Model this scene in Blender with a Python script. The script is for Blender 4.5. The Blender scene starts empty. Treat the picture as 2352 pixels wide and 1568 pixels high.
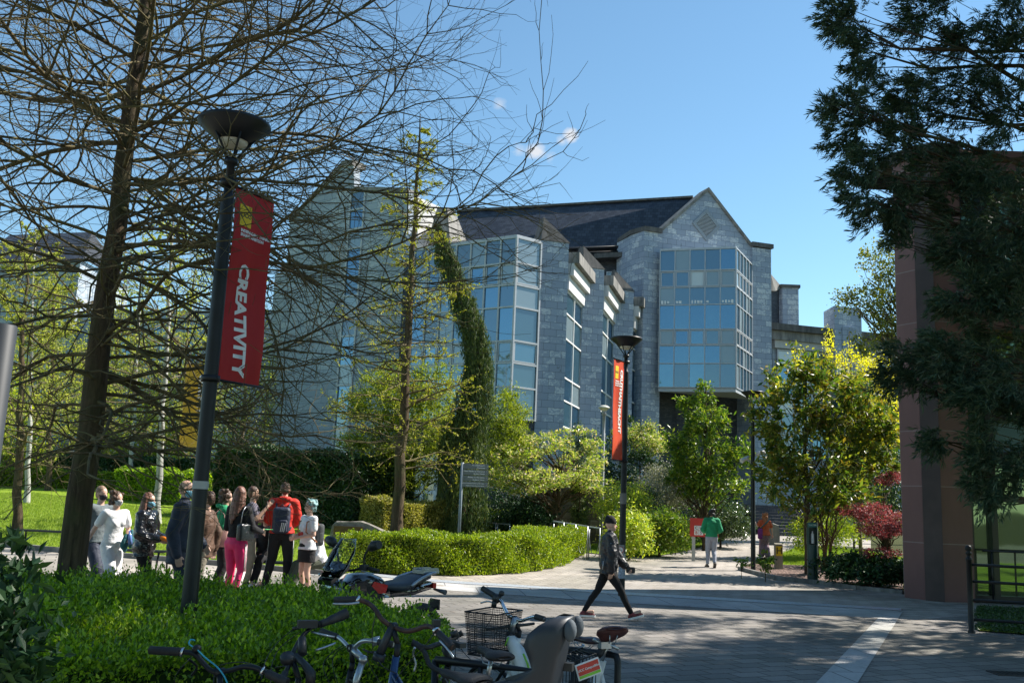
import bpy, bmesh, math, random
import numpy as np
from mathutils import Vector, Matrix
from mathutils.geometry import tessellate_polygon
R=math.radians
scene=bpy.context.scene
C=bpy.data.collections.new('place'); scene.collection.children.link(C)
rng=np.random.default_rng(7); random.seed(7)
# ---------------------------------------------------------------- camera
CAMZ=1.9; PITCH=9.5; ROLL=2.35; FPX=2130.0
cam=bpy.data.cameras.new('camera'); camo=bpy.data.objects.new('camera',cam); C.objects.link(camo)
cam.sensor_width=36; cam.lens=FPX/2352*36; cam.clip_end=3000; cam.clip_start=0.05
camo.matrix_world=Matrix.Translation((0,0,CAMZ))@Matrix.Rotation(R(90+PITCH),4,'X')@Matrix.Rotation(R(ROLL),4,'Z')
scene.camera=camo
MC=camo.matrix_world.to_3x3()
# ---------------------------------------------------------------- light
SUN_ELEV=46.0; SUN_AZ=math.atan2(0.94,0.34)      # azimuth measured from +Y towards +X
w=bpy.data.worlds.new('World'); scene.world=w; w.use_nodes=True
nt=w.node_tree; N=nt.nodes; L=nt.links
bg=N['Background']; sky=N.new('ShaderNodeTexSky'); sky.sky_type='NISHITA'; sky.sun_disc=False
sky.sun_elevation=R(SUN_ELEV); sky.sun_rotation=SUN_AZ; sky.air_density=1.0; sky.dust_density=0.0; sky.ozone_density=1.6
bg.inputs[1].default_value=0.090
tint=N.new('ShaderNodeMix'); tint.data_type='RGBA'; tint.blend_type='MULTIPLY'; tint.inputs[0].default_value=1; tint.inputs[7].default_value=(.84,1.03,1.0,1)     # white balance of the sky
L.new(sky.outputs[0],tint.inputs[6]); SKYC=tint.outputs[2]; L.new(SKYC,bg.inputs[0])
sl=bpy.data.lights.new('sun','SUN'); sl.energy=5.0; sl.angle=R(0.5); sl.color=(1,0.94,0.85)
so=bpy.data.objects.new('sun',sl); C.objects.link(so)
ce=math.cos(R(SUN_ELEV)); SD=Vector((math.sin(SUN_AZ)*ce,math.cos(SUN_AZ)*ce,math.sin(R(SUN_ELEV))))
so.rotation_euler=SD.to_track_quat('Z','Y').to_euler(); so.location=(20,10,30)
scene.view_settings.view_transform='Standard'; scene.view_settings.look='None'; scene.view_settings.exposure=1.05; scene.view_settings.gamma=1
scene.cycles.max_bounces=6; scene.cycles.transparent_max_bounces=12; scene.cycles.diffuse_bounces=3; scene.cycles.glossy_bounces=3
# ---------------------------------------------------------------- pixel -> world
def ray(px,py): return (MC@Vector(((px-1176)/FPX,-(py-784)/FPX,-1))).normalized()
def W(px,py,d):
    r=ray(px,py); t=d/r.y; return Vector((r.x*t,d,CAMZ+r.z*t))
def T(x,y):                                        # gentle terrain
    a=min(max((x+8)/12,0),1); a=a*a*(3-2*a)
    y0=13+13*a; sl=0.045-0.01*a
    u=min(y,62)-y0; return sl*(math.log1p(math.exp(u*0.8))/0.8 if u<30 else u)
def G(px,py,up=0.0):
    r=ray(px,py); t=3.0
    for _ in range(400):
        p=Vector((r.x*t,r.y*t,CAMZ+r.z*t))
        h=p.z-T(p.x,p.y)-up
        if h<0.002: break
        t+=max(h/ max(0.03,-r.z+0.05),0.01)*0.5
        if t>300: break
    return Vector((p.x,p.y,T(p.x,p.y)+up))
def V(*a): return Vector(a)
# ---------------------------------------------------------------- object helpers
def thing(name,label,cat,loc=(0,0,0),rot=0,group=None,kind=None):
    o=bpy.data.objects.new(name,None); o.empty_display_size=.2; C.objects.link(o); o.location=loc; o.rotation_euler=(0,0,rot)
    return tag(o,label,cat,group,kind)
def tag(o,label=None,cat=None,group=None,kind=None):
    if label: o['label']=label
    if cat: o['category']=cat
    if group: o['group']=group
    if kind: o['kind']=kind
    return o
def link(name,me,parent=None,mats=None,smooth=None):
    o=bpy.data.objects.new(name,me); C.objects.link(o); o.parent=parent
    if mats is not None:
        for m in (mats if isinstance(mats,(list,tuple)) else [mats]): me.materials.append(m)
    if smooth is not None and len(me.polygons): me.polygons.foreach_set('use_smooth',[smooth]*len(me.polygons))
    return o
class MB:
    """mesh collector: vertices, faces, material index and uv"""
    def __init__(s): s.v=[];s.f=[];s.m=[];s.uv=[];s.sm=[]
    def face(s,pts,mi=0,uv=None,sm=False):
        b=len(s.v); s.v+= [tuple(p) for p in pts]; s.f.append(list(range(b,b+len(pts)))); s.m.append(mi); s.sm.append(sm)
        s.uv.append(uv if uv else [(0,0)]*len(pts))
    def raw(s,vs,fs,mi=0,sm=False):
        b=len(s.v); s.v+=[tuple(p) for p in vs]
        for f in fs: s.f.append([b+i for i in f]); s.m.append(mi); s.uv.append([(0,0)]*len(f)); s.sm.append(sm)
    def box(s,c,sz,rot=0,mi=0,M=None):
        x,y,z=sz[0]/2,sz[1]/2,sz[2]/2; c=Vector(c)
        m=(M if M is not None else Matrix.Rotation(rot,3,'Z'))
        vs=[c+m@Vector(p) for p in ((-x,-y,-z),(x,-y,-z),(x,y,-z),(-x,y,-z),(-x,-y,z),(x,-y,z),(x,y,z),(-x,y,z))]
        for f in ((0,3,2,1),(4,5,6,7),(0,1,5,4),(1,2,6,5),(2,3,7,6),(3,0,4,7)):
            q=[vs[i] for i in f]; a=(q[1]-q[0]).length; b=(q[2]-q[1]).length
            s.face(q,mi,[(0,0),(a,0),(a,b),(0,b)])
    def bar(s,a,b,wx,wy,mi=0,up=(0,0,1)):
        a=Vector(a);b=Vector(b);d=b-a;l=d.length
        if l<1e-5:return
        d/=l; u=Vector(up); sx=d.cross(u)
        if sx.length<1e-3: sx=d.cross(Vector((1,0,0)))
        sx.normalize(); sy=sx.cross(d)
        M=Matrix((sx,d,sy)).transposed(); s.box((a+b)/2,(wx,l,wy),mi=mi,M=M)
    def prism(s,plan,z0,z1,mi=0,top=True,mtop=None,bottom=False):
        n=len(plan); zt=z1 if isinstance(z1,(list,tuple)) else [z1]*n; zb=z0 if isinstance(z0,(list,tuple)) else [z0]*n
        ar=sum(plan[i][0]*plan[(i+1)%n][1]-plan[(i+1)%n][0]*plan[i][1] for i in range(n))
        if ar<0: plan=plan[::-1]; zt=zt[::-1]; zb=zb[::-1]
        u=0
        for i in range(n):
            j=(i+1)%n; p=plan[i];q=plan[j]; l=math.hypot(q[0]-p[0],q[1]-p[1])
            s.face([(p[0],p[1],zb[i]),(q[0],q[1],zb[j]),(q[0],q[1],zt[j]),(p[0],p[1],zt[i])],mi,[(u,zb[i]),(u+l,zb[j]),(u+l,zt[j]),(u,zt[i])]); u+=l
        if top: s.face([(p[0],p[1],z) for p,z in zip(plan,zt)],mi if mtop is None else mtop,[(p[0],p[1]) for p in plan])
        if bottom: s.face([(p[0],p[1],z) for p,z in zip(plan,zb)][::-1],mi,[(p[0],p[1]) for p in plan][::-1])
    def slab(s,P,th,mi=0,uvdir=None):
        """polygon P (3D, planar) thickened by vector th"""
        P=[Vector(p) for p in P]; th=Vector(th); n=len(P)
        e=(P[1]-P[0]).normalized() if uvdir is None else Vector(uvdir).normalized()
        nr=(P[1]-P[0]).cross(P[2]-P[0]).normalized(); g=nr.cross(e)
        uv=[((p).dot(e),p.dot(g)) for p in P]
        if abs(g.z)>.9: uv=[(p.dot(e),p.z) for p in P]
        s.face(P,mi,uv); s.face([p+th for p in P][::-1],mi,uv[::-1])
        for i in range(n):
            j=(i+1)%n; a=(P[j]-P[i]).length; b=th.length
            s.face([P[i],P[i]+th,P[j]+th,P[j]],mi,[(0,0),(b,0),(b,a),(0,a)])
    def tube(s,pts,r,k=8,mi=0,cap=True,sm=True):
        pts=[Vector(p) for p in pts]; n=len(pts); rr=r if isinstance(r,(list,tuple)) else [r]*n
        b=len(s.v); nrm=None; prev=None
        for i,p in enumerate(pts):
            t=(pts[min(i+1,n-1)]-pts[max(i-1,0)])
            t=t.normalized() if t.length>1e-7 else Vector((0,0,1))
            if nrm is None:
                nrm=t.cross(Vector((0,0,1)));
                if nrm.length<.05: nrm=t.cross(Vector((1,0,0)))
                nrm.normalize()
            else:
                nrm=(nrm-t*nrm.dot(t)).normalized()
            bi=t.cross(nrm)
            for j in range(k):
                a=2*math.pi*j/k; s.v.append(tuple(p+(nrm*math.cos(a)+bi*math.sin(a))*rr[i]))
        for i in range(n-1):
            for j in range(k):
                j2=(j+1)%k; s.f.append([b+i*k+j,b+i*k+j2,b+(i+1)*k+j2,b+(i+1)*k+j]); s.m.append(mi); s.sm.append(sm)
                s.uv.append([(j/k,i),((j+1)/k,i),((j+1)/k,i+1),(j/k,i+1)])
        if cap:
            for ring in (list(range(b,b+k))[::-1],list(range(b+(n-1)*k,b+n*k))):
                s.f.append(ring); s.m.append(mi); s.uv.append([(0,0)]*k); s.sm.append(False)
    def lathe(s,prof,c=(0,0,0),k=20,mi=0,sm=True,axis=None):
        """prof list of (r,z)"""
        b=len(s.v); n=len(prof); c=Vector(c); M=axis if axis is not None else Matrix.Identity(3)
        for r,z in prof:
            for j in range(k):
                a=2*math.pi*j/k; s.v.append(tuple(c+M@Vector((r*math.cos(a),r*math.sin(a),z))))
        for i in range(n-1):
            for j in range(k):
                j2=(j+1)%k; s.f.append([b+i*k+j,b+i*k+j2,b+(i+1)*k+j2,b+(i+1)*k+j]); s.m.append(mi); s.uv.append([(0,0)]*4); s.sm.append(sm)
    def ell(s,c,r,mi=0,M=None,k=12,n=8):
        c=Vector(c); M=M if M is not None else Matrix.Identity(3); b=len(s.v)
        if not hasattr(r,'__len__'): r=(r,r,r)
        for i in range(n+1):
            ph=-math.pi/2+math.pi*i/n
            for j in range(k):
                a=2*math.pi*j/k
                s.v.append(tuple(c+M@Vector((r[0]*math.cos(ph)*math.cos(a),r[1]*math.cos(ph)*math.sin(a),r[2]*math.sin(ph)))))
        for i in range(n):
            for j in range(k):
                j2=(j+1)%k; s.f.append([b+i*k+j,b+i*k+j2,b+(i+1)*k+j2,b+(i+1)*k+j]); s.m.append(mi); s.uv.append([(0,0)]*4); s.sm.append(True)
    def build(s,name,mats,parent=None):
        me=bpy.data.meshes.new(name); me.from_pydata(s.v,[],s.f)
        for m in (mats if isinstance(mats,(list,tuple)) else [mats]): me.materials.append(m)
        me.polygons.foreach_set('material_index',s.m); me.polygons.foreach_set('use_smooth',s.sm)
        uvl=me.uv_layers.new(name='UVMap'); uvl.data.foreach_set('uv',[c for f in s.uv for q in f for c in q])
        me.validate(clean_customdata=False); me.update()
        o=bpy.data.objects.new(name,me); C.objects.link(o); o.parent=parent
        return o
def fast_mesh(name,verts,quads,mats,parent=None,smooth=False,mi=None):
    me=bpy.data.meshes.new(name); verts=np.asarray(verts,np.float32).reshape(-1,3); quads=np.asarray(quads,np.int32); k=quads.shape[1]
    me.vertices.add(len(verts)); me.vertices.foreach_set('co',verts.ravel())
    me.loops.add(quads.size); me.loops.foreach_set('vertex_index',quads.ravel())
    me.polygons.add(len(quads)); me.polygons.foreach_set('loop_start',np.arange(0,quads.size,k,dtype=np.int32)); me.polygons.foreach_set('loop_total',np.full(len(quads),k,np.int32))
    for m in (mats if isinstance(mats,(list,tuple)) else [mats]): me.materials.append(m)
    if mi is not None: me.polygons.foreach_set('material_index',np.asarray(mi,np.int32))
    me.polygons.foreach_set('use_smooth',np.full(len(quads),smooth))
    me.update(calc_edges=True)
    o=bpy.data.objects.new(name,me); C.objects.link(o); o.parent=parent
    return o
# ---------------------------------------------------------------- materials
class NM:
    def __init__(s,name):
        s.m=bpy.data.materials.new(name); s.m.use_nodes=True; s.t=s.m.node_tree; s.N=s.t.nodes; s.L=s.t.links; s.b=s.N['Principled BSDF']
    def n(s,t,**k):
        x=s.N.new(t)
        for a,v in k.items():
            if a.startswith('i_'):
                key=a[2:]; key=int(key) if key.isdigit() else key
                x.inputs[key].default_value=v
            else: setattr(x,a,v)
        return x
    def l(s,a,b): s.L.new(a,b)
    def mixc(s,f,a,b,bt='MIX'):
        x=s.N.new('ShaderNodeMix'); x.data_type='RGBA'; x.blend_type=bt
        for so,val in ((x.inputs[0],f),(x.inputs[6],a),(x.inputs[7],b)):
            if hasattr(val,'is_output') or isinstance(val,bpy.types.NodeSocket): s.l(val,so)
            else: so.default_value=val if not isinstance(val,tuple) or len(val)==4 else (*val,1)
        return x.outputs[2]
    def ramp(s,inp,stops):
        x=s.N.new('ShaderNodeValToRGB'); s.l(inp,x.inputs[0]); e=x.color_ramp.elements
        while len(e)<len(stops): e.new(.5)
        for i,(p,c) in enumerate(stops):
            e[i].position=p; e[i].color=(*c,1) if isinstance(c,tuple) else (c,c,c,1)
        return x.outputs[0]
    def noise(s,scale,detail=4,vec=None,rough=.55,dist=0):
        x=s.n('ShaderNodeTexNoise'); x.inputs['Scale'].default_value=scale; x.inputs['Detail'].default_value=detail; x.inputs['Roughness'].default_value=rough; x.inputs['Distortion'].default_value=dist
        if vec is not None: s.l(vec,x.inputs['Vector'])
        return x.outputs['Fac']
    def bump(s,h,st=.3,dist=.02):
        x=s.n('ShaderNodeBump'); x.inputs['Strength'].default_value=st; x.inputs['Distance'].default_value=dist; s.l(h,x.inputs['Height']); s.l(x.outputs[0],s.b.inputs['Normal'])
    def obj(s): return s.n('ShaderNodeTexCoord').outputs['Object']
    def uvc(s,sc=(1,1,1),rot=0,loc=(0,0,0)):
        t=s.n('ShaderNodeTexCoord'); m=s.n('ShaderNodeMapping'); m.inputs['Scale'].default_value=sc; m.inputs['Rotation'].default_value=(0,0,rot); m.inputs['Location'].default_value=loc; s.l(t.outputs['UV'],m.inputs['Vector']); return m.outputs[0]
    def objc(s,sc=(1,1,1),rot=0):
        t=s.n('ShaderNodeTexCoord'); m=s.n('ShaderNodeMapping'); m.inputs['Scale'].default_value=sc; m.inputs['Rotation'].default_value=(0,0,rot); s.l(t.outputs['Object'],m.inputs['Vector']); return m.outputs[0]
    def set(s,col=None,rough=None,metal=None,spec=None):
        if col is not None:
            if isinstance(col,tuple): s.b.inputs['Base Color'].default_value=(*col,1)
            else: s.l(col,s.b.inputs['Base Color'])
        if rough is not None:
            if isinstance(rough,(int,float)): s.b.inputs['Roughness'].default_value=rough
            else: s.l(rough,s.b.inputs['Roughness'])
        if metal is not None: s.b.inputs['Metallic'].default_value=metal
        if spec is not None: s.b.inputs['Specular IOR Level'].default_value=spec
        return s.m
_mc={}
def simple(name,col,rough=.6,metal=0,var=.18,scale=6,bump=.0,spec=.5,coat=0):
    if name in _mc: return _mc[name]
    m=NM(name); n=m.noise(scale,5,m.obj())
    a=tuple(max(c*(1-var),0) for c in col); b=tuple(min(c*(1+var),1) for c in col)
    m.set(m.ramp(n,[(.3,a),(.7,b)]),rough,metal,spec)
    if bump: m.bump(m.noise(scale*6,4,m.obj()),bump,.01)
    if coat: m.b.inputs['Coat Weight'].default_value=coat
    _mc[name]=m.m; return m.m
def stone_mat(name,bw,bh,c1,c2,light,dark,mortar,patch=.5,bumpst=.4):
    m=NM(name); uv=m.uvc()
    br=m.n('ShaderNodeTexBrick'); m.l(uv,br.inputs['Vector']); br.offset=.5; br.squash=1
    br.inputs['Scale'].default_value=1; br.inputs['Brick Width'].default_value=bw; br.inputs['Row Height'].default_value=bh; br.inputs['Mortar Size'].default_value=.009; br.inputs['Mortar Smooth'].default_value=.1; br.inputs['Bias'].default_value=0
    br.inputs['Color1'].default_value=(0,0,0,1); br.inputs['Color2'].default_value=(1,1,1,1); br.inputs['Mortar'].default_value=(.5,.5,.5,1)
    bcol=br.outputs['Color']; sep=m.n('ShaderNodeSeparateColor'); m.l(bcol,sep.inputs[0]); rnd=sep.outputs[0]
    base=m.ramp(rnd,[(0,c1),(1,c2)])
    # streaky calcite patches on some blocks
    n1=m.noise(3.2,8,m.uvc((1,1.9,1)),.7,1.5)
    add=m.n('ShaderNodeMath',operation='ADD'); m.l(n1,add.inputs[0]); mul=m.n('ShaderNodeMath',operation='MULTIPLY'); m.l(rnd,mul.inputs[0]); mul.inputs[1].default_value=.26; m.l(mul.outputs[0],add.inputs[1])
    pf=m.ramp(add.outputs[0],[(.735-.015*patch,0.0),(.76-.015*patch,.9)])
    c=m.mixc(pf,base,light)
    n2=m.noise(1.1,6,m.uvc((1.4,2.0,1),loc=(7,3,0)),.7,.4)
    inv=m.n('ShaderNodeMath',operation='SUBTRACT'); m.l(n2,inv.inputs[0]); mul2=m.n('ShaderNodeMath',operation='MULTIPLY'); m.l(rnd,mul2.inputs[0]); mul2.inputs[1].default_value=.13; m.l(mul2.outputs[0],inv.inputs[1])
    df=m.ramp(inv.outputs[0],[(.60,0.0),(.66,.8)])
    c=m.mixc(df,c,dark)
    big=m.ramp(m.noise(.25,3,uv),[(.3,.90),(.7,1.06)])
    c=m.mixc(1.0,c,big,'MULTIPLY')
    c=m.mixc(br.outputs['Fac'],c,mortar)
    m.set(c,.75)
    h=m.n('ShaderNodeMath',operation='SUBTRACT'); m.l(m.noise(14,5,uv),h.inputs[0]); m.l(br.outputs['Fac'],h.inputs[1]); m.bump(h.outputs[0],bumpst,.02)
    return m.m
M={}
M['stone']=stone_mat('limestone_ashlar',.62,.34,(.255,.30,.375),(.31,.36,.44),(.54,.57,.59),(.05,.055,.065),(.10,.115,.14),.9)
M['stone_pale']=stone_mat('limestone_ashlar_pale',.9,.36,(.27,.325,.385),(.31,.365,.42),(.42,.46,.49),(.10,.11,.13),(.12,.135,.16),.3)
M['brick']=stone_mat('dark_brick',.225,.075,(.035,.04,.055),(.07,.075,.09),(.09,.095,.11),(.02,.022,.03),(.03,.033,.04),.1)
M['brick_grey']=stone_mat('grey_brick',.45,.15,(.20,.20,.205),(.32,.32,.31),(.36,.36,.35),(.10,.10,.10),(.15,.15,.15),.1)
def slate():
    m=NM('roof_slate'); br=m.n('ShaderNodeTexBrick'); m.l(m.uvc(),br.inputs['Vector']); br.inputs['Scale'].default_value=1; br.inputs['Brick Width'].default_value=.3; br.inputs['Row Height'].default_value=.24; br.inputs['Mortar Size'].default_value=.012
    br.inputs['Color1'].default_value=(.016,.021,.032,1); br.inputs['Color2'].default_value=(.045,.053,.07,1); br.inputs['Mortar'].default_value=(.008,.01,.015,1)
    n=m.ramp(m.noise(.8,6,m.uvc()),[(.35,(.75,.8,.85)),(.75,(1.25,1.2,1.15))]); m.set(m.mixc(1.0,br.outputs['Color'],n,'MULTIPLY'),.55)
    m.bump(br.outputs['Fac'],-.5,.02); return m.m
M['slate']=slate()
def conc(name,a,b,sc=3,streak=True):
    m=NM(name); v=m.objc((1,1,.25 if streak else 1)); n=m.noise(sc,7,v,.7); c=m.ramp(n,[(.3,a),(.7,b)]); m.set(c,.85); m.bump(m.noise(sc*10,4,m.obj()),.3,.01); return m.m
M['conc']=conc('weathered_concrete',(.07,.07,.068),(.30,.285,.26),2.5)
M['conc_dark']=conc('dark_coping',(.035,.035,.035),(.14,.13,.12),3)
M['conc_pale']=conc('pale_concrete',(.36,.36,.34),(.50,.49,.46),1.5)
M['conc_vent']=conc('vent_surround',(.20,.235,.27),(.27,.30,.335),1.5)
M['conc_white']=conc('white_and_sunlit_concrete',(.50,.50,.50),(.64,.63,.61),1.0)
def glass(name,col,rough=.03,met=.0,spec=1.0,mixg=.35,gcol=(.8,.9,1),fr=.35):
    m=NM(name); m.set(col,.35); g=m.n('ShaderNodeBsdfGlossy'); g.inputs['Color'].default_value=(*gcol,1); g.inputs['Roughness'].default_value=rough
    wn=m.noise(1.3,1,m.obj()); bp=m.n('ShaderNodeBump'); bp.inputs['Strength'].default_value=.05; bp.inputs['Distance'].default_value=.05; m.l(wn,bp.inputs['Height']); m.l(bp.outputs[0],g.inputs['Normal'])
    mx=m.n('ShaderNodeMixShader'); lw=m.n('ShaderNodeLayerWeight'); lw.inputs[0].default_value=.3
    ml=m.n('ShaderNodeMath',operation='MULTIPLY_ADD'); m.l(lw.outputs['Fresnel'],ml.inputs[0]); ml.inputs[1].default_value=fr; ml.inputs[2].default_value=mixg; ml.use_clamp=True
    m.l(ml.outputs[0],mx.inputs[0]); m.l(m.b.outputs[0],mx.inputs[1]); m.l(g.outputs[0],mx.inputs[2]); m.l(mx.outputs[0],m.N['Material Output'].inputs['Surface']); return m.m
M['glass']=glass('window_glass',(.008,.03,.05),mixg=.24,gcol=(.38,.70,.95))
M['glass_dark']=glass('dark_window_glass',(.008,.05,.075),mixg=.10)
M['glass_blind']=glass('blind_behind_glass',(.15,.20,.215),mixg=.08)
M['glass_pale']=glass('pale_blind_behind_glass',(.45,.47,.43),mixg=.08)
M['glass_mid']=glass('teal_window_glass',(.018,.055,.075),mixg=.17,gcol=(.5,.72,.9))
M['mirror_glass']=glass('shopfront_glass',(.006,.009,.009),mixg=.20,gcol=(.6,.9,.6),fr=.2)
M['frame']=simple('window_frame_paint',(.40,.42,.44),.4,var=.08)
M['frame_white']=simple('white_frame_paint',(.72,.72,.70),.4,var=.05)
M['frame_dark']=simple('dark_frame_paint',(.012,.012,.015),.35)
M['gutter']=simple('black_gutter',(.02,.018,.02),.4)
M['panel_blue']=simple('blue_grey_panel',(.10,.17,.20),.35,var=.08,scale=2)
def sandstone():
    m=NM('red_sandstone'); br=m.n('ShaderNodeTexBrick'); m.l(m.uvc(),br.inputs['Vector']); br.offset=0; br.inputs['Scale'].default_value=1; br.inputs['Brick Width'].default_value=1.9; br.inputs['Row Height'].default_value=1.26; br.inputs['Mortar Size'].default_value=.012
    br.inputs['Color1'].default_value=(.165,.074,.068,1); br.inputs['Color2'].default_value=(.20,.092,.085,1); br.inputs['Mortar'].default_value=(.26,.18,.17,1)
    n=m.ramp(m.noise(.9,7,m.uvc((1,.35,1)),.7),[(.3,(.78,.78,.78)),(.7,(1.1,1.1,1.1))]); c=m.mixc(1.0,br.outputs['Color'],n,'MULTIPLY')
    m.set(c,.6); m.bump(m.noise(60,4,m.uvc()),.15,.01); return m.m
M['sand']=sandstone()
def paving(name,bw,bh,rot,c1,c2,mort,moss=.0,off=.5):
    m=NM(name); v=m.objc((1,1,1),rot); br=m.n('ShaderNodeTexBrick'); m.l(v,br.inputs['Vector']); br.offset=off; br.inputs['Scale'].default_value=1; br.inputs['Brick Width'].default_value=bw; br.inputs['Row Height'].default_value=bh; br.inputs['Mortar Size'].default_value=.012; br.inputs['Mortar Smooth'].default_value=.3
    br.inputs['Color1'].default_value=(*c1,1); br.inputs['Color2'].default_value=(*c2,1); br.inputs['Mortar'].default_value=(*mort,1)
    n=m.ramp(m.noise(.35,6,m.obj(),.65),[(.3,(.74,.74,.75)),(.7,(1.15,1.12,1.08))]); c=m.mixc(1.0,br.outputs['Color'],n,'MULTIPLY')
    n5=m.ramp(m.noise(.22,4,m.obj(),.6,1),[(.45,(1,1,1)),(.62,(.72,.74,.70))]); c=m.mixc(1.0,c,n5,'MULTIPLY'); gum=m.n('ShaderNodeTexVoronoi'); gum.inputs['Scale'].default_value=1.6; m.l(m.obj(),gum.inputs['Vector']); gd=m.ramp(gum.outputs['Distance'],[(.0,.55),(.045,0.0)]); c=m.mixc(gd,c,(.42,.41,.38,1)); n3=m.ramp(m.noise(1.7,6,m.obj(),.75,1.5),[(.58,0.0),(.74,.5)]); c=m.mixc(n3,c,(.20,.13,.10,1))
    sp=m.ramp(m.noise(45,3,m.obj()),[(.3,(.86,.86,.86)),(.7,(1.12,1.12,1.12))]); c=m.mixc(1.0,c,sp,'MULTIPLY')
    m.set(c,.85); h=m.n('ShaderNodeMath',operation='MULTIPLY_ADD'); m.l(br.outputs['Fac'],h.inputs[0]); h.inputs[1].default_value=-1; m.l(m.noise(70,3,m.obj()),h.inputs[2]); m.bump(h.outputs[0],.5,.012); return m.m
M['pave']=paving('plaza_pavers',.42,.26,R(-24),(.30,.275,.245),(.41,.375,.335),(.13,.115,.095))
M['pave_far']=paving('path_pavers',.3,.2,R(12),(.33,.30,.27),(.42,.385,.345),(.15,.14,.13))
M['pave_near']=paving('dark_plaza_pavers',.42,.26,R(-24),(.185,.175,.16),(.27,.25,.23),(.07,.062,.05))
M['strip']=paving('granite_flags',.9,2.2,R(-6),(.40,.40,.40),(.47,.465,.46),(.17,.17,.17),off=.3)
M['drain']=simple('galvanised_drain',(.42,.45,.50),.4,var=.35,scale=30,metal=.2)
def grass_mat(name,a,b,c):
    m=NM(name); n=m.noise(28,6,m.obj(),.75); n2=m.noise(.5,4,m.obj()); x=m.ramp(n,[(.3,a),(.7,b)]); y=m.mixc(m.ramp(n2,[(.4,0.0),(.7,.6)]),x,c); m.set(y,.9,spec=.1); m.bump(n,.8,.04); return m.m
M['lawn']=grass_mat('lawn_grass',(.10,.17,.012),(.26,.36,.03),(.22,.30,.035))
M['soil']=grass_mat('ground_cover_soil',(.035,.04,.015),(.07,.08,.025),(.05,.05,.02))
def mulch():
    m=NM('bark_mulch'); v=m.n('ShaderNodeTexVoronoi'); v.inputs['Scale'].default_value=22; m.l(m.obj(),v.inputs['Vector']); s=m.n('ShaderNodeSeparateColor'); m.l(v.outputs['Color'],s.inputs[0])
    m.set(m.ramp(s.outputs[0],[(.1,(.035,.02,.015)),(.6,(.13,.075,.055)),(1,(.30,.20,.16))]),.9); m.bump(v.outputs['Distance'],.8,.04); return m.m
M['mulch']=mulch()
def leafm(name,cols,rough=.45,trans=.35,spec=.5,tcol=None):
    m=NM(name); g=m.n('ShaderNodeNewGeometry'); st=[(i/(len(cols)-1),c) for i,c in enumerate(cols)]; c=m.ramp(g.outputs['Random Per Island'],st)
    m.set(c,rough,spec=spec); tr=m.n('ShaderNodeBsdfTranslucent')
    tc=m.mixc(1.0,c,(*(tcol or (1.6,1.7,.7)),1),'MULTIPLY'); m.l(tc,tr.inputs[0])
    mx=m.n('ShaderNodeMixShader'); mx.inputs[0].default_value=trans; m.l(m.b.outputs[0],mx.inputs[1]); m.l(tr.outputs[0],mx.inputs[2]); m.l(mx.outputs[0],m.N['Material Output'].inputs['Surface']); return m.m
def barkm(name,a,b,moss=None,sc=14):
    m=NM(name); v=m.objc((1,1,.12)); n=m.noise(sc,7,v,.75,.6); c=m.ramp(n,[(.32,a),(.68,b)])
    if moss: c=m.mixc(m.ramp(m.noise(1.6,5,m.obj()),[(.48,0.0),(.68,.6)]),c,moss)
    m.set(c,.9,spec=.2); m.bump(n,1.0,.04); return m.m
M['bark']=barkm('brown_bark',(.035,.025,.016),(.14,.10,.062),(.07,.09,.03))
M['bark_grey']=barkm('grey_bark',(.07,.065,.055),(.24,.22,.19))
M['twig']=barkm('mossy_twigs',(.06,.046,.026),(.19,.155,.08),(.17,.17,.06),5)
M['twig_pale']=barkm('pale_twigs',(.12,.10,.07),(.24,.20,.13),None,5)
M['birch']=barkm('birch_bark',(.20,.20,.18),(.55,.54,.50),None,8)
# ---------------------------------------------------------------- draped ground sheets
def drape(name,poly,up,mat,step=1.2,kerb=None):
    poly=[Vector((p[0],p[1],0)) for p in poly]
    bm=bmesh.new(); vs=[bm.verts.new(p) for p in poly]
    for t in tessellate_polygon([poly]):
        try: bm.faces.new([vs[i] for i in t])
        except ValueError: pass
    for it in range(7):
        es=[e for e in bm.edges if e.calc_length()>step*(1+.04*max(0,min(e.verts[0].co.y,60)))]
        if not es: break
        bmesh.ops.subdivide_edges(bm,edges=es,cuts=1); bmesh.ops.triangulate(bm,faces=bm.faces[:])
    for v in bm.verts: v.co.z=T(v.co.x,v.co.y)+up
    bmesh.ops.recalc_face_normals(bm,faces=bm.faces[:])
    if sum(f.normal.z for f in bm.faces)<0: bmesh.ops.reverse_faces(bm,faces=bm.faces[:])
    me=bpy.data.meshes.new(name); bm.to_mesh(me); bm.free(); return tag(link(name,me,None,mat),kind='structure')
# ================================================================ SETTING
def ground_sheet():
    xs=sorted(set([-600,-300,-150,-90]+list(range(-60,61,3))+[90,150,300,600])); ys=sorted(set([-300,-100,-40]+list(range(-20,75,3))+[80,110,200,500,1500]))
    mb=MB(); vs=[(x,y,T(x,y)-.03) for y in ys for x in xs]; n=len(xs)
    fs=[(j*n+i,j*n+i+1,(j+1)*n+i+1,(j+1)*n+i) for j in range(len(ys)-1) for i in range(n-1)]
    mb.raw(vs,fs); tag(mb.build('ground',M['soil']),kind='structure')
ground_sheet()
def xy(p): return (p.x,p.y)
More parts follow.
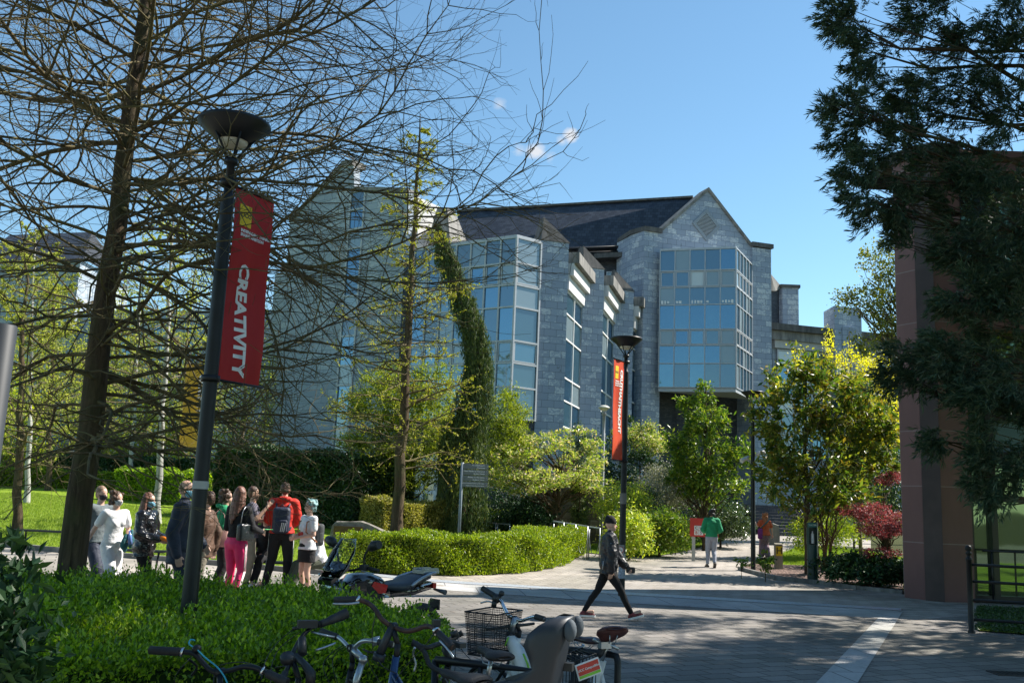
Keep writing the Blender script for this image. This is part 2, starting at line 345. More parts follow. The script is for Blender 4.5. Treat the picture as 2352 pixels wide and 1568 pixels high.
# plaza paving: everything in front up to the lawn kerb and the beds
KERB=[(-60,1247),(100,1264),(261,1278),(472,1295),(688,1315),(770,1322)]
kerb=[xy(G(*p)) for p in KERB]
drape('plaza_paving',[(-30,-6),(30,-6),(30,30),(14,30),xy(G(2074,1368)),xy(G(1970,1356)),xy(G(1876,1342)),xy(G(1783,1332)),xy(G(1698,1310)),xy(G(1735,1284)),xy(G(1800,1268)),xy(G(1845,1252)),xy(G(2000,1262)),xy(G(2000,1240)),xy(G(1840,1222)),xy(G(1770,1222)),
   xy(G(1659,1238)),xy(G(1619,1250)),xy(G(1569,1264)),xy(G(1506,1275)),xy(G(1419,1275)),xy(G(1344,1266)),xy(G(1280,1240)),xy(G(1100,1290)),xy(G(900,1290)),xy(G(760,1310))]+kerb[::-1]+[(-30,kerb[0][1]-2)],0.0,M['pave'])
drape('lawn',kerb+[xy(G(800,1270)),xy(G(790,1200)),xy(G(480,1160)),(-14,56),(-60,58),(-40,kerb[0][1]+2)],.03,M['lawn'])
drape('lawn',[xy(G(*p)) for p in ((1344,1269),(1419,1278),(1506,1278),(1569,1267),(1619,1253),(1662,1241),(1640,1225),(1500,1230),(1345,1240))],.03,M['lawn'])
drape('planting_bed',[xy(G(*p)) for p in ((1700,1306),(1783,1328),(1876,1338),(1970,1352),(2074,1362),(2074,1335),(1960,1318),(1850,1300),(1740,1296))],.03,M['mulch'])
drape('lawn',[xy(G(*p)) for p in ((1740,1296),(1850,1300),(1960,1318),(2074,1335),(2120,1290),(1960,1262),(1845,1254),(1800,1270))],.034,M['lawn'])
drape('path',[xy(G(*p)) for p in ((2170,1390),(2240,1385),(2074,1364),(1990,1354),(1876,1343),(1870,1346),(1990,1366))],.008,M['pave'])
# granite flag strip and serrated drain
sa=[G(700,1311),G(840,1322),G(1180,1348),G(1427,1366),G(1700,1382),G(2072,1402)]
sb=[G(700,1318),G(840,1338),G(1180,1366),G(1427,1384),G(1700,1400),G(2020,1420)]
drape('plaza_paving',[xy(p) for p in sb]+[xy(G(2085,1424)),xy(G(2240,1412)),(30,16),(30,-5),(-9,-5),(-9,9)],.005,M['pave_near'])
drape('path',[xy(p) for p in sa]+[xy(p) for p in sb][::-1],.010,M['strip'],.8)
drape('path',[xy(G(2074,1404)),xy(G(2022,1414)),xy(G(1845,1600)),xy(G(1950,1600))],.012,M['strip'],.8)
da=[G(px,py-4) for px,py in ((700,1310),(840,1320),(1180,1347),(1427,1364),(1700,1380),(2070,1402))]
drape('drain_channel',[xy(p) for p in da]+[xy(G(px,py)) for px,py in ((2070,1403),(1700,1382),(1427,1366),(1180,1348),(840,1322),(700,1311))],.018,M['drain'],.8)
def kerbline(pts,name,label):
    mb=MB(); q=[]
    for a,b in zip(pts[:-1],pts[1:]):
        a=Vector((a[0],a[1],0)); b=Vector((b[0],b[1],0)); n=max(1,int((b-a).length/1.2))
        q+=[a.lerp(b,i/n) for i in range(n)]
    q.append(Vector((pts[-1][0],pts[-1][1],0)))
    for p in q: p.z=T(p.x,p.y)+.03
    for a,b in zip(q[:-1],q[1:]): mb.bar(a,b,.1,.14)
    return tag(mb.build(name,M['conc']),kind='structure')
kerbline(kerb,'kerb','')
kerbline([xy(G(*p)) for p in ((1698,1308),(1783,1330),(1876,1340),(1970,1354),(2074,1364))],'kerb','')
# ================================================================ BUILDINGS
def lerp(a,b,t): return a+(b-a)*t
def glazing(parent,P0,P1,zs,us,mats,pick,fw=.055,proud=.05,fm='frame',name='window',inset=None,transom=True):
    """P0,P1 plan ends; zs row heights (top to bottom); us fractions; outward normal to the right-hand side of P1-P0 mirrored to camera"""
    P0=Vector((P0[0],P0[1],0)); P1=Vector((P1[0],P1[1],0)); d=(P1-P0); l=d.length; d/=l; n=Vector((d.y,-d.x,0))
    if n.dot(-(P0+P1)/2)<0: n=-n
    fr=MB(); pn=MB()
    rows=len(zs)-1; cols=len(us)-1
    for j in range(rows):
        for i in range(cols):
            a=P0+d*l*us[i]; b=P0+d*l*us[i+1]; mi=pick(j,i)
            if rows*cols>20 and random.random()<.16: mi=random.randrange(min(4,len(mats)))
            e_=[n*random.uniform(-.009,.009) for _ in range(3)]; e_.append(e_[0]+e_[2]-e_[1]); pn.face([V(a.x,a.y,zs[j+1])+e_[0],V(b.x,b.y,zs[j+1])+e_[1],V(b.x,b.y,zs[j])+e_[2],V(a.x,a.y,zs[j])+e_[3]],mi)
    up=(0,0,1); off=n*proud
    for z in zs:
        a=P0+V(0,0,z)+off*.5; b=P1+V(0,0,z)+off*.5; fr.bar(a,b,proud+.02,fw)
    for u in us:
        p=P0+d*l*u+off*.5; fr.box(V(p.x,p.y,(zs[0]+zs[-1])/2),(fw,proud+.026,abs(zs[0]-zs[-1])+fw*.9),math.atan2(d.y,d.x))
    if inset:      # opening casements in given rows: inner frame
        for j in inset:
            for i in range(cols):
                a=P0+d*l*us[i]+d*(fw*.5+.05)+off*.4; b=P0+d*l*us[i+1]-d*(fw*.5+.05)+off*.4; z0=zs[j]-fw*.5-.05; z1=zs[j+1]+fw*.5+.05
                for z in (z0,z1): fr.bar(V(a.x,a.y,z),V(b.x,b.y,z),proud*.7,.05)
                for q in (a,b): fr.box(V(q.x,q.y,(z0+z1)/2),(.05,proud*.72,z0-z1),math.atan2(d.y,d.x))
    f=fr.build(name,M[fm],parent); pn.build('pane',[M[k] for k in mats],f)
    return f
hall=thing('university_building','grey limestone building with slate roof, glazed corner bays and stepped buttresses behind the garden trees','building',(8,56,1))
def inv(p): return p      # parts are modelled in world coordinates
hall.location=(0,0,0)
BZ=-.5
# --- main gable block
pl0=W(1450,540,54.6); pl1=W(1480,530,53.6); pl2=W(1520,533,54.0); pr0=W(1728,567,56.0); pr1=W(1771,573,56.4)
ztop=pl1.z
gdir=(Vector((pr0.x,pr0.y,0))-Vector((pl1.x,pl1.y,0))).normalized(); gn=Vector((gdir.y,-gdir.x,0))
bk=-gn
def off(p,v,k): return (p[0]+v[0]*k,p[1]+v[1]*k)
mb=MB()
mb.prism([xy(pl1),xy(pl2),off(pl2,bk,3),off(pl0,bk,2),xy(pl0)],BZ,ztop)
mb.prism([xy(pr0),xy(pr1),off(pr1,bk,5),off(pr0,bk,5)],BZ,ztop-.05)
mb.build('pier',M['stone'],hall)
mb=MB()
for plan in ([off(pl1,gn,.12),off(pl2,gn,.12),off(pl2,bk,3),off(pl0,bk,2),off(pl0,gdir,-.12)],[off(off(pr0,gn,.12),gdir,-.05),off(off(pr1,gn,.12),gdir,.12),off(off(pr1,bk,5),gdir,.12),off(pr0,bk,5)]):
    mb.prism(plan,ztop+.003,ztop+.28,bottom=True)
mb.build('coping',M['conc_dark'],hall)
gp0=off(pl2,bk,.12); gp1=off(pr0,bk,.12)
apx=W(1621,437,55.0); 
e0=V(gp0[0],gp0[1],ztop+.1); e1=V(gp1[0],gp1[1],ztop-.05)
ap=V(lerp(gp0[0],gp1[0],.51),lerp(gp0[1],gp1[1],.51),apx.z)
zbay1=W(1690,570,52.3).z; zbay0=W(1690,890,52.3).z
mb=MB(); mb.slab([V(gp0[0],gp0[1],zbay0),V(gp1[0],gp1[1],zbay0),e1,ap,e0],bk*.5,uvdir=gdir)
mb.build('wall',M['stone'],hall)
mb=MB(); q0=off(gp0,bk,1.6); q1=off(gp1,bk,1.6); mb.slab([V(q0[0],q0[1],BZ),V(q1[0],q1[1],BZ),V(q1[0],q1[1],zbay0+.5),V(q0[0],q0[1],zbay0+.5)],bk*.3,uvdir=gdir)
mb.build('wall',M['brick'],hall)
mb=MB()                                   # sloped copings with depth
for a,b in ((e0,ap),(ap,e1)):
    o=gn*.12; up=V(0,0,.16); mb.slab([a+o+up*.02,b+o+up*.02,b+o+up*1.4,a+o+up*1.4],bk*1.2)
mb.build('coping',M['conc'],hall)
# diamond louvre
gc=V(lerp(gp0[0],gp1[0],.49),lerp(gp0[1],gp1[1],.49),W(1621,516,55).z)
def gpt(u,v,o=0): return gc+gdir*u+V(0,0,v)+gn*o
mb=MB(); ou=[(0,1.02),(.98,0),(0,-1.02),(-.98,0)]; inn=[(0,.76),(.72,0),(0,-.76),(-.72,0)]
for i in range(4):
    j=(i+1)%4; mb.slab([gpt(*ou[i]),gpt(*ou[j]),gpt(*inn[j]),gpt(*inn[i])],gn*.07)
s=mb.build('vent',M['conc_vent'],hall)
mb=MB()
for k in range(-8,9):
    v=k*.085; wd=.70*(1-abs(v)/.76)
    if wd>.04: mb.bar(gpt(-wd,v,.03),gpt(wd,v,.03),.05,.035)
mb.slab([gpt(*p,-.02) for p in inn],gn*.025,mi=1)
mb.build('louvre',[M['frame'],M['gutter']],s)
# gable roof behind + main roof
mb=MB(); b6=bk*9
mb.slab([e0+bk*1.1+V(0,0,-.1),ap+bk*1.1+V(0,0,-.1),ap+b6+V(0,0,-.1),e0+b6+V(0,0,-.1)],V(0,0,-.1)); mb.slab([ap+bk*1.1+V(0,0,-.1),e1+bk*1.1+V(0,0,-.1),e1+b6+V(0,0,-.1),ap+b6+V(0,0,-.1)],V(0,0,-.1))
rl=W(1050,487,62.5); rr=W(1592,455,57.3); el=W(1060,578,58.6); er=W(1470,563,56.2); er2=V(er.x+2.4,er.y-.4,er.z)
rd=(rr-rl).normalized()
mb.slab([el,er2,rr,rl],V(0,0,-.12),uvdir=rd)
bl=rl+V(2,4,-4); br_=rr+V(2,4,-4); mb.slab([rl,rr,br_,bl],V(0,0,-.1),uvdir=rd)
rf=mb.build('roof',M['slate'],hall)
mb=MB(); mb.bar(rl+V(0,0,.06),rr+V(0,0,.06),.3,.14); mb.build('ridge_tile',M['conc_dark'],rf)
mb=MB(); mb.tube([el+V(0,-.1,-.08),er+V(0,-.1,-.08)],.09,8); mb.tube([el+V(0,-.1,-.38),er+V(0,-.1,-.38)],.06,8)
for t in (.3,.5,.7,.9): mb.box(el.lerp(er,t)+V(0,-.12,-.25),(.1,.1,.4))
mb.build('gutter',M['gutter'],hall)
# dark brick wall under the eaves
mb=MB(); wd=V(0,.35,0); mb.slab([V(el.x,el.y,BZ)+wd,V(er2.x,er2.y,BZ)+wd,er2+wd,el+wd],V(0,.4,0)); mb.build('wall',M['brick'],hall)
mb=MB(); c0=W(1366,582,56.2); c1=W(1452,577,55.6); mb.slab([c0,c1,c1+V(0,0,-.3),c0+V(0,0,-.3)],V(0,.8,0)); mb.build('cornice',M['conc_dark'],hall)
# small window
a=W(1394,625,56.1); b=W(1449,625,55.9); glazing(hall,xy(a),xy(b),[a.z,a.z-.8],[0,.5,1],['glass_blind'],lambda j,i:0)
# --- projecting glazed corner bay
k0=W(1517,577,53.55); k1=W(1690,570,52.3); k2=W(1726,610,55.9)
by=[572,618.5,657.5,698,755,792.5,834.5,889]; zs=[W(1690,y,52.3).z for y in by]; zs[0]=zbay1; zs[-1]=zbay0
def pick1(j,i):
    if j==0: return 2 if i<4 else 1
    if j==1: return 4 if i==2 else 3
    if j==2: return 1
    if j==3: return 0
    return (0,0,0,1,3)[i] if j<6 else (0,1,0,1,1)[i]
ms=['glass','glass_mid','glass_mid','glass_blind','glass_pale','glass_dark']
us=[0,.2,.4,.6,.8,1]
glazing(hall,xy(k0),xy(k1),zs,us,ms,pick1,inset=(1,4))
glazing(hall,xy(k1),xy(k2),zs,[0,.2,.4,.6,.8,1],ms,lambda j,i:(1,0,3,1,0)[(i+2*j)%5],inset=(1,4))
mb=MB(); mb.prism([xy(k0),xy(k1),xy(k2)],zbay1-.0,zbay1+.12,bottom=True); mb.build('ledge',M['frame'],hall); mb=MB(); mb.prism([xy(k0),xy(k1),xy(k2)],zbay0-.25,zbay0-.04,bottom=True); mb.build('ledge',M['frame'],hall)
for i in range(5):
    for q in range(random.randint(1,4)):
        p=Vector(k0).lerp(Vector(k1),(i+.15+.2*q)/5); 
        mb=MB(); mb.box(V(p.x,p.y+.0,zs[3]+.17)+gn*.03,(.08+.06*random.random(),.02,.12+.1*random.random())); mb.build('book',M['frame_white'],hall)
# --- stepped buttresses with raked caps and tall windows between
def buttress(x0,x1,yt,d0,d1,ax,ay,lx,ly,depth=2.2):
    a=W(x0,yt,d0); b=W(x1,yt+ (x1-x0)*.06,d1); z=a.z; dd=(Vector((b.x,b.y,0))-Vector((a.x,a.y,0))).normalized(); nb=Vector((-dd.y,dd.x,0))
    if nb.y<0: nb=-nb
    m_=MB(); m_.prism([xy(a),xy(b),off(b,nb,depth),off(a,nb,depth)],BZ,z); o=m_.build('buttress',M['stone'],hall)
    ap_=W(ax,ay,d0+.4); h=ap_.z-z
    m_=MB(); A=V(a.x,a.y,z+.004)-nb*.05; B=V(b.x,b.y,z+.004)-nb*.05+dd*.05
    t=max(0.05,(ap_.x-a.x)/max(.1,(b.x-a.x)))
    TA=A.lerp(B,t)+V(0,0,h)+nb*.3
    m_.face([A,B,TA]); m_.face([A+nb*depth*.75,TA+nb*depth*.3,B+nb*depth*.75]); m_.face([A,TA,TA+nb*depth*.3,A+nb*depth*.75]); m_.face([B,B+nb*depth*.75,TA+nb*depth*.3,TA]); m_.face([A,A+nb*depth*.75,B+nb*depth*.75,B])
    m_.build('cap',M['conc_dark'],o)
    return a,b,z,nb
A1,B1,z1,nb1=buttress(1243,1307,551,43.4,43.8,1252,500,1242,548)
A2,B2,z2,nb2=buttress(1340,1388,613,47.9,48.3,1343,566,0,0)
A3,B3,z3,nb3=buttress(1411,1456,664,52.6,53.0,1414,620,0,0,1.2)
def stripwin(P,Q,ctop,cw,panes_n,nm):
    """tall window strip from plan point P to Q with cornice"""
    P=V(P[0],P[1],0);Q=V(Q[0],Q[1],0); d=(Q-P).normalized(); n=V(d.y,-d.x,0)
    if n.x<0: n=-n
    m_=MB(); m_.slab([P+V(0,0,BZ)+n*-.12,Q+V(0,0,BZ)+n*-.12,Q+V(0,0,ctop)+n*-.12,P+V(0,0,ctop)+n*-.12],n*-.3); m_.build('wall',M['conc_pale'],hall)
    m_=MB(); m_.slab([P+V(0,0,ctop-.55)-n*.1,Q+d*cw+V(0,0,ctop-.55)-n*.1,Q+d*cw+V(0,0,ctop)-n*.1,P+V(0,0,ctop)-n*.1],n*.75); m_.build('cornice',M['conc'],hall)
    m_=MB(); m_.slab([P+V(0,0,ctop-1.15)-n*.1,Q+d*cw*.5+V(0,0,ctop-1.15)-n*.1,Q+d*cw*.5+V(0,0,ctop-.553)-n*.1,P+V(0,0,ctop-.553)-n*.1],n*.5)
    m_.slab([P+V(0,0,ctop-1.85)-n*.1,Q+V(0,0,ctop-1.85)-n*.1,Q+V(0,0,ctop-1.153)-n*.1,P+V(0,0,ctop-1.153)-n*.1],n*.28); m_.build('cornice',M['conc_white'],hall)
    z=ctop-1.9; zz=[z]; seq=[1.1,1.25,1.9]; k=0
    while z>3: z-=seq[k%3]; k+=1; zz.append(z)
    glazing(hall,xy(P),xy(Q),zz,[0,.5,1],['glass_mid','glass','glass_blind'],lambda j,i:(0,1,2,0,1)[(j*2+i)%5],fw=.075,fm='frame_white')
stripwin(off(B1,nb1,.3),off(A2,nb2,.1),W(1307,580,44.1).z,.9,2,'')
stripwin(off(B2,nb2,.3),off(A3,nb3,.1),W(1389,633,48.6).z,.7,2,'')
stripwin(off(B3,nb3,.2),xy(W(1472,760,56)),W(1457,683,53.3).z,.6,2,'')
# --- glazed wing left of first buttress
g1=W(1188,542,42.4); g2=W(1243,548,43.3); g0=W(955,560,45.6)
gy=[545,602,653,704,782,833,888,960]; zg=[W(1188,y,42.4).z for y in gy]
glazing(hall,xy(g1),xy(g2),zg,[0,1],['glass_blind','glass_dark','glass_mid'],lambda j,i:(0,0,0,1,2,1,1)[j],fw=.085,inset=(1,4))
wl=(Vector((g0.x,g0.y))-Vector((g1.x,g1.y))).length
glazing(hall,xy(g1),xy(g0),zg,[i/7 for i in range(8)],['glass','glass_mid','glass_blind','glass_dark'],lambda j,i:(3 if (j==0) else (1,2,1,0,1,1)[(j+i)%6]),fw=.075,inset=(1,4))
mb=MB(); mb.prism([xy(g2),xy(g1),xy(g0),off(g0,(0,1),8),off(g2,(0,1),6)],zg[0]+.05,zg[0]+.14,bottom=True); mb.build('ledge',M['frame'],hall)
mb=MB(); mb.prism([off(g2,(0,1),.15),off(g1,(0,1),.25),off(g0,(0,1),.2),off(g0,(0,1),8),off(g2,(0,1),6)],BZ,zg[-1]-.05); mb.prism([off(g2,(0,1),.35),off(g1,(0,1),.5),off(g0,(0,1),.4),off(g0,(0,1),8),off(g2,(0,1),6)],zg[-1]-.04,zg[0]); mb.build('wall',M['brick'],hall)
# ground floor door
d0=W(942,1080,45.0); d1=W(1003,1080,44.5)
glazing(hall,xy(d0),xy(d1),[W(942,1040,45).z,W(942,1128,45).z,W(942,1185,45).z],[0,.5,1],['glass_dark'],lambda j,i:0,fw=.16,fm='frame_white',name='door')
# --- left tower
t0=W(657,620,52); t1=W(939,441,47.0); td=(Vector((t1.x,t1.y,0))-Vector((t0.x,t0.y,0))); tl=td.length; td/=tl; tn=V(td.y,-td.x,0)
def tp(px,py):                            # intersect ray with tower plane
    r=ray(px,py); o=V(0,0,CAMZ); k=(V(t0.x,t0.y,0)-o).dot(tn)/r.dot(tn); return o+r*k
def tu(p): return (Vector((p.x,p.y,0))-Vector((t0.x,t0.y,0))).dot(td)
prof=[(657,626),(678,506),(787,382),(812,380),(814,437),(939,441)]
P=[tp(*p) for p in prof]; b0=V(t0.x,t0.y,BZ); b1=V(t1.x,t1.y,BZ)
P[0]=V(t0.x,t0.y,P[1].z-.1); P[1]=P[0]+V(0,0,.0)
P=[P[0]]+P[2:]; P[-1]=V(t1.x,t1.y,P[-1].z)
mb=MB(); mb.slab([b0,b1]+P[::-1],-tn*.5,uvdir=td); mb.build('wall',M['stone_pale'],hall)
mb=MB(); a=P[0]; b=P[1]; mb.slab([a+tn*.1,b+tn*.1,b+tn*.1+V(0,0,.25),a+tn*.1+V(0,0,.25)],-tn*1.1); mb.slab([P[1]+tn*.1,P[2]+tn*.1,P[2]+tn*.1+V(0,0,.3),P[1]+tn*.1+V(0,0,.3)],-tn*1.1)
mb.slab([P[3]+tn*.1,P[4]+tn*.1,P[4]+tn*.1+V(0,0,.2),P[3]+tn*.1+V(0,0,.2)],-tn*1.0); mb.build('coping',M['conc'],hall)
ts=W(978,458,50.5); mb=MB(); mb.prism([off(t1,-tn,.51),xy(ts),off(ts,(-1,.3),4),off(t1,-tn,4)],BZ,t1.z-.05); mb.build('wall',M['conc_white'],hall)  # side face coloured whiter than the front to carry its sunlight
wu0=tu(tp(806,470)); wu1=tu(tp(838,470)); zt=tp(820,440).z; zz=[zt]
for h in (1.05,1.1,1.1,1.6)*4:
    if zz[-1]-h>2.5: zz.append(zz[-1]-h)
pa=Vector((t0.x,t0.y,0))+td*wu0+tn*.02; pb=Vector((t0.x,t0.y,0))+td*wu1+tn*.02
glazing(hall,xy(pa),xy(pb),zz,[0,1],['glass_dark','glass','glass_blind','glass_mid'],lambda j,i:(0,1,2,1,3,2)[j%6],fw=.1)
# raked parapet right of the tower
mb=MB(); q=[W(981,556,47.3),W(1004,478,47.3),W(1027,476,47.3),W(1034,556,47.3)]; mb.slab(q,V(0,.8,0)); q=[W(1027,476,47.3),W(1042,478,48.4),W(1071,552,49.8),W(1034,556,47.3)]; mb.slab(q,V(-.1,.7,0))
mb.build('coping',M['conc'],hall)
mb=MB(); a=W(632,629,53.4); b=W(660,629,52.6); mb.prism([xy(a),xy(b),off(b,(0,1),2),off(a,(0,1),2)],BZ,a.z); mb.build('pier',M['stone_pale'],hall)
# --- right side: small tower, pier and low wing
mb=MB(); a=W(1768,626,58.5); b=W(1796,660,59.5); mb.slab([V(a.x,a.y,BZ),V(b.x,b.y,BZ),b,a],V(0,.6,0)); mb.build('wall',M['brick'],hall)
mb=MB(); mb.slab([W(1768,626,58.4),W(1797,660,59.3),W(1782,668,58.6),W(1768,668,58.3)],V(0,.4,0)); mb.build('coping',M['conc'],hall)
mb=MB(); a=W(1797,660,59.0); b=W(1834,661,59.0); mb.prism([xy(a),xy(b),off(b,(0,1),3),off(a,(-.6,1),3)],BZ,a.z); mb.build('pier',M['stone'],hall)
mb=MB(); mb.prism([off(a,(-.1,-.1),1),off(b,(.1,-.1),1),off(b,(.1,1),3),off(a,(-.6,1),3)],a.z+.003,a.z+.2,bottom=True); mb.build('coping',M['conc_dark'],hall)
l0=W(1752,742,57.5); l1=W(2250,742,62); zl=l0.z; l1.z=zl
ld=(Vector((l1.x,l1.y,0))-Vector((l0.x,l0.y,0))).normalized(); ln=V(ld.y,-ld.x,0)
def lslab(o0,o1,za,zb,th,mat,nm,x0=0):
    m_=MB(); A=Vector((l0.x,l0.y,0))+ln*o0+ld*x0; B=Vector((l1.x,l1.y,0))+ln*o0; m_.slab([A+V(0,0,zb),B+V(0,0,zb),B+V(0,0,za),A+V(0,0,za)],-ln*th); m_.build(nm,M[mat],hall)
lslab(.5,0,zl,zl-.42,1,'conc_dark','coping'); lslab(.25,0,zl-.423,zl-1.0,.8,'conc','cornice',.3); lslab(.1,0,zl-1.003,zl-1.5,.6,'conc_pale','cornice',.8); lslab(-.2,0,zl-1.5,BZ,.4,'stone_pale','wall',.8)
A=Vector((l0.x,l0.y,0))+ld*1.1+ln*-.1; B=Vector((l1.x,l1.y,0))+ln*-.1
glazing(hall,xy(A),xy(B),[zl-1.6,zl-2.7,zl-4.4,zl-5.6,zl-6.8,zl-8.4],[i/13 for i in range(14)],['glass_pale','glass_mid','glass','glass_blind'],lambda j,i:(3,3,2,3)[i%4] if j==0 else (1,2,0,1,3)[(i+j)%5] if j else 0,fw=.09)
mb=MB(); a=W(1916,702,58); b=W(1978,702,58.6); mb.prism([xy(a),xy(b),off(b,(0,1),2),off(a,(0,1),2)],zl-3,a.z); a=W(1935,760,58.1);b=W(1968,760,58.1); mb.prism([xy(a),xy(b),off(b,(0,1),1),off(a,(0,1),1)],BZ,zl+.1); mb.build('pier',M['stone'],hall)
# --- far-left wing behind the trees
lw=thing('long_building','long grey building with dark slate roof hidden behind bare trees','building')
a=W(-60,600,70); b=W(185,600,68); mb=MB(); mb.prism([xy(a),xy(b),off(b,(0,1),9),off(a,(0,1),9)],0,a.z); c=W(180,712,69); d=W(645,712,65); mb.prism([xy(c),xy(d),off(d,(0,1),7),off(c,(0,1),7)],0,c.z-.1); mb.build('wall',M['stone_pale'],lw)
mb=MB(); e=V(a.x,a.y-.3,a.z); f=V(b.x+.3,b.y-.3,a.z); g=V(b.x-1.5,b.y+4.5,a.z+3.4); h=V(a.x,a.y+4.5,a.z+3.4); mb.slab([e,f,g,h],V(0,0,-.2),uvdir=(1,0,0)); mb.face([f,V(b.x+.3,b.y+9,a.z),g]); mb.build('roof',M['slate'],lw)
for i in range(8):
    p0=W(-20+i*75,735,69.6 -i*.5); p1=W(12+i*75,735,69.5-i*.5)
    glazing(lw,xy(p0),xy(p1),[p0.z,p0.z-1.6,p0.z-3.2],[0,.5,1],['glass','glass_mid'],lambda j,i:(i+j)%2)
# --- low dark plinth wall behind the left hedge
pw=tag(None or thing('garden_wall','low dark brick wall behind the clipped hedge on the far left lawn','wall'))
a=W(-60,1068,60); b=W(500,1078,56); mb=MB(); mb.prism([xy(a),xy(b),off(b,(0,1),.4),off(a,(0,1),.4)],0,[a.z,b.z,b.z,a.z]); mb.build('wall',M['brick'],pw)
# --- red sandstone building on the right
rb=thing('sandstone_building','red sandstone and dark glass building at the right edge behind the conifer boughs','building')
c0=G(2076,1364); s0=W(2072,700,c0.y); c1=G(2113,1370); c2=G(2156,1372); c3=G(2225,1371)
X0=c0.x; zr=10.3
c1=V(X0+.62,21.1,0) ; 
X0=W(2075,1300,21.75).x; pA=(X0,21.75); pB=(W(2113,1000,21.25).x,21.25); pC=(W(2156,1000,21.0).x,21.0); pD=(W(2225,1000,21.1).x,21.1)
mb=MB(); mb.prism([pA,pB,pC,pD,(pD[0],23.5),(X0*23.5/21.75+.05,23.5)],-.2,zr); mb.build('pier',M['sand'],rb)
DS=simple('dark_sandstone',(.060,.038,.034),.6,var=.35,scale=1.5)
mb=MB(); mb.slab([V(pB[0]+.01,pB[1],.0),V(pC[0],pC[1],.0),V(pC[0],pC[1],zr-.01),V(pB[0]+.01,pB[1],zr-.01)],V(-.02,-.06,0)); mb.build('dark_slab',DS,rb)  # thin darker slab over the middle face of the pier
mb=MB(); mb.prism([(pA[0]-.06,21.7),(pB[0],21.18),(pC[0],20.88),(pD[0]+.05,20.9),(pD[0]+.05,23.5),(X0-.06,23.5)],zr+.003,zr+.3); mb.build('coping',M['conc_dark'],rb)
gx=pD[0]+.25; GY=21.35
mb=MB(); mb.prism([(gx-.3,GY+.12),(gx+9,GY+.12),(gx+9,24.3),(gx+1.0,24.3),(X0*23.6/21.75+.3,23.6),(gx-.3,23.6)],-.2,zr-.3); mb.build('wall',M['frame_dark'],rb)
zz=[zr-.2,8.6,7.0,6.6,5.0,3.95,3.15,1.6,.62,.1]; zz=[9.9,8.2,6.6,4.15,3.3,2.3,.1]
def pk(j,i): return 1 if j==3 else 0
glazing(rb,(gx-.22,GY),(gx+8.8,GY),zz,[0,.06,.2,.34,.48,.62,.76,.9,1],['mirror_glass','panel_blue'],pk,fw=.13,proud=.12,fm='frame_dark')
mb=MB(); mb.box((gx+4,GY-.25,6.6),(8.6,.5,.9)); mb.box((gx+4,GY-.2,zr-.1),(8.6,.6,.5)); mb.build('band',M['sand'],rb)
mb=MB()
for k in range(9): mb.tube([(gx+.1+k*.9,GY-.35,.1),(gx+.1+k*.9,GY-.35,1.15)],.02,6)
mb.tube([(gx-.1,GY-.35,1.15),(gx+8,GY-.35,1.15)],.025,6); mb.build('railing',M['frame_dark'],rb)
mb=MB(); mb.box((gx+4.6,GY-1.2,3.6),(.42,.42,7.4)); mb.build('pillar_reflection',M['conc_white'],rb)  # solid white shaft added in place of a pillar's reflection in the glass
# ================================================================ VEGETATION
def nrmz(a): return a/np.maximum(np.linalg.norm(a,axis=1,keepdims=True),1e-9)
class Tubes:
    def __init__(s): s.v=[];s.f=[];s.n=0
    def add(s,p,r,k=4):
        p=np.asarray(p,float); n=len(p); r=np.asarray(r,float)
        t=np.gradient(p,axis=0); t=nrmz(t); ref=np.array([0.31,0.17,.93]); u=np.cross(t,ref); u=nrmz(u); w_=np.cross(t,u)
        a=np.arange(k)*2*np.pi/k
        ring=p[:,None,:]+(u[:,None,:]*np.cos(a)[None,:,None]+w_[:,None,:]*np.sin(a)[None,:,None])*r[:,None,None]
        s.v.append(ring.reshape(-1,3)); i=np.arange(n-1)[:,None]*k; j=np.arange(k)[None,:]; j2=(j+1)%k
        f=np.stack([i+j,i+j2,i+k+j2,i+k+j],-1).reshape(-1,4)+s.n; s.f.append(f); s.n+=n*k
    def build(s,name,mat,parent=None):
        return fast_mesh(name,np.concatenate(s.v),np.concatenate(s.f),mat,parent,True)
def curve(p0,d,L,n,wig,grav,rg,up=0.0):
    """random walk branch: start, direction, length"""
    pts=[np.array(p0,float)]; d=np.array(d,float); d/=np.linalg.norm(d); st=L/n
    for i in range(n):
        d=d+rg.normal(0,wig,3); d[2]+=grav+up*(i/n); d/=np.linalg.norm(d); pts.append(pts[-1]+d*st)
    return np.array(pts)
def leafquads(c,ax,nr,L,Wd):
    """c centres, ax axis unit, nr rough normal, L length array, Wd width array -> verts, quads (diamond leaves)"""
    ax=nrmz(ax); sd=nrmz(np.cross(ax,nr)); up=np.cross(sd,ax)
    L=np.broadcast_to(L,(len(c),))[:,None]; Wd=np.broadcast_to(Wd,(len(c),))[:,None]
    v=np.stack([c-ax*L*.5,c+sd*Wd*.5-ax*L*.02+up*L*.05,c+ax*L*.5,c-sd*Wd*.5-ax*L*.02+up*L*.05],1).reshape(-1,3)
    return v,np.arange(len(c)*4).reshape(-1,4)
def rdir(n,rg): return nrmz(rg.normal(0,1,(n,3)))
def shell(n,rg,lo=.6): 
    d=rdir(n,rg); r=lo+(1-lo)*rg.random(n)**.6; return d*r[:,None]
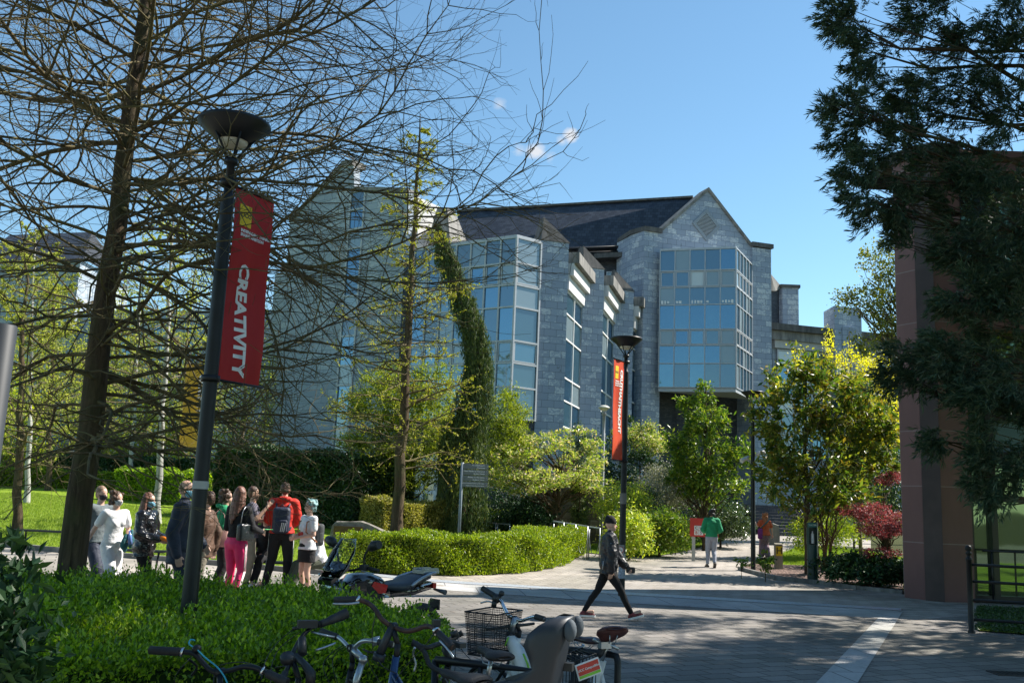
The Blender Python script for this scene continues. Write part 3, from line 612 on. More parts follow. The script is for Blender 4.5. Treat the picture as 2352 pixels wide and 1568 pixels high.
def crown_leaves(blobs,nclump,per,cr,L,Wd,rg,lo=.55,updir=(0,0,.5),droop=0,flat=1.0,tip=True):
    """clumps of leaves spread in ellipsoid blobs"""
    vol=np.array([b[3]*b[4]*b[5] for b in blobs]); pr=vol**.75; pr/=pr.sum()
    cs=[]
    bi=rg.choice(len(blobs),nclump,p=pr)
    for i in range(len(blobs)):
        m=int((bi==i).sum()); b=blobs[i]; cs.append(np.array(b[:3])+shell(m,rg,lo)*np.array(b[3:6]))
    cc=np.concatenate(cs); cen=np.concatenate([np.repeat(np.array(b[:3])[None],int((bi==i).sum()),0) for i,b in enumerate(blobs)])
    out=nrmz(cc-cen); n=len(cc)*per; sc=cr*(.6+.8*rg.random((len(cc),1)))
    c=np.repeat(cc,per,0)+rg.normal(0,1,(n,3))*np.repeat(sc,per,0)*np.array([1,1,flat])*.55
    o=np.repeat(out,per,0); ax=o*.7+rg.normal(0,.6,(n,3)); ax[:,2]-=droop
    nr=rg.normal(0,.55,(n,3))+np.array(updir)+o*.25
    s=.65+.7*rg.random(n)
    v,q=leafquads(c,ax,nr,L*s,Wd*s); return v,q,cc
def limbs(tb,base,top,r0,targets,rg,k=5,wig=.12,rl=.3,sag=0.0):
    base=np.array(base,float); top=np.array(top,float); n=10
    tt=np.linspace(0,1,n)[:,None]; trunk=base+(top-base)*tt+rg.normal(0,.02,(n,3))*np.linalg.norm(top-base)*.25*np.sin(tt*np.pi)
    tb.add(trunk,r0*(1-.8*tt[:,0]),8)
    H=np.linalg.norm(top-base)
    for c in targets:
        hz=max(.12,min(.95,((c[2]-base[2])/H)-.12-.25*rg.random())); p=base+(top-base)*hz
        m=7; s=np.linspace(0,1,m)[:,None]; q=p+(c-p)*s; q[:,2]+=sag*np.sin(s[:,0]*np.pi)*np.linalg.norm(c-p); q[1:-1]+=rg.normal(0,wig*.18*np.linalg.norm(c-p),(m-2,3))
        r=max(.006,r0*rl*(1-hz*.6)); tb.add(q,r*(1-.85*s[:,0])+.003,4)
def tree(name,label,cat,base,top,r0,blobs,leaf,bark,seed,nclump=150,per=60,cr=.3,L=.1,Wd=.05,lo=.5,nl=40,group=None,stems=None,droop=0,updir=(0,0,.5),flat=1.,sag=0.,rl=.3):
    rg=np.random.default_rng(seed); t=thing(name,label,cat,base,0,group); b=np.array(base,float)
    v,q,cc=crown_leaves(blobs,nclump,per,cr,L,Wd,rg,lo,updir,droop,flat)
    fast_mesh('crown',v-b,q,leaf,t)
    tb=Tubes(); idx=rg.permutation(len(cc))[:nl]
    if stems:
        for i,s_ in enumerate(stems): limbs(tb,np.array(s_[0])-b,np.array(s_[1])-b,s_[2],cc[idx[i::len(stems)]]-b,rg,rl=rl)
    else: limbs(tb,b*0,np.array(top)-b,r0,cc[idx]-b,rg,sag=sag,rl=rl)
    tb.build('trunk',bark,t); return t
LF={}
LF['hedge']=leafm('lime_hedge_leaf',[(.05,.10,.006),(.13,.20,.010),(.24,.32,.015),(.42,.46,.03)],.4,.38)
LF['hedge_front']=leafm('box_hedge_leaf',[(.055,.11,.009),(.12,.22,.012),(.24,.37,.018),(.46,.55,.03)],.35,.42)
LF['laurel']=leafm('dark_laurel_leaf',[(.010,.035,.012),(.02,.06,.02),(.05,.10,.03)],.5,.12,.3)
LF['ivy']=leafm('ivy_leaf',[(.012,.04,.012),(.03,.075,.02),(.06,.12,.03)],.4,.15)
LF['magnolia']=leafm('magnolia_leaf',[(.03,.07,.012),(.07,.13,.02),(.14,.18,.025),(.25,.25,.035),(.18,.11,.02)],.38,.42,.35)
LF['magnolia_green']=leafm('green_magnolia_leaf',[(.035,.085,.014),(.08,.15,.02),(.15,.22,.025),(.26,.28,.03)],.38,.42,.35)
LF['lime']=leafm('yellow_green_leaf',[(.15,.22,.015),(.28,.33,.02),(.42,.42,.03)],.5,.45)
LF['yellow']=leafm('yellow_spring_leaf',[(.45,.42,.02),(.62,.56,.03),(.75,.66,.05)],.5,.45)
LF['olive']=leafm('olive_spring_leaf',[(.09,.11,.02),(.16,.18,.03),(.26,.24,.04)],.5,.4)
LF['cypress']=leafm('feathery_cypress_leaf',[(.08,.12,.012),(.17,.22,.02),(.33,.35,.03)],.6,.45)
LF['dark_conifer']=leafm('dark_conifer_needles',[(.03,.065,.016),(.07,.115,.025),(.17,.20,.04)],.65,.15)
LF['sequoia']=leafm('sequoia_needles',[(.016,.045,.022),(.030,.070,.034),(.055,.10,.05),(.15,.17,.10)],.55,.15)
LF['silver']=leafm('silver_grey_leaf',[(.14,.15,.12),(.24,.25,.21),(.34,.32,.28)],.6,.2)
LF['varieg']=leafm('golden_variegated_leaf',[(.10,.13,.02),(.32,.29,.06),(.50,.44,.14)],.5,.3)
LF['choisya']=leafm('bright_yellow_shrub_leaf',[(.12,.22,.02),(.35,.42,.04),(.60,.58,.08)],.4,.35)
LF['maple']=leafm('red_maple_leaf',[(.15,.035,.04),(.27,.085,.085),(.40,.17,.16)],.5,.45,tcol=(1.1,.6,.6))
LF['cherry']=leafm('cherry_leaf_and_blossom',[(.16,.24,.03),(.27,.35,.05),(.38,.40,.10),(.62,.46,.42)],.5,.4)
LF['birch']=leafm('birch_spring_leaf',[(.22,.26,.05),(.34,.36,.07),(.46,.44,.12)],.6,.5)
LF['holly']=leafm('holly_leaf',[(.03,.06,.02),(.06,.10,.035),(.13,.17,.08)],.22,.15,.8)
LF['grass']=leafm('grass_blade',[(.10,.17,.012),(.19,.27,.02),(.30,.36,.04)],.6,.35)
LF['bud']=leafm('young_larch_bud',[(.22,.26,.02),(.36,.38,.03),(.45,.36,.04)],.5,.4)
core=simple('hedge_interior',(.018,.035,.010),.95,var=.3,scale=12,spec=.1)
def hedge(name,label,outline,h0,h1,leaf,n,L,Wd,seed,sprig=.1,group=None,cat='hedge',corem=None,top_wave=.06,shoots=0,shl=.14):
    """solid clipped hedge: inner core plus leaf shell. outline: ccw plan polygon"""
    rg=np.random.default_rng(seed); P=np.array(outline,float)
    ar=sum(P[i][0]*P[(i+1)%len(P)][1]-P[(i+1)%len(P)][0]*P[i][1] for i in range(len(P)))
    if ar<0: P=P[::-1]
    cx,cy=P.mean(0); t=thing(name,label,cat,(cx,cy,T(cx,cy)),0,group); b=np.array([cx,cy,T(cx,cy)])
    # side points
    seg=np.roll(P,-1,0)-P; ln=np.linalg.norm(seg,axis=1); per=ln.sum(); hgt=h1-h0
    A=0.5*abs(ar); sideA=per*hgt; nt=int(n*A/(A+sideA)); ns=n-nt
    i=rg.choice(len(P),ns,p=ln/per); u=rg.random(ns)[:,None]; xy_=P[i]+seg[i]*u; nn=np.stack([seg[i][:,1],-seg[i][:,0]],1)/ln[i][:,None]
    z=h0+hgt*rg.random(ns); bul=.05*np.sin(xy_[:,0]*5+z*4)+.05*np.sin(xy_[:,1]*7-z*6)
    depth=rg.random(ns)**1.5*sprig*1.2-sprig*.3
    ps=np.concatenate([xy_-nn*(depth-bul)[:,None],z[:,None]],1); on=np.concatenate([nn,np.zeros((ns,1))],1)
    # top points by rejection
    lo,hi=P.min(0),P.max(0); q=[]
    def inside(x):
        c=np.zeros(len(x),bool); j=len(P)-1
        for k in range(len(P)):
            a,b_=P[k],P[j]; cond=((a[1]>x[:,1])!=(b_[1]>x[:,1]))&(x[:,0]<(b_[0]-a[0])*(x[:,1]-a[1])/(b_[1]-a[1]+1e-12)+a[0]); c^=cond; j=k
        return c
    while sum(map(len,q))<nt:
        x=lo+(hi-lo)*rg.random((nt*2+50,2)); q.append(x[inside(x)])
    x=np.concatenate(q)[:nt]; wv=top_wave*(np.sin(x[:,0]*3.1+1)+np.sin(x[:,1]*4.3)+.7*np.sin(x[:,0]*9+x[:,1]*7))
    pt=np.concatenate([x,(h1+wv-sprig*.6*rg.random(nt)**1.3+sprig*.5*(rg.random(nt)<.25)*rg.random(nt))[:,None]],1); ot=np.tile([0,0,1.],(nt,1))
    if shoots:
        i_=rg.integers(0,len(pt),shoots); K=11; u_=np.tile(np.arange(K)/K,shoots); l_=np.repeat(shl*(.5+rg.random(shoots)),K); dr_=np.repeat(rg.normal(0,.35,(shoots,2)),K,0)
        sp=np.repeat(pt[i_],K,0)+np.column_stack([dr_*(u_*l_)[:,None]+rg.normal(0,.012,(K*shoots,2)),u_*l_-.03]); pt=np.concatenate([pt,sp]); ot=np.concatenate([ot,np.tile([0,0,1.],(K*shoots,1))])
    c=np.concatenate([ps,pt]); o=np.concatenate([on,ot]); c[:,2]+=np.array([T(a,b__) for a,b__ in c[::1,:2]]) 
    # group leaves into sprigs: share direction noise
    ax=o*.55+rg.normal(0,.55,(len(c),3))+np.array([0,0,.45]); nr=rg.normal(0,.7,(len(c),3))+o*.5+np.array([0,0,.3])
    s=.7+.6*rg.random(len(c)); v,qd=leafquads(c,ax,nr,L*s,Wd*s)
    fast_mesh('foliage',v-b,qd,leaf,t)
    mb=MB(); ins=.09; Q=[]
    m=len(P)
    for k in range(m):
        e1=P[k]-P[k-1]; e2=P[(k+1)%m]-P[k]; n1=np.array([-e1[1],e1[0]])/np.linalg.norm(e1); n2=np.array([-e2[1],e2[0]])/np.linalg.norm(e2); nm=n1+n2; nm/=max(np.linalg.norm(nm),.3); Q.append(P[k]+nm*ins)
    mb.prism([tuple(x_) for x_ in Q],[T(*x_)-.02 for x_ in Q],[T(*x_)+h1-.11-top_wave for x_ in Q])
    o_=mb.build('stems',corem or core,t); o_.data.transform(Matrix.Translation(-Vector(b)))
    return t
def P2(*pts): return [xy(G(*p)) for p in pts]
# --- near clipped hedge
fh=[(-7.9,12.2),(-5.2,11.3),(-3.3,10.9),(-2.2,10.5),(-1.25,9.75),(-.78,9.2),(-.50,8.6),(-.55,8.0),(-.95,7.3),(-1.7,6.7),(-3.0,6.15),(-5.5,6.0),(-8.2,6.6)]
hedge('clipped_hedge','broad leafy green hedge in the foreground with bicycles parked against it',fh,.05,.79,LF['hedge_front'],230000,.042,.020,11,.26,top_wave=.045,shoots=2600,shl=.13)
# upright shoots along the top
def shoots(poly,h,n,leaf,seed,name,parent_label):
    pass
# --- ring hedge
out=P2((775,1330),(850,1316),(960,1320),(1100,1320),(1240,1312),(1310,1292),(1348,1268),(1354,1248),(1335,1242))
fr=[(a.x,a.y) for a in (G(772,1318),G(850,1317),G(960,1322),G(1100,1322),G(1235,1313),G(1305,1294),G(1342,1272))]
# inner edge offset
c0_=np.array([.2,27.5]);
def offs(pts,k):
    r=[]
    for p in pts:
        d=c0_-np.array(p); d/=np.linalg.norm(d); r.append(tuple(np.array(p)+d*k))
    return r
hedge('ring_hedge','low bright lime green hedge curving round the garden bed beyond the motorcycle',fr+offs(fr,1.7)[::-1],.03,.86,LF['hedge'],110000,.055,.026,12,.12,top_wave=.03,shoots=1800,shl=.08)
far=[xy(G(1335,1250)),xy(G(1300,1236)),xy(G(1240,1228)),xy(G(1120,1222))]
hedge('ring_hedge','bright lime green hedge strip closing the far side of the curved garden bed',[(p[0],p[1]) for p in far]+[(p[0]-.1,p[1]+1.3) for p in far][::-1],.03,.78,LF['hedge'],30000,.055,.026,13,.12,top_wave=.03)
# --- hedges at the back of the lawn
def strip(name,label,a,b,th,h,leaf,n,L,seed,**k):
    A=np.array(xy(a)); B=np.array(xy(b)); d=(B-A)/np.linalg.norm(B-A); nn=np.array([-d[1],d[0]])
    if nn[1]<0: nn=-nn
    m=max(2,int(np.linalg.norm(B-A)/2)); f=[tuple(A+(B-A)*i/m) for i in range(m+1)]
    hedge(name,label,f+[tuple(np.array(p)+nn*th) for p in f[::-1]],.02,h,leaf,n,L,L*.55,seed,**k)
strip('dark_hedge','tall dark ivy green hedge behind the group of students',G(482,1188),G(800,1222),1.5,2.3,LF['ivy'],60000,.11,21,sprig=.2)
strip('dark_hedge','dark clipped evergreen hedge between the boulder and the larch trunk',G(795,1222),G(945,1226),1.2,2.35,LF['ivy'],26000,.11,22,sprig=.2)
strip('clipped_hedge','low sunlit box hedge at the far left edge of the lawn',W(-80,1140,44),W(235,1128,44),1.2,.85,LF['hedge'],26000,.11,23)
strip('clipped_hedge','rounded sunlit hedge beyond the lawn behind the walkers in masks',W(262,1140,38),W(412,1150,36),1.5,1.25,LF['hedge_front'],22000,.11,24)
strip('dark_hedge','dark hedge row behind the low sunlit hedge at far left',W(-80,1128,50),W(480,1140,47),1.2,1.5,LF['ivy'],26000,.14,25)
strip('variegated_hedge','golden variegated hedge behind the signpost and weeping conifer',G(876,1244),G(1112,1246),1.0,1.15,LF['varieg'],38000,.075,26,sprig=.14)
# --- shrubs
def shrub(name,label,px,py,d,rx,rz,leaf,seed,L=.09,Wd=None,n=70,per=60,ry=None,lo=.55,base=None,cat='shrub',flat=.8,droop=0,cr=.28,updir=(0,0,.5),r0=.05):
    c=W(px,py,d); g=T(c.x,c.y); ry=ry or rx; 
    b=[(c.x,c.y,c.z,rx,ry,rz),(c.x-rx*.45,c.y-.2,max(g+.3,c.z-rz*.4),rx*.6,ry*.6,rz*.6),(c.x+rx*.45,c.y-.1,max(g+.3,c.z-rz*.35),rx*.6,ry*.6,rz*.6),(c.x+rx*.1,c.y,c.z+rz*.35,rx*.6,ry*.6,rz*.6)]
    return tree(name,label,cat,(c.x,c.y,g-.03),(c.x,c.y,c.z),r0,b,leaf,M['bark'],seed,nclump=n,per=per,cr=cr,L=L,Wd=Wd or L*.45,lo=lo,nl=14,flat=flat,droop=droop,updir=updir)
shrub('round_shrub','rounded glossy green shrub between the weeping conifer and the stone wall',1208,1192,32,1.0,.6,LF['laurel'],31,.12,n=90)
shrub('dark_shrub','dark evergreen shrub beside the weeping conifer, behind the signpost',1165,1150,36,1.3,1.1,LF['laurel'],32,.11,n=90)
shrub('yellow_shrub','bright yellow leaved shrub low beside the black banner lamp post',1430,1150,33,1.0,.75,LF['choisya'],33,.08,n=120)
shrub('yellow_shrub','golden shrub on the grass verge directly behind the woman in black',1446,1222,29.5,.75,.62,LF['choisya'],34,.10,n=80,droop=.2)
shrub('spurge_shrub','green shrub with long narrow leaves on the verge left of the red sign',1515,1218,31,.95,.65,LF['magnolia_green'],35,.13,.035,n=120,droop=.1)
shrub('dark_shrub','dark glossy evergreen behind the lamp post with the red banner',1440,1060,37,1.7,1.7,LF['laurel'],36,.11,n=170)
shrub('blossom_shrub','pale leaved shrub top catching the light right of the banner',1470,1005,36.5,1.0,.7,LF['cherry'],37,.10,n=60,lo=.3)
shrub('silver_shrub','silvery grey shrub on the bank above the spurge',1530,1120,35,1.25,.85,LF['silver'],38,.07,n=160)
shrub('grey_shrub','grey green shrub tucked between the yellow shrub and the silver shrub',1482,1165,33.5,.8,.7,LF['holly'],39,.08,n=80)
shrub('dark_shrub','dark spreading laurel behind the red sign and the walker in green',1655,1192,35.5,1.15,.65,LF['holly'],40,.11,n=130)
shrub('undergrowth_shrub','dark undergrowth bush beneath the smaller magnolia',1600,1150,38,1.6,1.1,LF['ivy'],41,.12,n=110)
shrub('young_shrub','yellow green bush under the large magnolia beside the steps',1905,1215,33,.8,.6,LF['lime'],42,.09,n=50)
shrub('young_shrub','small yellow green bush at the foot of the steps left of the bottle station',1850,1222,31,.5,.45,LF['lime'],43,.08,n=34)
shrub('ivy_patch','dark ivy mound under the red maple beside the sandstone pier',1995,1305,24.3,1.25,.30,LF['laurel'],44,.12,n=130,cat='ground cover',flat=.6)
shrub('garden_sapling','small leggy plant beside the right hand lamp post base',1758,1285,24.5,.28,.35,LF['magnolia_green'],45,.11,n=20,per=8,cr=.1,cat='plant',lo=.2,r0=.012)
shrub('garden_sapling','tiny leafy plant in the bark left of the lamp post base',1703,1292,25.2,.22,.14,LF['magnolia_green'],46,.11,n=12,per=7,cr=.08,cat='plant',lo=.2,r0=.010)
shrub('laurel_bush','dark glossy laurel at the left edge below the steel pole',-22,1370,4.6,.22,.34,LF['laurel'],47,.085,.034,n=50,per=14,cr=.1,lo=.3)
shrub('laurel_bush','dark laurel bush low in the bottom left corner of the foreground',-12,1510,4.4,.25,.28,LF['laurel'],48,.085,.034,n=60,per=14,cr=.1,lo=.3)
# stone wall plants / column yew / holly
c=W(1330,1165,32.5); g=T(c.x,c.y); zt=W(1330,1096,32.5).z
tree('columnar_yew','narrow dark columnar yew in front of the stone wall','yew',(c.x,c.y,g),(c.x,c.y,zt),.06,[(c.x,c.y,g+(zt-g)*t,.30,.30,.35) for t in (.15,.35,.55,.75,.88)],LF['dark_conifer'],M['bark'],50,nclump=120,per=60,cr=.1,L=.09,Wd=.03,lo=.6,nl=10)
c=W(1325,1060,35); g=T(c.x,c.y)
tree('holly_tree','upright glossy grey green holly between the cherry and the tall windows','holly',(c.x,c.y,g),W(1330,985,35),.07,[tuple(W(1325,1090,35))+(.85,.8,1.0),tuple(W(1328,1040,35))+(.75,.7,.9),tuple(W(1330,1000,35))+(.32,.3,.55)],LF['holly'],M['bark'],51,nclump=200,per=50,cr=.14,L=.075,Wd=.03,lo=.3,nl=30)
# cherry
def wv(px,py,d,*r): return tuple(W(px,py,d))+r
b=G(1272,1232); b=V(W(1272,1150,32).x,32,T(3,32))
tree('cherry_tree','spreading cherry with pale green leaves and fading blossom beside the signpost','cherry tree',tuple(b),W(1290,1075,32),.14,[wv(1190,1050,31.5,.9,1.0,.5),wv(1215,1110,31,1.1,1.0,.4),wv(1330,1010,33,.9,.8,.5),wv(1350,1110,32,.8,.8,.4),wv(1250,1020,32,1.0,1.2,.45),wv(1330,1075,32,.9,1.0,.5),wv(1160,1100,31,.7,.8,.35),wv(1370,1045,33,.5,.8,.6),wv(1260,1100,31,1.0,1.0,.35)],LF['cherry'],M['bark'],52,nclump=330,per=26,cr=.17,L=.12,Wd=.05,lo=.35,nl=50,flat=.6,rl=.45)
# cypress mass behind larch
b=V(W(900,1200,31).x,31,T(-4,31))
tree('feathery_cypress','yellow green feathery cypress filling the space behind the larch trunk','cypress',tuple(b),W(930,860,31),.14,[wv(880,920,31,1.2,1.2,1.3),wv(960,990,31,1.3,1.2,1.6),wv(1165,960,32.5,.9,1.0,1.1),wv(1180,1010,32.5,.6,.9,.8),wv(850,1050,31,1.2,1.3,1.1),wv(1000,890,31.5,.9,1,.9),wv(930,1090,31,1.2,1,.9),wv(1120,1030,33,1.2,1.2,1.0)],LF['cypress'],M['bark'],53,nclump=560,per=60,cr=.26,L=.14,Wd=.035,lo=.3,nl=40)
b=V(W(1140,1180,37).x,37,T(-1,37))
# magnolias
b=G(1620,1262); b=V(W(1620,1180,34).x,34,T(6.8,34))
tree('magnolia_tree','smaller conical magnolia with glossy leaves in front of the dark recess','magnolia',tuple(b),W(1622,880,34),.11,[wv(1618,905,34,.42,.4,.5),wv(1555,1010,34,.55,.5,.5),wv(1690,1040,34,.6,.6,.6),wv(1570,925,34,.45,.4,.22),wv(1625,965,34,.95,.9,.6),wv(1615,1040,34,1.25,1.1,.8),wv(1640,1110,34,1.3,1.1,.7),wv(1580,1090,34,.9,.9,.7)],LF['magnolia_green'],M['bark'],54,nclump=330,per=26,cr=.19,L=.17,Wd=.065,lo=.45,nl=50,group='glossy leaved magnolias')
b=G(1855,1320)
b2=G(1893,1312)
bl=[wv(1850,850,26,.8,.8,.65),wv(1765,960,26,.5,.7,.9),wv(2010,1000,26,.8,.8,.9),wv(1900,900,26,1.3,1.2,.8),wv(1820,970,26,1.0,1.1,.9),wv(1960,970,26,1.2,1.2,.8),wv(1860,1060,25.5,1.4,1.2,.9),wv(1980,1060,26,.9,1.0,.6),wv(1790,1090,26,.8,1.0,.7),wv(1930,1130,25,1.1,1.0,.5),wv(1850,1160,25,.9,.9,.35),wv(2000,930,27,.7,.8,.6),wv(1780,880,27,.35,.4,.5)]
tree('magnolia_tree','large magnolia with bronze and yellow green glossy leaves beside the bottle station','magnolia',tuple(b),W(1850,830,26),.10,bl,LF['magnolia'],M['bark'],55,nclump=620,per=17,cr=.17,L=.20,Wd=.075,lo=.35,nl=90,group='glossy leaved magnolias',
  stems=[(tuple(b),tuple(W(1850,830,26)),.10),(tuple(b2),tuple(W(1905,1130,24.6)),.06),(tuple(b2+V(.05,0,0)),tuple(W(1880,1150,24.8)),.045),(tuple(b2+V(.1,.05,0)),tuple(W(1935,1120,24.9)),.045),(tuple(b2+V(-.05,0,0)),tuple(W(1850,1150,24.6)),.04)])
# yellow-leaved trees behind
b=V(W(1975,1180,33).x,33,T(12,33))
tree('yellow_leaf_tree','slender tree with bright yellow spring leaves between the magnolia and the pier','tree',tuple(b),W(1950,760,33),.07,[wv(1905,830,33,.22,.3,1.3),wv(1950,870,33,.5,.6,1.3),wv(2010,900,33,.8,.8,1.4),wv(1990,1000,33,1.2,1.0,1.2),wv(1830,840,34,.25,.3,.8),wv(2050,1000,33,.8,.9,1.2),wv(1785,900,34,.2,.3,.6)],LF['yellow'],M['twig_pale'],56,nclump=620,per=22,cr=.18,L=.09,Wd=.055,lo=.2,nl=110)
b=V(W(2120,1180,42).x,42,T(18,42))
tree('spring_tree','tall tree with olive spring leaves rising beside the sandstone pier','tree',tuple(b),W(2080,560,42),.2,[wv(2030,620,42,1.2,1.2,1.3),wv(2000,690,42,1.5,1.3,.8),wv(2050,740,42,1.3,1.3,1.2),wv(1940,690,42,.7,.7,.5),wv(2100,640,42,1.6,1.6,2.2),wv(1990,800,42,1.2,1.2,.7)],LF['olive'],M['twig'],57,nclump=330,per=26,cr=.26,L=.13,Wd=.08,lo=.2,nl=110,rl=.4)
# red maple
b=G(2030,1342)
b=V(W(2035,1300,25).x,25,T(10,25))
tree('red_maple','low red leaved maple in layered tiers beside the sandstone pier','maple',tuple(b),W(2030,1120,25),.06,[wv(1995,1175,24.2,.85,.7,.22),wv(2030,1215,24.0,.8,.7,.22),wv(2050,1100,25.5,.5,.6,.2),wv(2030,1215,24.6,.6,.6,.12),wv(2015,1268,24,.6,.5,.14),wv(2065,1190,24.6,.45,.5,.22),wv(1975,1180,25,.35,.4,.13)],LF['maple'],M['bark'],58,nclump=230,per=44,cr=.14,L=.055,Wd=.028,lo=.2,nl=60,flat=.45,rl=.4)
shrub('dark_shrub','dark maroon and green shrubs in shade behind the red maple',2040,1110,30,1.0,1.2,LF['ivy'],59,.1,n=90)
shrub('dark_shrub','shaded evergreen mass beyond the large magnolia trunk',1960,1160,38,1.9,1.2,LF['cypress'],60,.1,n=150)
# --- weeping dark conifer
def weeping():
    rg=np.random.default_rng(61); d=30
    axis=[(1006,515),(1020,550),(1040,590),(1058,650),(1086,720),(1104,800),(1096,880),(1068,960),(1060,1040),(1062,1130),(1062,1215)]
    wpx=[3,7,11,17,22,28,38,50,58,58,50]
    base=V(W(1058,1215,d).x,d,0); base.z=T(base.x,d)
    t=thing('weeping_conifer','dark weeping conifer leaning and draped like a curtain beside the signpost','conifer',tuple(base)); b=np.array(base)
    A=np.array([tuple(W(x,y,d+.15*math.sin(i))) for i,(x,y) in enumerate(axis)]); tb=Tubes(); tb.add(A-b,np.linspace(.03,.17,len(A)),7)
    vs=[];n=0
    for i in range(1500):
        u=rg.random()**.8*(len(A)-1.01); k=int(u); f=u-k; p=A[k]*(1-f)+A[k+1]*f; r=(wpx[k]*(1-f)+wpx[k+1]*f)/FPX*d*(.35+.7*rg.random())
        a=rg.random()*6.283; q=p+np.array([math.cos(a)*r,math.sin(a)*r*.8,0]); Lh=(.5+.7*rg.random()); m=26
        s=rg.random(m)[:,None]; c=q+np.array([math.cos(a)*.1,math.sin(a)*.1,0])*s-np.array([0,0,1])*s*Lh+rg.normal(0,.035,(m,3))
        c=c[c[:,2]>base.z+.05]
        vs.append(c)
        if i%6==0: tb.add(np.array([p,(p+q)/2+[0,0,.12],q,q-[0,0,Lh*.5]])-b,[.02,.014,.01,.004],3)
    c=np.concatenate(vs); ax=rg.normal(0,.35,(len(c),3)); ax[:,2]-=1; v,q=leafquads(c,ax,rg.normal(0,1,(len(c),3)),.13+.06*rg.random(len(c)),.028)
    fast_mesh('crown',v-b,q,LF['dark_conifer'],t); tb.build('trunk',M['bark'],t)
weeping()
# --- larch with fresh buds (bare-ish)
def bare(name,label,cat,base,top,r0,nlimb,Lmax,seed,bark,z0=.15,ups=.15,kid=11,twig=5,bud=None,nbud=0,budL=.03,droop=-.02,prof=None,lean=.4,group=None,floor=None,extra=(),xmax=None,thick=.33,tw_r=.003,azbias=None,wig=.13):
    rg=np.random.default_rng(seed); b=np.array(base,float); top=np.array(top,float); H=top[2]-b[2]
    t=thing(name,label,cat,tuple(b),0,group); tr=Tubes(); br=Tubes(); tips=[]
    n=16; s=np.linspace(0,1,n); ax=b+(top-b)*s[:,None]; ax[1:-1,:2]+=rg.normal(0,.03,(n-2,2)); rad=r0*(1-s)**.8+.012; rad[0]*=1.25
    tr.add(ax-b,rad,10)
    prof=prof or (lambda h:(1-h)**.6)
    for i in range(nlimb+len(extra)):
        h=z0+(1-z0)*((i+rg.random())/nlimb)**.9; 
        if h>.985: continue
        if i>=nlimb: h=extra[i-nlimb][0]
        p=b+(top-b)*h; az=i*2.399+rg.normal(0,.5)
        if azbias is not None and rg.random()<azbias[1]: az=azbias[0]+rg.normal(0,.75)
        Lb=Lmax*prof(h)*(.65+.5*rg.random())
        if i>=nlimb: az,Lb=extra[i-nlimb][1:]
        if Lb<.25: continue
        d=np.array([math.cos(az),math.sin(az),ups+rg.normal(0,.16)]); nb=max(6,int(Lb/.35)); r1=min(.045,r0*thick)*(.35+.65*(1-h))*(.6+.5*rg.random())*(Lb/Lmax)**.4
        q=curve(p,d,Lb,nb,wig*.9,droop,rg,up=.05)
        if xmax is not None and (q[:,0]>xmax).any(): q=q[:max(3,int(np.argmax(q[:,0]>xmax)))]; nb=len(q)-1
        if floor: q[:,2]=np.maximum(q[:,2],b[2]+floor+.25*(i%5)/5)
        rr=r1*(1-np.linspace(0,1,nb+1))**.8+tw_r; br.add(q-b,rr,5)
        for j in range(1,nb+1):
            for _ in range(kid if False else (1 if rg.random()>.35 else 2)):
                fr_=j/nb; dd=q[j]-q[j-1]; dd/=np.linalg.norm(dd); sdv=np.cross(dd,[0,0,1]); sdv/=np.linalg.norm(sdv)+1e-6; sg=1 if (j+_)%2 else -1
                d2=dd*.75+sdv*sg*(.5+.4*rg.random())+np.array([0,0,rg.normal(.0,.3)]); L2=Lb*(.14+.38*(1-fr_*.7))*(.5+.7*rg.random()); n2=max(4,int(L2/.22))
                q2=curve(q[j],d2,L2,n2,wig*1.1,droop*.8,rg,up=.06)
                if xmax is not None and (q2[:,0]>xmax).any():
                    q2=q2[:int(np.argmax(q2[:,0]>xmax))]; n2=len(q2)-1
                    if n2<2: continue
                if floor: q2[:,2]=np.maximum(q2[:,2],b[2]+floor-.25+.05*(j%7))
                r2=rr[j]*.55*(1-np.linspace(0,1,n2+1))+tw_r; br.add(q2-b,r2,4)
                for m in range(1,n2+1):
                    if rg.random()<twig/6:
                        e=q2[m]-q2[m-1]; e/=np.linalg.norm(e)+1e-9; d3=e+rg.normal(0,.55,3); L3=(.15+.45*rg.random())*min(1,Lb/3); q3=curve(q2[m],d3,L3,4,.16,droop,rg,up=.1)
                        br.add(q3-b,np.linspace(tw_r*1.15,tw_r*.55,5),3); tips.append(q3)
                tips.append(q2)
    tr.build('trunk',bark,t); br.build('crown',M['twig'] if bark is not M['birch'] else M['twig_pale'],t)
    if bud is not None:
        P_=np.concatenate(tips); i=rg.integers(0,len(P_)-1,nbud); c=P_[i]+(P_[i+1]-P_[i])*rg.random((nbud,1))*(np.linalg.norm(P_[i+1]-P_[i],axis=1,keepdims=True)<.4)+rg.normal(0,.012,(nbud,3))
        v,q=leafquads(c,rdir(nbud,rg)+np.array([0,0,.6]),rdir(nbud,rg),budL*(.7+.6*rg.random(nbud)),budL*.6); fast_mesh('leaf_buds',v-b,q,bud,t)
    return t
g=G(152,1395); base=V(W(150,1392,11.2).x,11.2,0)
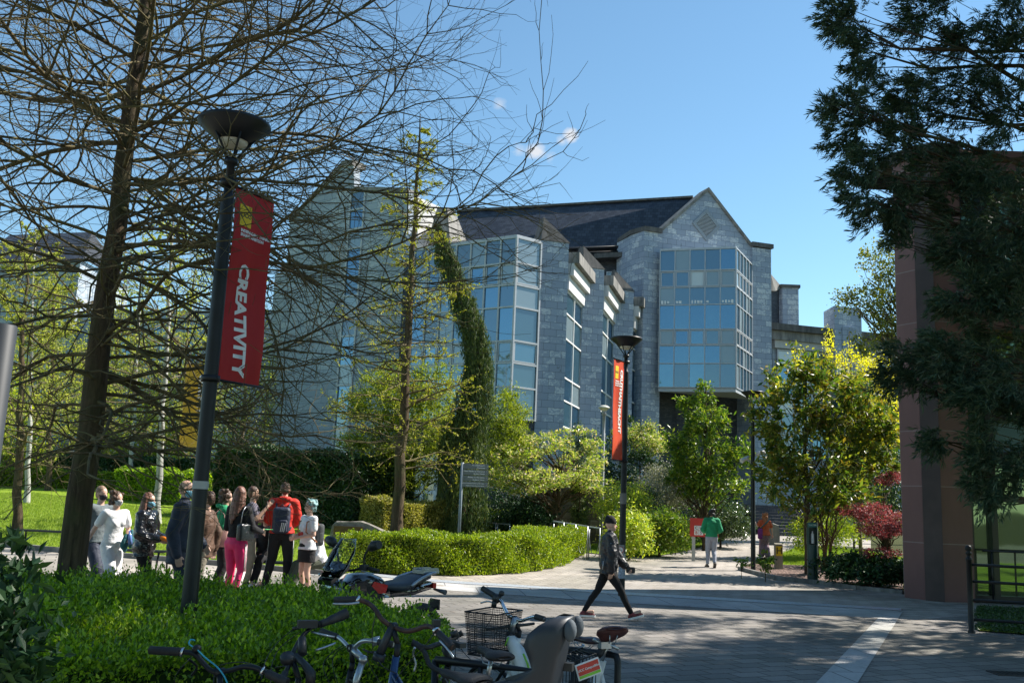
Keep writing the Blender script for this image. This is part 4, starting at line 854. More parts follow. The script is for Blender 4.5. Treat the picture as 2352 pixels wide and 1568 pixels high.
bare('bare_tree','tall bare tree with a thick brown trunk and tangled mossy twigs filling the left','tree',tuple(base),(base.x+.15,11.3,12.5),.160,148,6.4,71,M['bark'],z0=.17,ups=.12,twig=6,droop=-.014,wig=.17,thick=.25,prof=lambda h:(1 if h<.5 else (1-h)*1.9)**.6*(.52 if h<.24 else .66 if h<.32 else .84 if h<.42 else 1),azbias=(-.35,.22),tw_r=.0027,floor=1.8,xmax=.55,extra=[(.27,-.62,4.2),(.31,-.85,5.0),(.34,-.5,4.8),(.37,-.75,5.4),(.40,-.95,5.2),(.43,-.55,5.6),(.46,-.8,5.5),(.50,-.65,5.8),(.33,-1.05,4.6),(.36,-.35,5.2),(.45,-1.0,5.5)])
d=27; b=V(W(912,1222,d).x,d,0); b.z=T(b.x,d)
bare('larch_tree','slim larch with sparse yellow green buds standing inside the lime hedge ring','larch',tuple(b),tuple(W(965,262,d)),.165,78,2.9,72,M['bark'],z0=.16,ups=.12,twig=4,bud=LF['bud'],nbud=26000,budL=.05,droop=-.012,prof=lambda h:(1-h)**.9+.08,tw_r=.006)
b=V(W(885,1222,28).x,28,0); b.z=T(b.x,28)
# --- birches and background spring trees on the left
for i,(px,py,d_,tpx,tpy,rr_,lab) in enumerate([(38,1228,24,60,560,.11,'dark mossy tree trunk at the far left of the lawn'),(60,1165,34,80,520,.09,'pale birch beside the dark mossy trunk at far left'),(108,1135,42,130,560,.12,'small leafing tree on the lawn left of the big bare tree'),(363,1185,28,400,430,.10,'white barked birch standing behind the woman in the puffer jacket'),(300,1130,44,330,520,.10,'slender birch behind the couple in masks')]):
    p=W(px,py,d_); p.z=T(p.x,d_)-.02
    bare('birch_tree',lab,'birch',tuple(p),tuple(W(tpx,tpy,d_)),rr_,30,3.0,80+i,M['birch'] if i in (1,3,4) else M['bark'],z0=.2,ups=.5,twig=3,bud=LF['birch'],nbud=9000,budL=.08,droop=-.01,prof=lambda h:(1-h)**.7+.1,tw_r=.006,group=None)
for i,(px,py,d_,tpy,w_,lf,lab) in enumerate([(90,900,52,640,4.4,'birch','hazy yellow green spring tree on the far left behind the lawn'),(260,880,54,600,4.2,'birch','pale leafing tree behind the big bare trunk'),(420,900,55,500,3.6,'birch','tall thin leafed tree between the bare trunk and the near lamp post'),(10,1020,48,820,3.2,'lime','low bright leafing tree at the left edge beyond the lawn'),(330,1010,50,840,3.0,'lime','small bright leafing tree beyond the walkers'),(560,960,52,640,2.8,'birch','sparse pale tree in front of the long grey building')]):
    c=W(px,py,d_); gz=T(c.x,d_); tz=W(px,tpy,d_).z
    tree('spring_tree',lab,'tree',(c.x,c.y,gz),(c.x,c.y,tz-1),.14,[(c.x,c.y,c.z,w_*.62,2,(tz-c.z)*.72),(c.x-w_*.4,c.y,c.z-.8,w_*.45,1.5,(tz-c.z)*.5),(c.x+w_*.4,c.y+.5,c.z-.5,w_*.45,1.5,(tz-c.z)*.55),(c.x+.2,c.y,tz-(tz-c.z)*.35,w_*.3,1,(tz-c.z)*.35)],LF[lf],M['twig_pale'],100+i,nclump=420,per=14,cr=.5,L=.14,Wd=.09,lo=.15,nl=110,rl=.25)
# --- giant sequoia: trunk off to the right, drooping boughs
def sequoia():
    rg=np.random.default_rng(90); b=np.array([12.6,14.6,0.]); t=thing('giant_sequoia','huge dark conifer whose drooping boughs hang over the right of the picture','conifer',tuple(b)); tb=Tubes()
    s=np.linspace(0,1,14)[:,None]; tb.add(np.array([0,0,0])+np.array([0,0,21.])*s,.75*(1-s[:,0])**.8+.05,12)
    cl=[]
    vis=[(1935,40,90,12),(1990,120,90,12.4),(2100,60,120,12.8),(2240,60,130,13),(2330,120,110,12.6),(1910,250,60,12),(1960,280,90,12.3),(2060,230,110,12.8),(2180,210,120,13),(2300,260,110,12.5),(1955,380,70,12),(2040,350,95,12.3),(2130,350,90,13),(2250,400,110,12.6),(1960,450,50,12),(2010,470,60,12.2),(2080,470,70,12.4),(2170,480,90,12.6),(2290,520,110,12.2),(2170,590,50,12.3),(2220,600,90,12.2),(2320,640,90,12),(2150,560,40,12.3),
       (2190,690,80,11.8),(2290,750,90,11.8),(2150,680,40,12),(2230,810,80,11.6),(2150,790,60,11.8),(2060,820,50,11.9),(2160,850,70,11.6),(2320,870,80,11.4),(2090,880,40,11.8),(2030,860,28,11.9),(2250,920,60,11.3),(2340,960,60,11.2),(2225,890,45,11.6),(2270,1010,45,11.2),(2245,1050,34,11.2),(2225,1130,32,11.2),(2240,1095,34,11.2),(2300,1090,40,11),(2345,1050,40,11),(2040,560,30,12.3),(2110,1010,10,11.8),(2300,420,60,14.5)]
    for px,py,r,d in vis:
        c=np.array(W(px+(8 if py<540 else 40 if (px<2230 and not 770<py<910) else 14),py,d)); cl.append((c,r*.86/FPX*d,1))
    # crown beyond the frame
    for i in range(300):
        z=3+18*rg.random()**.8; a=rg.random()*6.283; rad=(8.2*(1-(z-2)/24)**.6)*(.55+.5*rg.random()); c=b+np.array([math.cos(a)*rad,math.sin(a)*rad,z])
        r_=Vector(c)-Vector((0,0,CAMZ)); loc=MC.transposed()@r_
        if loc.z<0:
            x=1176+FPX*loc.x/-loc.z; y=784-FPX*loc.y/-loc.z
            if x<2560 and y>-220: continue
        elif math.hypot(c[0],c[1])<4: continue
        cl.append((c,.6+.4*rg.random(),0))
    V_=[];A_=[];S_=[]
    for c,r,vis_ in cl:
        ns=max(3,int((12 if vis_ else 7)*(r/.5)**1.3)); sc=rdir(ns,rg)*(rg.random((ns,1))**.4)*np.array([r,r,r*.85]); m=ns*(30 if vis_ else 12)
        o=np.repeat(nrmz(sc),m//ns,0)*.6+rdir(m,rg)*.4; p=c+np.repeat(sc,m//ns,0)+rg.normal(0,.078 if vis_ else .16,(m,3))
        hd=nrmz((c-np.array([b[0],b[1],c[2]]))[None])[0]
        ax=o*.8+hd*.7+rg.normal(0,.25,(m,3)); ax[:,2]-=.15+.35*rg.random(m)
        V_.append(p);A_.append(nrmz(ax)); S_.append(np.full(m,1.0 if vis_ else 2.1))
        h0=b+np.array([0,0,min(c[2]+1.0+rg.random()*1.8,20)]); n=9; s=np.linspace(0,1,n)[:,None]; q=h0+(c-h0)*s; q[:,2]-=np.sin(s[:,0]*np.pi)*.9; q[1:-1]+=rg.normal(0,.10,(n-2,3)); L_=np.linalg.norm(c-h0)
        tb.add(q-b,.055*(1-s[:,0])**.7+.007,5)
        for _ in range(6 if vis_ else 2):
            e=c+rdir(1,rg)[0]*r*.9; f=q[-2-int(rg.random()*2)]; mid=(e+f)/2+rg.normal(0,.06,3); tb.add(np.array([f,mid,e])-b,[.016,.010,.003],3)
    P_=np.concatenate(V_);A=np.concatenate(A_); S=np.concatenate(S_)
    # each sprig: 9 thin drooping blades fanning round its axis
    K=10; n=len(P_); c=np.repeat(P_,K,0); a=np.repeat(A,K,0); s_=np.repeat(S,K); ax=a+rg.normal(0,.33,(n*K,3)); ax=nrmz(ax); L=(.07+.08*rg.random(n*K))*s_
    cc=c+ax*L[:,None]*.5+a*(rg.random((n*K,1))*.12); v,q=leafquads(cc,ax,rg.normal(0,1,(n*K,3)),L,.0135*s_*(.8+.6*rg.random(n*K)))
    fast_mesh('crown',v-b,q,LF['sequoia'],t); tb.build('trunk',M['bark'],t)
sequoia()
for i,(x_,y_,r_) in enumerate(((-11,-9,4.6),(1,-11,5.0),(12,-6,4.2),(20,2,4.0))):  # unseen trees added out of view to cut the sky light on the plaza
    tree('sky_blocking_tree',('unseen leafy tree added to block sky light far left behind the viewpoint','unseen leafy tree added to block sky light directly behind the viewpoint','unseen leafy tree added to block sky light right of the viewpoint','unseen leafy tree added to block sky light at the far right beside the conifer')[i],'tree',(x_,y_,0),(x_,y_,9),.3,[(x_,y_,8.5,r_,r_*.9,4.2),(x_+1.5,y_+.5,6.5,r_*.6,r_*.6,2.5),(x_-2,y_,7,r_*.6,r_*.6,2.8)],LF['olive'],M['bark'],140+i,nclump=260,per=16,cr=.9,L=.5,Wd=.32,lo=.3,nl=30)
# --- grass blades at lawn edges and meadow texture
def blades(poly,n,L,seed,name='grass'):
    rg=np.random.default_rng(seed); P=np.array(poly); lo,hi=P.min(0),P.max(0); x=lo+(hi-lo)*rg.random((n*3,2)); c=np.zeros(len(x),bool); j=len(P)-1
    for k in range(len(P)):
        a,b_=P[k],P[j]; c^=((a[1]>x[:,1])!=(b_[1]>x[:,1]))&(x[:,0]<(b_[0]-a[0])*(x[:,1]-a[1])/(b_[1]-a[1]+1e-12)+a[0]); j=k
    x=x[c][:n]; z=np.array([T(*p) for p in x])+.03+L*.4; p=np.column_stack([x,z]); m=len(p); ax=rg.normal(0,.35,(m,3)); ax[:,2]=1
    v,q=leafquads(p,ax,rg.normal(0,1,(m,3)),L*(.6+.8*rg.random(m)),.012+.004*rg.random(m)); o=fast_mesh(name,v,q,LF['grass']); tag(o,'short sunlit grass covering the lawns','grass',kind='stuff')
blades(kerb[1:]+[xy(G(790,1250)),xy(G(480,1185)),(-20,40),(-30,30)],90000,.07,95)
blades([xy(G(*p)) for p in ((1344,1269),(1419,1278),(1506,1278),(1569,1267),(1619,1253),(1662,1241),(1640,1225),(1500,1230),(1345,1240))],14000,.07,96)
blades([xy(G(*p)) for p in ((1740,1296),(1850,1300),(1960,1318),(2074,1335),(2120,1290),(1960,1262),(1845,1254),(1800,1270))],14000,.08,97)
TMP=bpy.data.collections.new('scratch'); scene.collection.children.link(TMP)
VL=scene.view_layers[0]; VL.layer_collection.children['place'].exclude=True      # keeps the many small mesh evaluations fast
# ================================================================ OBJECTS
BLK=simple('black_metal',(.008,.009,.011),.42,var=.3,spec=.35,scale=9,bump=.05)
BLKP=simple('black_plastic',(.018,.019,.021),.5,var=.2,bump=.1)
GREYP=simple('charcoal_plastic',(.019,.024,.032),.45,var=.12,bump=.06)
STEEL=simple('brushed_steel',(.42,.44,.46),.32,.85,var=.15,scale=20)
CHROME=simple('chrome',(.62,.63,.65),.14,1.0,var=.06)
RED=simple('red_fabric',(.55,.035,.02),.7,var=.2,scale=4,bump=.15)
WHITE=simple('white_paint',(.78,.78,.76),.5,var=.05)
LENS=simple('lamp_lens',(.62,.60,.50),.25)
GREENM=simple('dark_green_metal',(.012,.045,.045),.35,var=.15)
YEL=simple('yellow_plate',(.75,.52,.01),.5,var=.08)
def textmesh(s,size,bold=.0,align='CENTER'):
    cu=bpy.data.curves.new('t','FONT'); cu.body=s; cu.size=size; cu.offset=bold; cu.align_x=align; cu.align_y='CENTER'; cu.resolution_u=2; cu.fill_mode='FRONT'
    o=bpy.data.objects.new('t',cu); TMP.objects.link(o); VL.update(); dg=bpy.context.evaluated_depsgraph_get()
    me=bpy.data.meshes.new_from_object(o.evaluated_get(dg)); bpy.data.objects.remove(o); bpy.data.curves.remove(cu); return me
def put_text(s,size,fn,mat,parent,name='lettering',bold=0.,align='CENTER'):
    me=textmesh(s,size,bold,align)
    for v in me.vertices: v.co=fn(v.co.x,v.co.y)
    me.materials.clear(); return link(name,me,parent,mat)
def face_frame(o,xd,yd,n,lift=.004):
    o=Vector(o);xd=Vector(xd);yd=Vector(yd);n=Vector(n); return lambda x,y:o+xd*x+yd*y+n*lift
def lamp(name,label,base,H,sc=1.0,group='funnel headed lamp posts'):
    t=thing(name,label,'lamp post',tuple(base),0,group); r=.068*sc
    m=MB(); m.lathe([(r*1.02,0),(r*1.02,1.25),(r*.98,1.27),(r*.9,H-.75),(r*.9,H-.72),(r*.62,H-.70),(r*.55,H-.42),(r*.95,H-.41),(r*.95,H-.36),(.001,H-.35)],k=20); m.build('pole',BLK,t)
    m=MB(); m.lathe([(.001,H+.03),(.2*sc,H+.022),(.335*sc,H),(.34*sc,H-.03),(.155*sc,H-.185),(.15*sc,H-.19)],k=36); m.lathe([(.30*sc,H-.02),(.13*sc,H-.17),(.001,H-.17)],k=36,mi=0); hd=m.build('lamp_head',BLK,t)
    m=MB(); m.lathe([(.14*sc,H-.186),(.13*sc,H-.22),(.06,H-.245),(.001,H-.25)],k=24); m.build('lens',LENS,hd)
    m=MB()
    for k in range(5):
        a=k*1.2566+.3; m.tube([(math.cos(a)*.2*sc,math.sin(a)*.2*sc,H-.14),(math.cos(a)*.03,math.sin(a)*.03,H-.37)],.011*sc,6)
    m.build('strut',BLK,t); return t
def banner(name,label,lampo,base,H,z1,h,vec,cloth,word,small,wsize,left,amp=.03,tcol=WHITE,skew=0.0):
    """cloth banner hung between two arms; vec = horizontal vector from the pole outwards"""
    b=Vector(base); v=Vector((vec[0],vec[1],0)); wd=v.length; vd=v/wd; n=Vector((vd.y,-vd.x,0))
    if n.dot(-b)<0: n=-n
    t=thing(name,label,'banner',tuple(b+V(0,0,z1-h/2)),0); o=b
    fl=-1 if (MC.transposed()@vd).x<0 else 1     # u runs left to right in the viewer's eyes
    def S(u,w,lift=0):                      # u in 0..1 from the left as seen, w in 0..1 from top
        uu=u if fl>0 else 1-u
        p=o+vd*(.09+uu*wd); p.z+=z1-w*h; sag=amp*math.sin(w*3.14)*(.6*math.sin(uu*5+w*4)+.6*math.sin(w*7+1)); p+=n*(sag+lift); p-=vd*skew*math.sin(w*3.14)*(1-uu)*wd
        return p-V(*t.location)
    m=MB(); nu,nw=10,44; vs=[S(i/nu,j/nw) for j in range(nw+1) for i in range(nu+1)]; fs=[(j*(nu+1)+i,j*(nu+1)+i+1,(j+1)*(nu+1)+i+1,(j+1)*(nu+1)+i) for j in range(nw) for i in range(nu)]
    m.raw(vs,fs,0,True); vs=[S(i/nu,j/nw,-.005) for j in range(nw+1) for i in range(nu+1)]; m.raw(vs,[f[::-1] for f in fs],0,True); m.build('cloth',cloth,t)
    for z in (z1+.012,z1-h-.012):
        m=MB(); a=o+vd*.04+V(0,0,z)-t.location; m.tube([a,a+vd*(wd+.1)],.013,8)
        m.tube([o+V(0,0,z-.03)-t.location+V(0,0,0),o+V(0,0,z+.03)-t.location],.085,12); m.build('arm',BLK,t)
    asp=h/wd
    if left: m=MB(); (ua,wa),(ub,_),(_,wb),_=left; m.raw([S(lerp(ua,ub,i/6),lerp(wa,wb,j/8),.004) for j in range(9) for i in range(7)],[(j*7+i,j*7+i+1,j*7+i+8,j*7+i+7) for j in range(8) for i in range(6)]); e=m.build('yellow_panel',YEL,t); cx=(left[0][0]+left[1][0])/2; cw=(left[0][1]+left[2][1])/2; put_text('UCC',.12*wd,lambda x,y:S(cx+x/wd,cw-y/h,.007),BLKP,e,bold=.002)
    for i,l in enumerate(small): put_text(l,.075*wd,lambda x,y,i=i:S(.16+x/wd,left[2][1]+.025+i*.022-y/h,.007),tcol,t,align='LEFT',bold=.002)
    if word:
        for (wtx,u0,w0,sz) in word: put_text(wtx,sz,lambda x,y,u0=u0,w0=w0:S(u0+y/wd,w0+x/h,.007),tcol,t,align='LEFT',bold=.008,name='lettering')
    return t
def clothm(name,a,b):
    m=NM(name); n=m.noise(1.2,4,m.objc((3,3,.5)),.6); m.set(m.ramp(n,[(.3,a),(.7,b)]),.55); tr=m.n('ShaderNodeBsdfTranslucent'); tr.inputs[0].default_value=(*b,1); mx=m.n('ShaderNodeMixShader'); mx.inputs[0].default_value=.3; m.l(m.b.outputs[0],mx.inputs[1]); m.l(tr.outputs[0],mx.inputs[2]); m.l(mx.outputs[0],m.N['Material Output'].inputs['Surface']); return m.m
CB=clothm('crimson_banner_cloth',(.42,.015,.02),(.60,.03,.03)); CO=clothm('orange_red_banner_cloth',(.62,.05,.025),(.75,.12,.03)); CY=clothm('yellow_banner_cloth',(.72,.45,.03),(.85,.60,.08))
# near lamp
b=W(443,1300,8.4); base=V(b.x,8.4,0); H=W(530,283,8.4).z-.0
near=lamp('lamp_post','tall black lamp post close to the camera, rising from the foreground hedge',base,H,1.0)
m=MB(); m.tube([(0,0,W(455,1122,8.4).z),(0,0,W(455,1104,8.4).z)],.0705,20,cap=False); m.build('sticker',M['conc_pale'],near)
banner('banner','large crimson banner on the near lamp post behind the bare branches',near,base,H,W(545,425,8.4).z,W(545,425,8.4).z-W(520,868,8.4).z,(.25,.46),CB,[('CREATIVITY',.42,.38,.20)],['INDEPENDENT THINKING','SHARED AMBITION'],.2,[(.12,.075),(.42,.075),(.42,.19),(.12,.19)],.04)
g=G(1427,1368); H2=W(1431,776,g.y).z
mid=lamp('lamp_post','black lamp post with stickers standing behind the walking woman',g,H2)
banner('banner','slim orange red banner reading CRUTHAITHEACHT on the middle lamp post',mid,g,H2,W(1427,833,g.y).z,W(1427,833,g.y).z-W(1427,1057,g.y).z,(-.26,-.42),CO,[('CRUTHAITHEACHT',.73,.09,.150)],['TRADISIUN','NEAMHSPLEACH','CRUTHAITHEACH'],.1,[(.15,.06),(.44,.06),(.44,.19),(.15,.19)],.02,skew=-.12)
m=MB(); zz_=W(1427,1270,g.y).z; m.tube([(0,0,zz_),(0,0,zz_-.22)],.0715,20,cap=False); m.tube([(0,0,zz_-.27),(0,0,zz_-.5)],.0712,20,cap=False,mi=1); m.tube([(0,0,zz_+1.0),(0,0,zz_+1.22)],.0705,20,cap=False,mi=2); m.build('sticker',[M['conc_pale'],simple('sticker_grey',(.28,.32,.38),.6,var=.5,scale=30),M['conc']],mid)
ns=thing('no_smoking_sign','small square no smoking sign on the middle lamp post','sign',tuple(W(1425,1262,g.y-.12)))
m=MB(); m.box((0,0,0),(.16,.012,.20)); m.build('plate',simple('sign_grey',(.24,.23,.23),.5),ns)
m=MB(); k=28
ring=[(math.cos(a*6.2832/k),math.sin(a*6.2832/k)) for a in range(k)]
m.raw([(x*.068,-.009,y*.068) for x,y in ring],[list(range(k))]); 
m.raw([(x*r,-.011,y*r) for r in (.068,.056) for x,y in ring],[(i,(i+1)%k,k+(i+1)%k,k+i) for i in range(k)],1); m.bar((-.042,-.012,.042),(.042,-.012,-.042),.010,.003,1); m.bar((-.038,-.0105,-.004),(.038,-.0105,-.004),.012,.002,2); m.build('symbol',[WHITE,RED,BLKP],ns)
g3=G(1730,1310); lamp3=lamp('lamp_post','black lamp post with two cameras between the magnolias',g3,W(1734,905,g3.y).z)
for sgn,lab,px,py in ((-1,'grey floodlight camera pointing left on the far lamp post',1712,1053),(1,'white bullet camera on the right side of the far lamp post',1746,1040)):
    p=W(px,py,g3.y-.05); t=thing('security_camera',lab,'camera',tuple(p)); m=MB(); a=V(0,0,0); d_=V(sgn*.22,-.1,.05 if sgn>0 else -.12); m.tube([a-d_*.5,a+d_*.6],[.045,.075] if sgn<0 else [.055,.06],12); m.build('housing',simple('camera_grey',(.5,.5,.5),.4),t)
    m=MB(); m.tube([a,V(g3.x-p.x-sgn*0.02,.05,-.08)],.018,8); m.tube([a+V(0,0,-.02),V(g3.x-p.x,.05,-.13)],.014,8); m.build('bracket',simple('camera_grey',(.5,.5,.5),.4),t)
# lamp hidden behind near post, carries the yellow banner
d_=21; b=W(470,1290,d_); base=V(W(466,1150,d_).x,d_,0); base.z=T(base.x,d_); H4=W(500,790,d_).z-base.z
l4=lamp('lamp_post','farther black lamp post hidden behind the tangle of branches',base,H4)
zt=W(440,838,d_).z-base.z; banner('banner','yellow banner glimpsed through the bare branches at left',l4,base,H4,zt,zt-(W(440,1028,d_).z-base.z),(-.52,-.12),CY,[('CREATIVITY',.66,.12,.16)],[],.1,None,.02)
# mushroom lamp
b=W(1383,1120,34); base=V(b.x,34,T(b.x,34)); t=thing('garden_lamp','slender grey lamp with a cream mushroom cap behind the orange red banner','lamp post',tuple(base)); h_=W(1383,932,34).z-base.z
m=MB(); m.lathe([(.07,0),(.065,h_-1.0),(.05,h_-.98),(.05,h_-.35),(.10,h_-.33),(.07,h_-.25),(.10,h_-.20),(.001,h_-.19)],k=14); m.build('pole',simple('grey_pole',(.30,.31,.32),.4),t)
m=MB(); m.lathe([(.001,h_+.04),(.12,h_+.02),(.22,h_-.05),(.225,h_-.07),(.20,h_-.08),(.10,h_-.17),(.08,h_-.20)],k=24); m.build('lamp_head',LENS,t)
# steel pole at the left edge
b=W(6,746,3.0); t=thing('steel_post','brushed steel post cut by the left edge of the picture','post',(b.x,3.0,0)); zt=W(12,746,3.0).z
m=MB(); m.lathe([(.045,0),(.045,zt-.004),(.041,zt),(.001,zt)],k=28); m.build('pole',simple('dull_grey_steel',(.028,.033,.04),.55,.0,var=.1,spec=.3),t)
# fence at right
a=G(2232,1453); t=thing('fence','black tubular fence with a ball topped post in front of the glass shopfront','fence',tuple(a))
m=MB(); m.lathe([(.06,0),(.06,.03),(.045,.05),(.045,1.16),(.052,1.17),(.052,1.21),(.036,1.22),(.036,1.26),(.05,1.275),(.05,1.30),(.028,1.31),(.05,1.335),(.056,1.37),(.045,1.405),(.001,1.42)],k=16); m.build('post',BLK,t)
dr=V(1,-.22,0).normalized()
for z in (1.10,.83,.53,.22): m=MB(); m.tube([V(0,0,z),dr*3.4+V(0,0,z)],.024,8); m.build('rail',BLK,t)
m=MB(); m.lathe([(.05,0),(.045,1.2),(.05,1.35),(.001,1.42)],c=dr*3.4,k=12); m.build('post',BLK,t)
drape('lawn',[xy(G(2243,1398)),xy(G(2500,1400)),(30,17.5),(30,6),(13,8),xy(G(2500,1500)),xy(G(2352,1458)),xy(G(2248,1450))],.03,M['lawn'])
LEF=[xy(G(2243,1398)),xy(G(2500,1410)),xy(G(2500,1480)),xy(G(2352,1458)),xy(G(2248,1450))]
hedge('low_groundcover','patch of low weeds and grass behind the black fence',LEF,.0,.07,LF['ivy'],9000,.05,.03,130,sprig=.06,cat='ground cover',top_wave=.01)
# litter of leaves / weeds in joints
def specks():
    rg=np.random.default_rng(5); n=260; p=np.column_stack([rg.uniform(-2,9,n),rg.uniform(9,26,n),np.zeros(n)]); p[:,2]=[T(a,b)+.014 for a,b,_ in p]; ax=rg.normal(0,1,(n,3)); ax[:,2]*=.1; v,q=leafquads(p,ax,np.tile([0,0,1.],(n,1)),.03+.03*rg.random(n),.018); o=fast_mesh('fallen_leaves',v,q,leafm('dry_leaf',[(.10,.05,.03),(.30,.2,.1),(.45,.42,.36)],.7,.1)); tag(o,'scattered dry leaves and litter on the paving','litter',kind='stuff')
specks()
a=G(2325,1548); t=thing('drain_cover','small dark iron drain cover set in the paving at the lower right','drain cover',(a.x,a.y,.012)); m=MB(); m.box((0,0,0),(.5,.3,.012)); o=m.build('frame',simple('cast_iron',(.05,.045,.045),.6,.3),t)
for k in range(7): m=MB(); m.box((-.2+k*.067,0,.008),(.03,.24,.006)); m.build('slot',BLK,t)
# finger signpost
d_=24.6; b=W(1054,1228,d_); base=V(b.x,d_,T(b.x,d_)); t=thing('finger_signpost','grey finger signpost with four stacked direction panels pointing right','sign',tuple(base)); zt=W(1075,1062,d_).z-base.z
m=MB(); m.tube([(0,0,0),(0,0,zt)],.04,14); m.build('post',simple('blue_grey_paint',(.16,.20,.23),.4),t)
txt=[('An tSéiplíneacht','Chaplaincy'),('Ionad Sláinte na Mac Léinn','Student Health'),('Aontas na Mac Léinn','Students\' Union'),('Seomra Coiteann Aontas na Mac Léinn','Students\' Union Common Room')]
for i,(u,l) in enumerate(txt):
    zc=zt-.09-i*.156; f=thing('x','x','x') if False else None
    m=MB(); m.box((.36,-.01,zc),(.66,.03,.138)); pn=m.build('panel',simple('sign_panel_grey',(.15,.17,.17),.4,var=.06),t)
    for s_,z_,sz in ((u,.028,.052 if i!=3 else .038),(l,-.035,.048 if i!=3 else .036)): put_text(s_,sz,face_frame((.60,-.026,zc+z_),(1,0,0),(0,0,1),(0,-1,0)),WHITE,pn,align='RIGHT',bold=.001)
    m=MB(); m.bar((.64,-.030,zc+.045),(.668,-.030,zc),.008,.003); m.bar((.668,-.030,zc),(.64,-.030,zc-.045),.008,.003); m.build('arrow',WHITE,pn)
# boulder
def rock(name,label,pts_px,d,th,mat,seed,cat='boulder',plaque=None):
    P=[W(x,y,d) for x,y in pts_px]; gz=min(T(p.x,d) for p in P)-.1; base=V(sum(p.x for p in P)/len(P),d,gz); t=thing(name,label,cat,tuple(base)); rg=random.Random(seed)
    m=MB(); n=len(P); rows=[]
    for k,(yy,sc) in enumerate(((0,.985),(.05,1),(th*.5,1.0),(th-.08,.98),(th,.93))):
        rows.append([V((p.x-base.x)*sc+rg.uniform(-.015,.015),yy,(p.z-gz)*sc+rg.uniform(-.015,.015)) for p in P]+[V((p.x-base.x)*sc,yy,0) for p in (P[-1],P[0])])
    N_=len(rows[0]); vs=[v for r in rows for v in r]; fs=[[k*N_+i,(k+1)*N_+i,(k+1)*N_+(i+1)%N_,k*N_+(i+1)%N_] for k in range(4) for i in range(N_)]; m.raw(vs,fs); m.raw(rows[0],[list(range(N_))[::-1]]); m.raw(rows[-1],[list(range(N_))])
    m.build('rock',mat,t)
    return t
ROCK=conc('lichen_rock',(.09,.08,.07),(.34,.31,.26),4,False)
rk=rock('boulder','long low lichen covered boulder with a plaque behind the lime hedge',[(758,1226),(762,1205),(772,1196),(800,1197),(830,1196),(848,1203),(870,1214),(892,1224),(896,1236)],24.5,.5,ROCK,3)
m=MB(); a=W(800,1218,24.4)-rk.location; m.box(a,(.75,.05,.22)); m.build('plaque',simple('bronze_plaque',(.12,.075,.035),.4,.6),rk)
rock('boulder','pale boulder at the foot of the steps beside the dark laurel',[(1764,1222),(1768,1208),(1776,1201),(1788,1206),(1791,1222)],38,.6,M['conc'],4)
# rubble wall, railings
rub=stone_mat('rubble_stone',.42,.24,(.11,.09,.07),(.26,.22,.17),(.36,.33,.28),(.04,.035,.03),(.07,.06,.05),.4,1.0)
t=thing('stone_wall','brown rubble stone wall behind the cherry trunk','wall',tuple(W(1265,1200,34)))
a=W(1215,1118,34);b=W(1410,1130,34.5); m=MB(); m.prism([xy(a),xy(b),off(b,(0,1),.4),off(a,(0,1),.4)],.2,[a.z,b.z,b.z,a.z]); o=m.build('wall',rub,t); o.location=-V(*t.location)
m=MB(); m.prism([off(a,(0,-1),.06),off(b,(0,-1),.06),off(b,(0,1),.46),off(a,(0,1),.46)],[a.z+.003,b.z+.003,b.z+.003,a.z+.003],[a.z+.1,b.z+.1,b.z+.1,a.z+.1],bottom=True); o=m.build('coping',M['conc'],t); o.location=-V(*t.location)
GALV=simple('galvanised_steel',(.33,.35,.36),.4,.7,var=.2)
def railing(label,p0,p1,d0,d1,n,h=.95):
    a=W(*p0,d0); b=W(*p1,d1); t=thing('railing',label,'railing',(a.x,a.y,T(a.x,a.y)),0,'curved steel garden railings'); m=MB()
    for i in range(n):
        s=a.lerp(b,i/n)-t.location; e=a.lerp(b,(i+.86)/n)-t.location; gz=0
        m.tube([V(s.x,s.y,-.05),V(s.x,s.y,s.z)],.02,6); m.tube([V(e.x,e.y,-.05),V(e.x,e.y,e.z)],.02,6); m.bar(s,e,.09,.03)
        mid_=(s+e)/2; w_=(e-s)*.5
        for sg in (-1,1): m.tube([mid_+w_*sg*(math.cos(q/6*1.57)) + V(0,0,-.1-.75*math.sin(q/6*1.57)) for q in range(7)],.011,5)
    m.build('frame',GALV,t)
railing('steel railing with curved hoops right of the lime hedge ring',(1272,1196),(1382,1213),29.5,28.5,4)
railing('short steel railing just right of the weeping conifer',(1112,1199),(1175,1204),31,30.5,2)
# steps
t=thing('garden_steps','dark stone steps climbing behind the woman in orange','steps',tuple(W(1815,1225,45)))
m=MB(); a=W(1755,1224,44); b=W(1900,1224,44); gz=T(a.x,44)
for i in range(9): m.prism([(a.x,44+i*.38),(b.x,44+i*.38),(b.x,48),(a.x,48)],gz-.1+i*.15+.003*i,gz+.02+(i+1)*.15,mtop=1)
o=m.build('tread',[M['brick'],M['conc']],t); o.location=-V(*t.location)
m=MB()
for xx in (W(1830,1200,44).x,W(1842,1200,44).x):
    m.tube([(xx,44,gz),(xx,44,gz+1.1),(xx,47.4,gz+2.3),(xx,47.4,gz+1.2)],.03,6)
o=m.build('handrail',BLK,t); o.location=-V(*t.location)
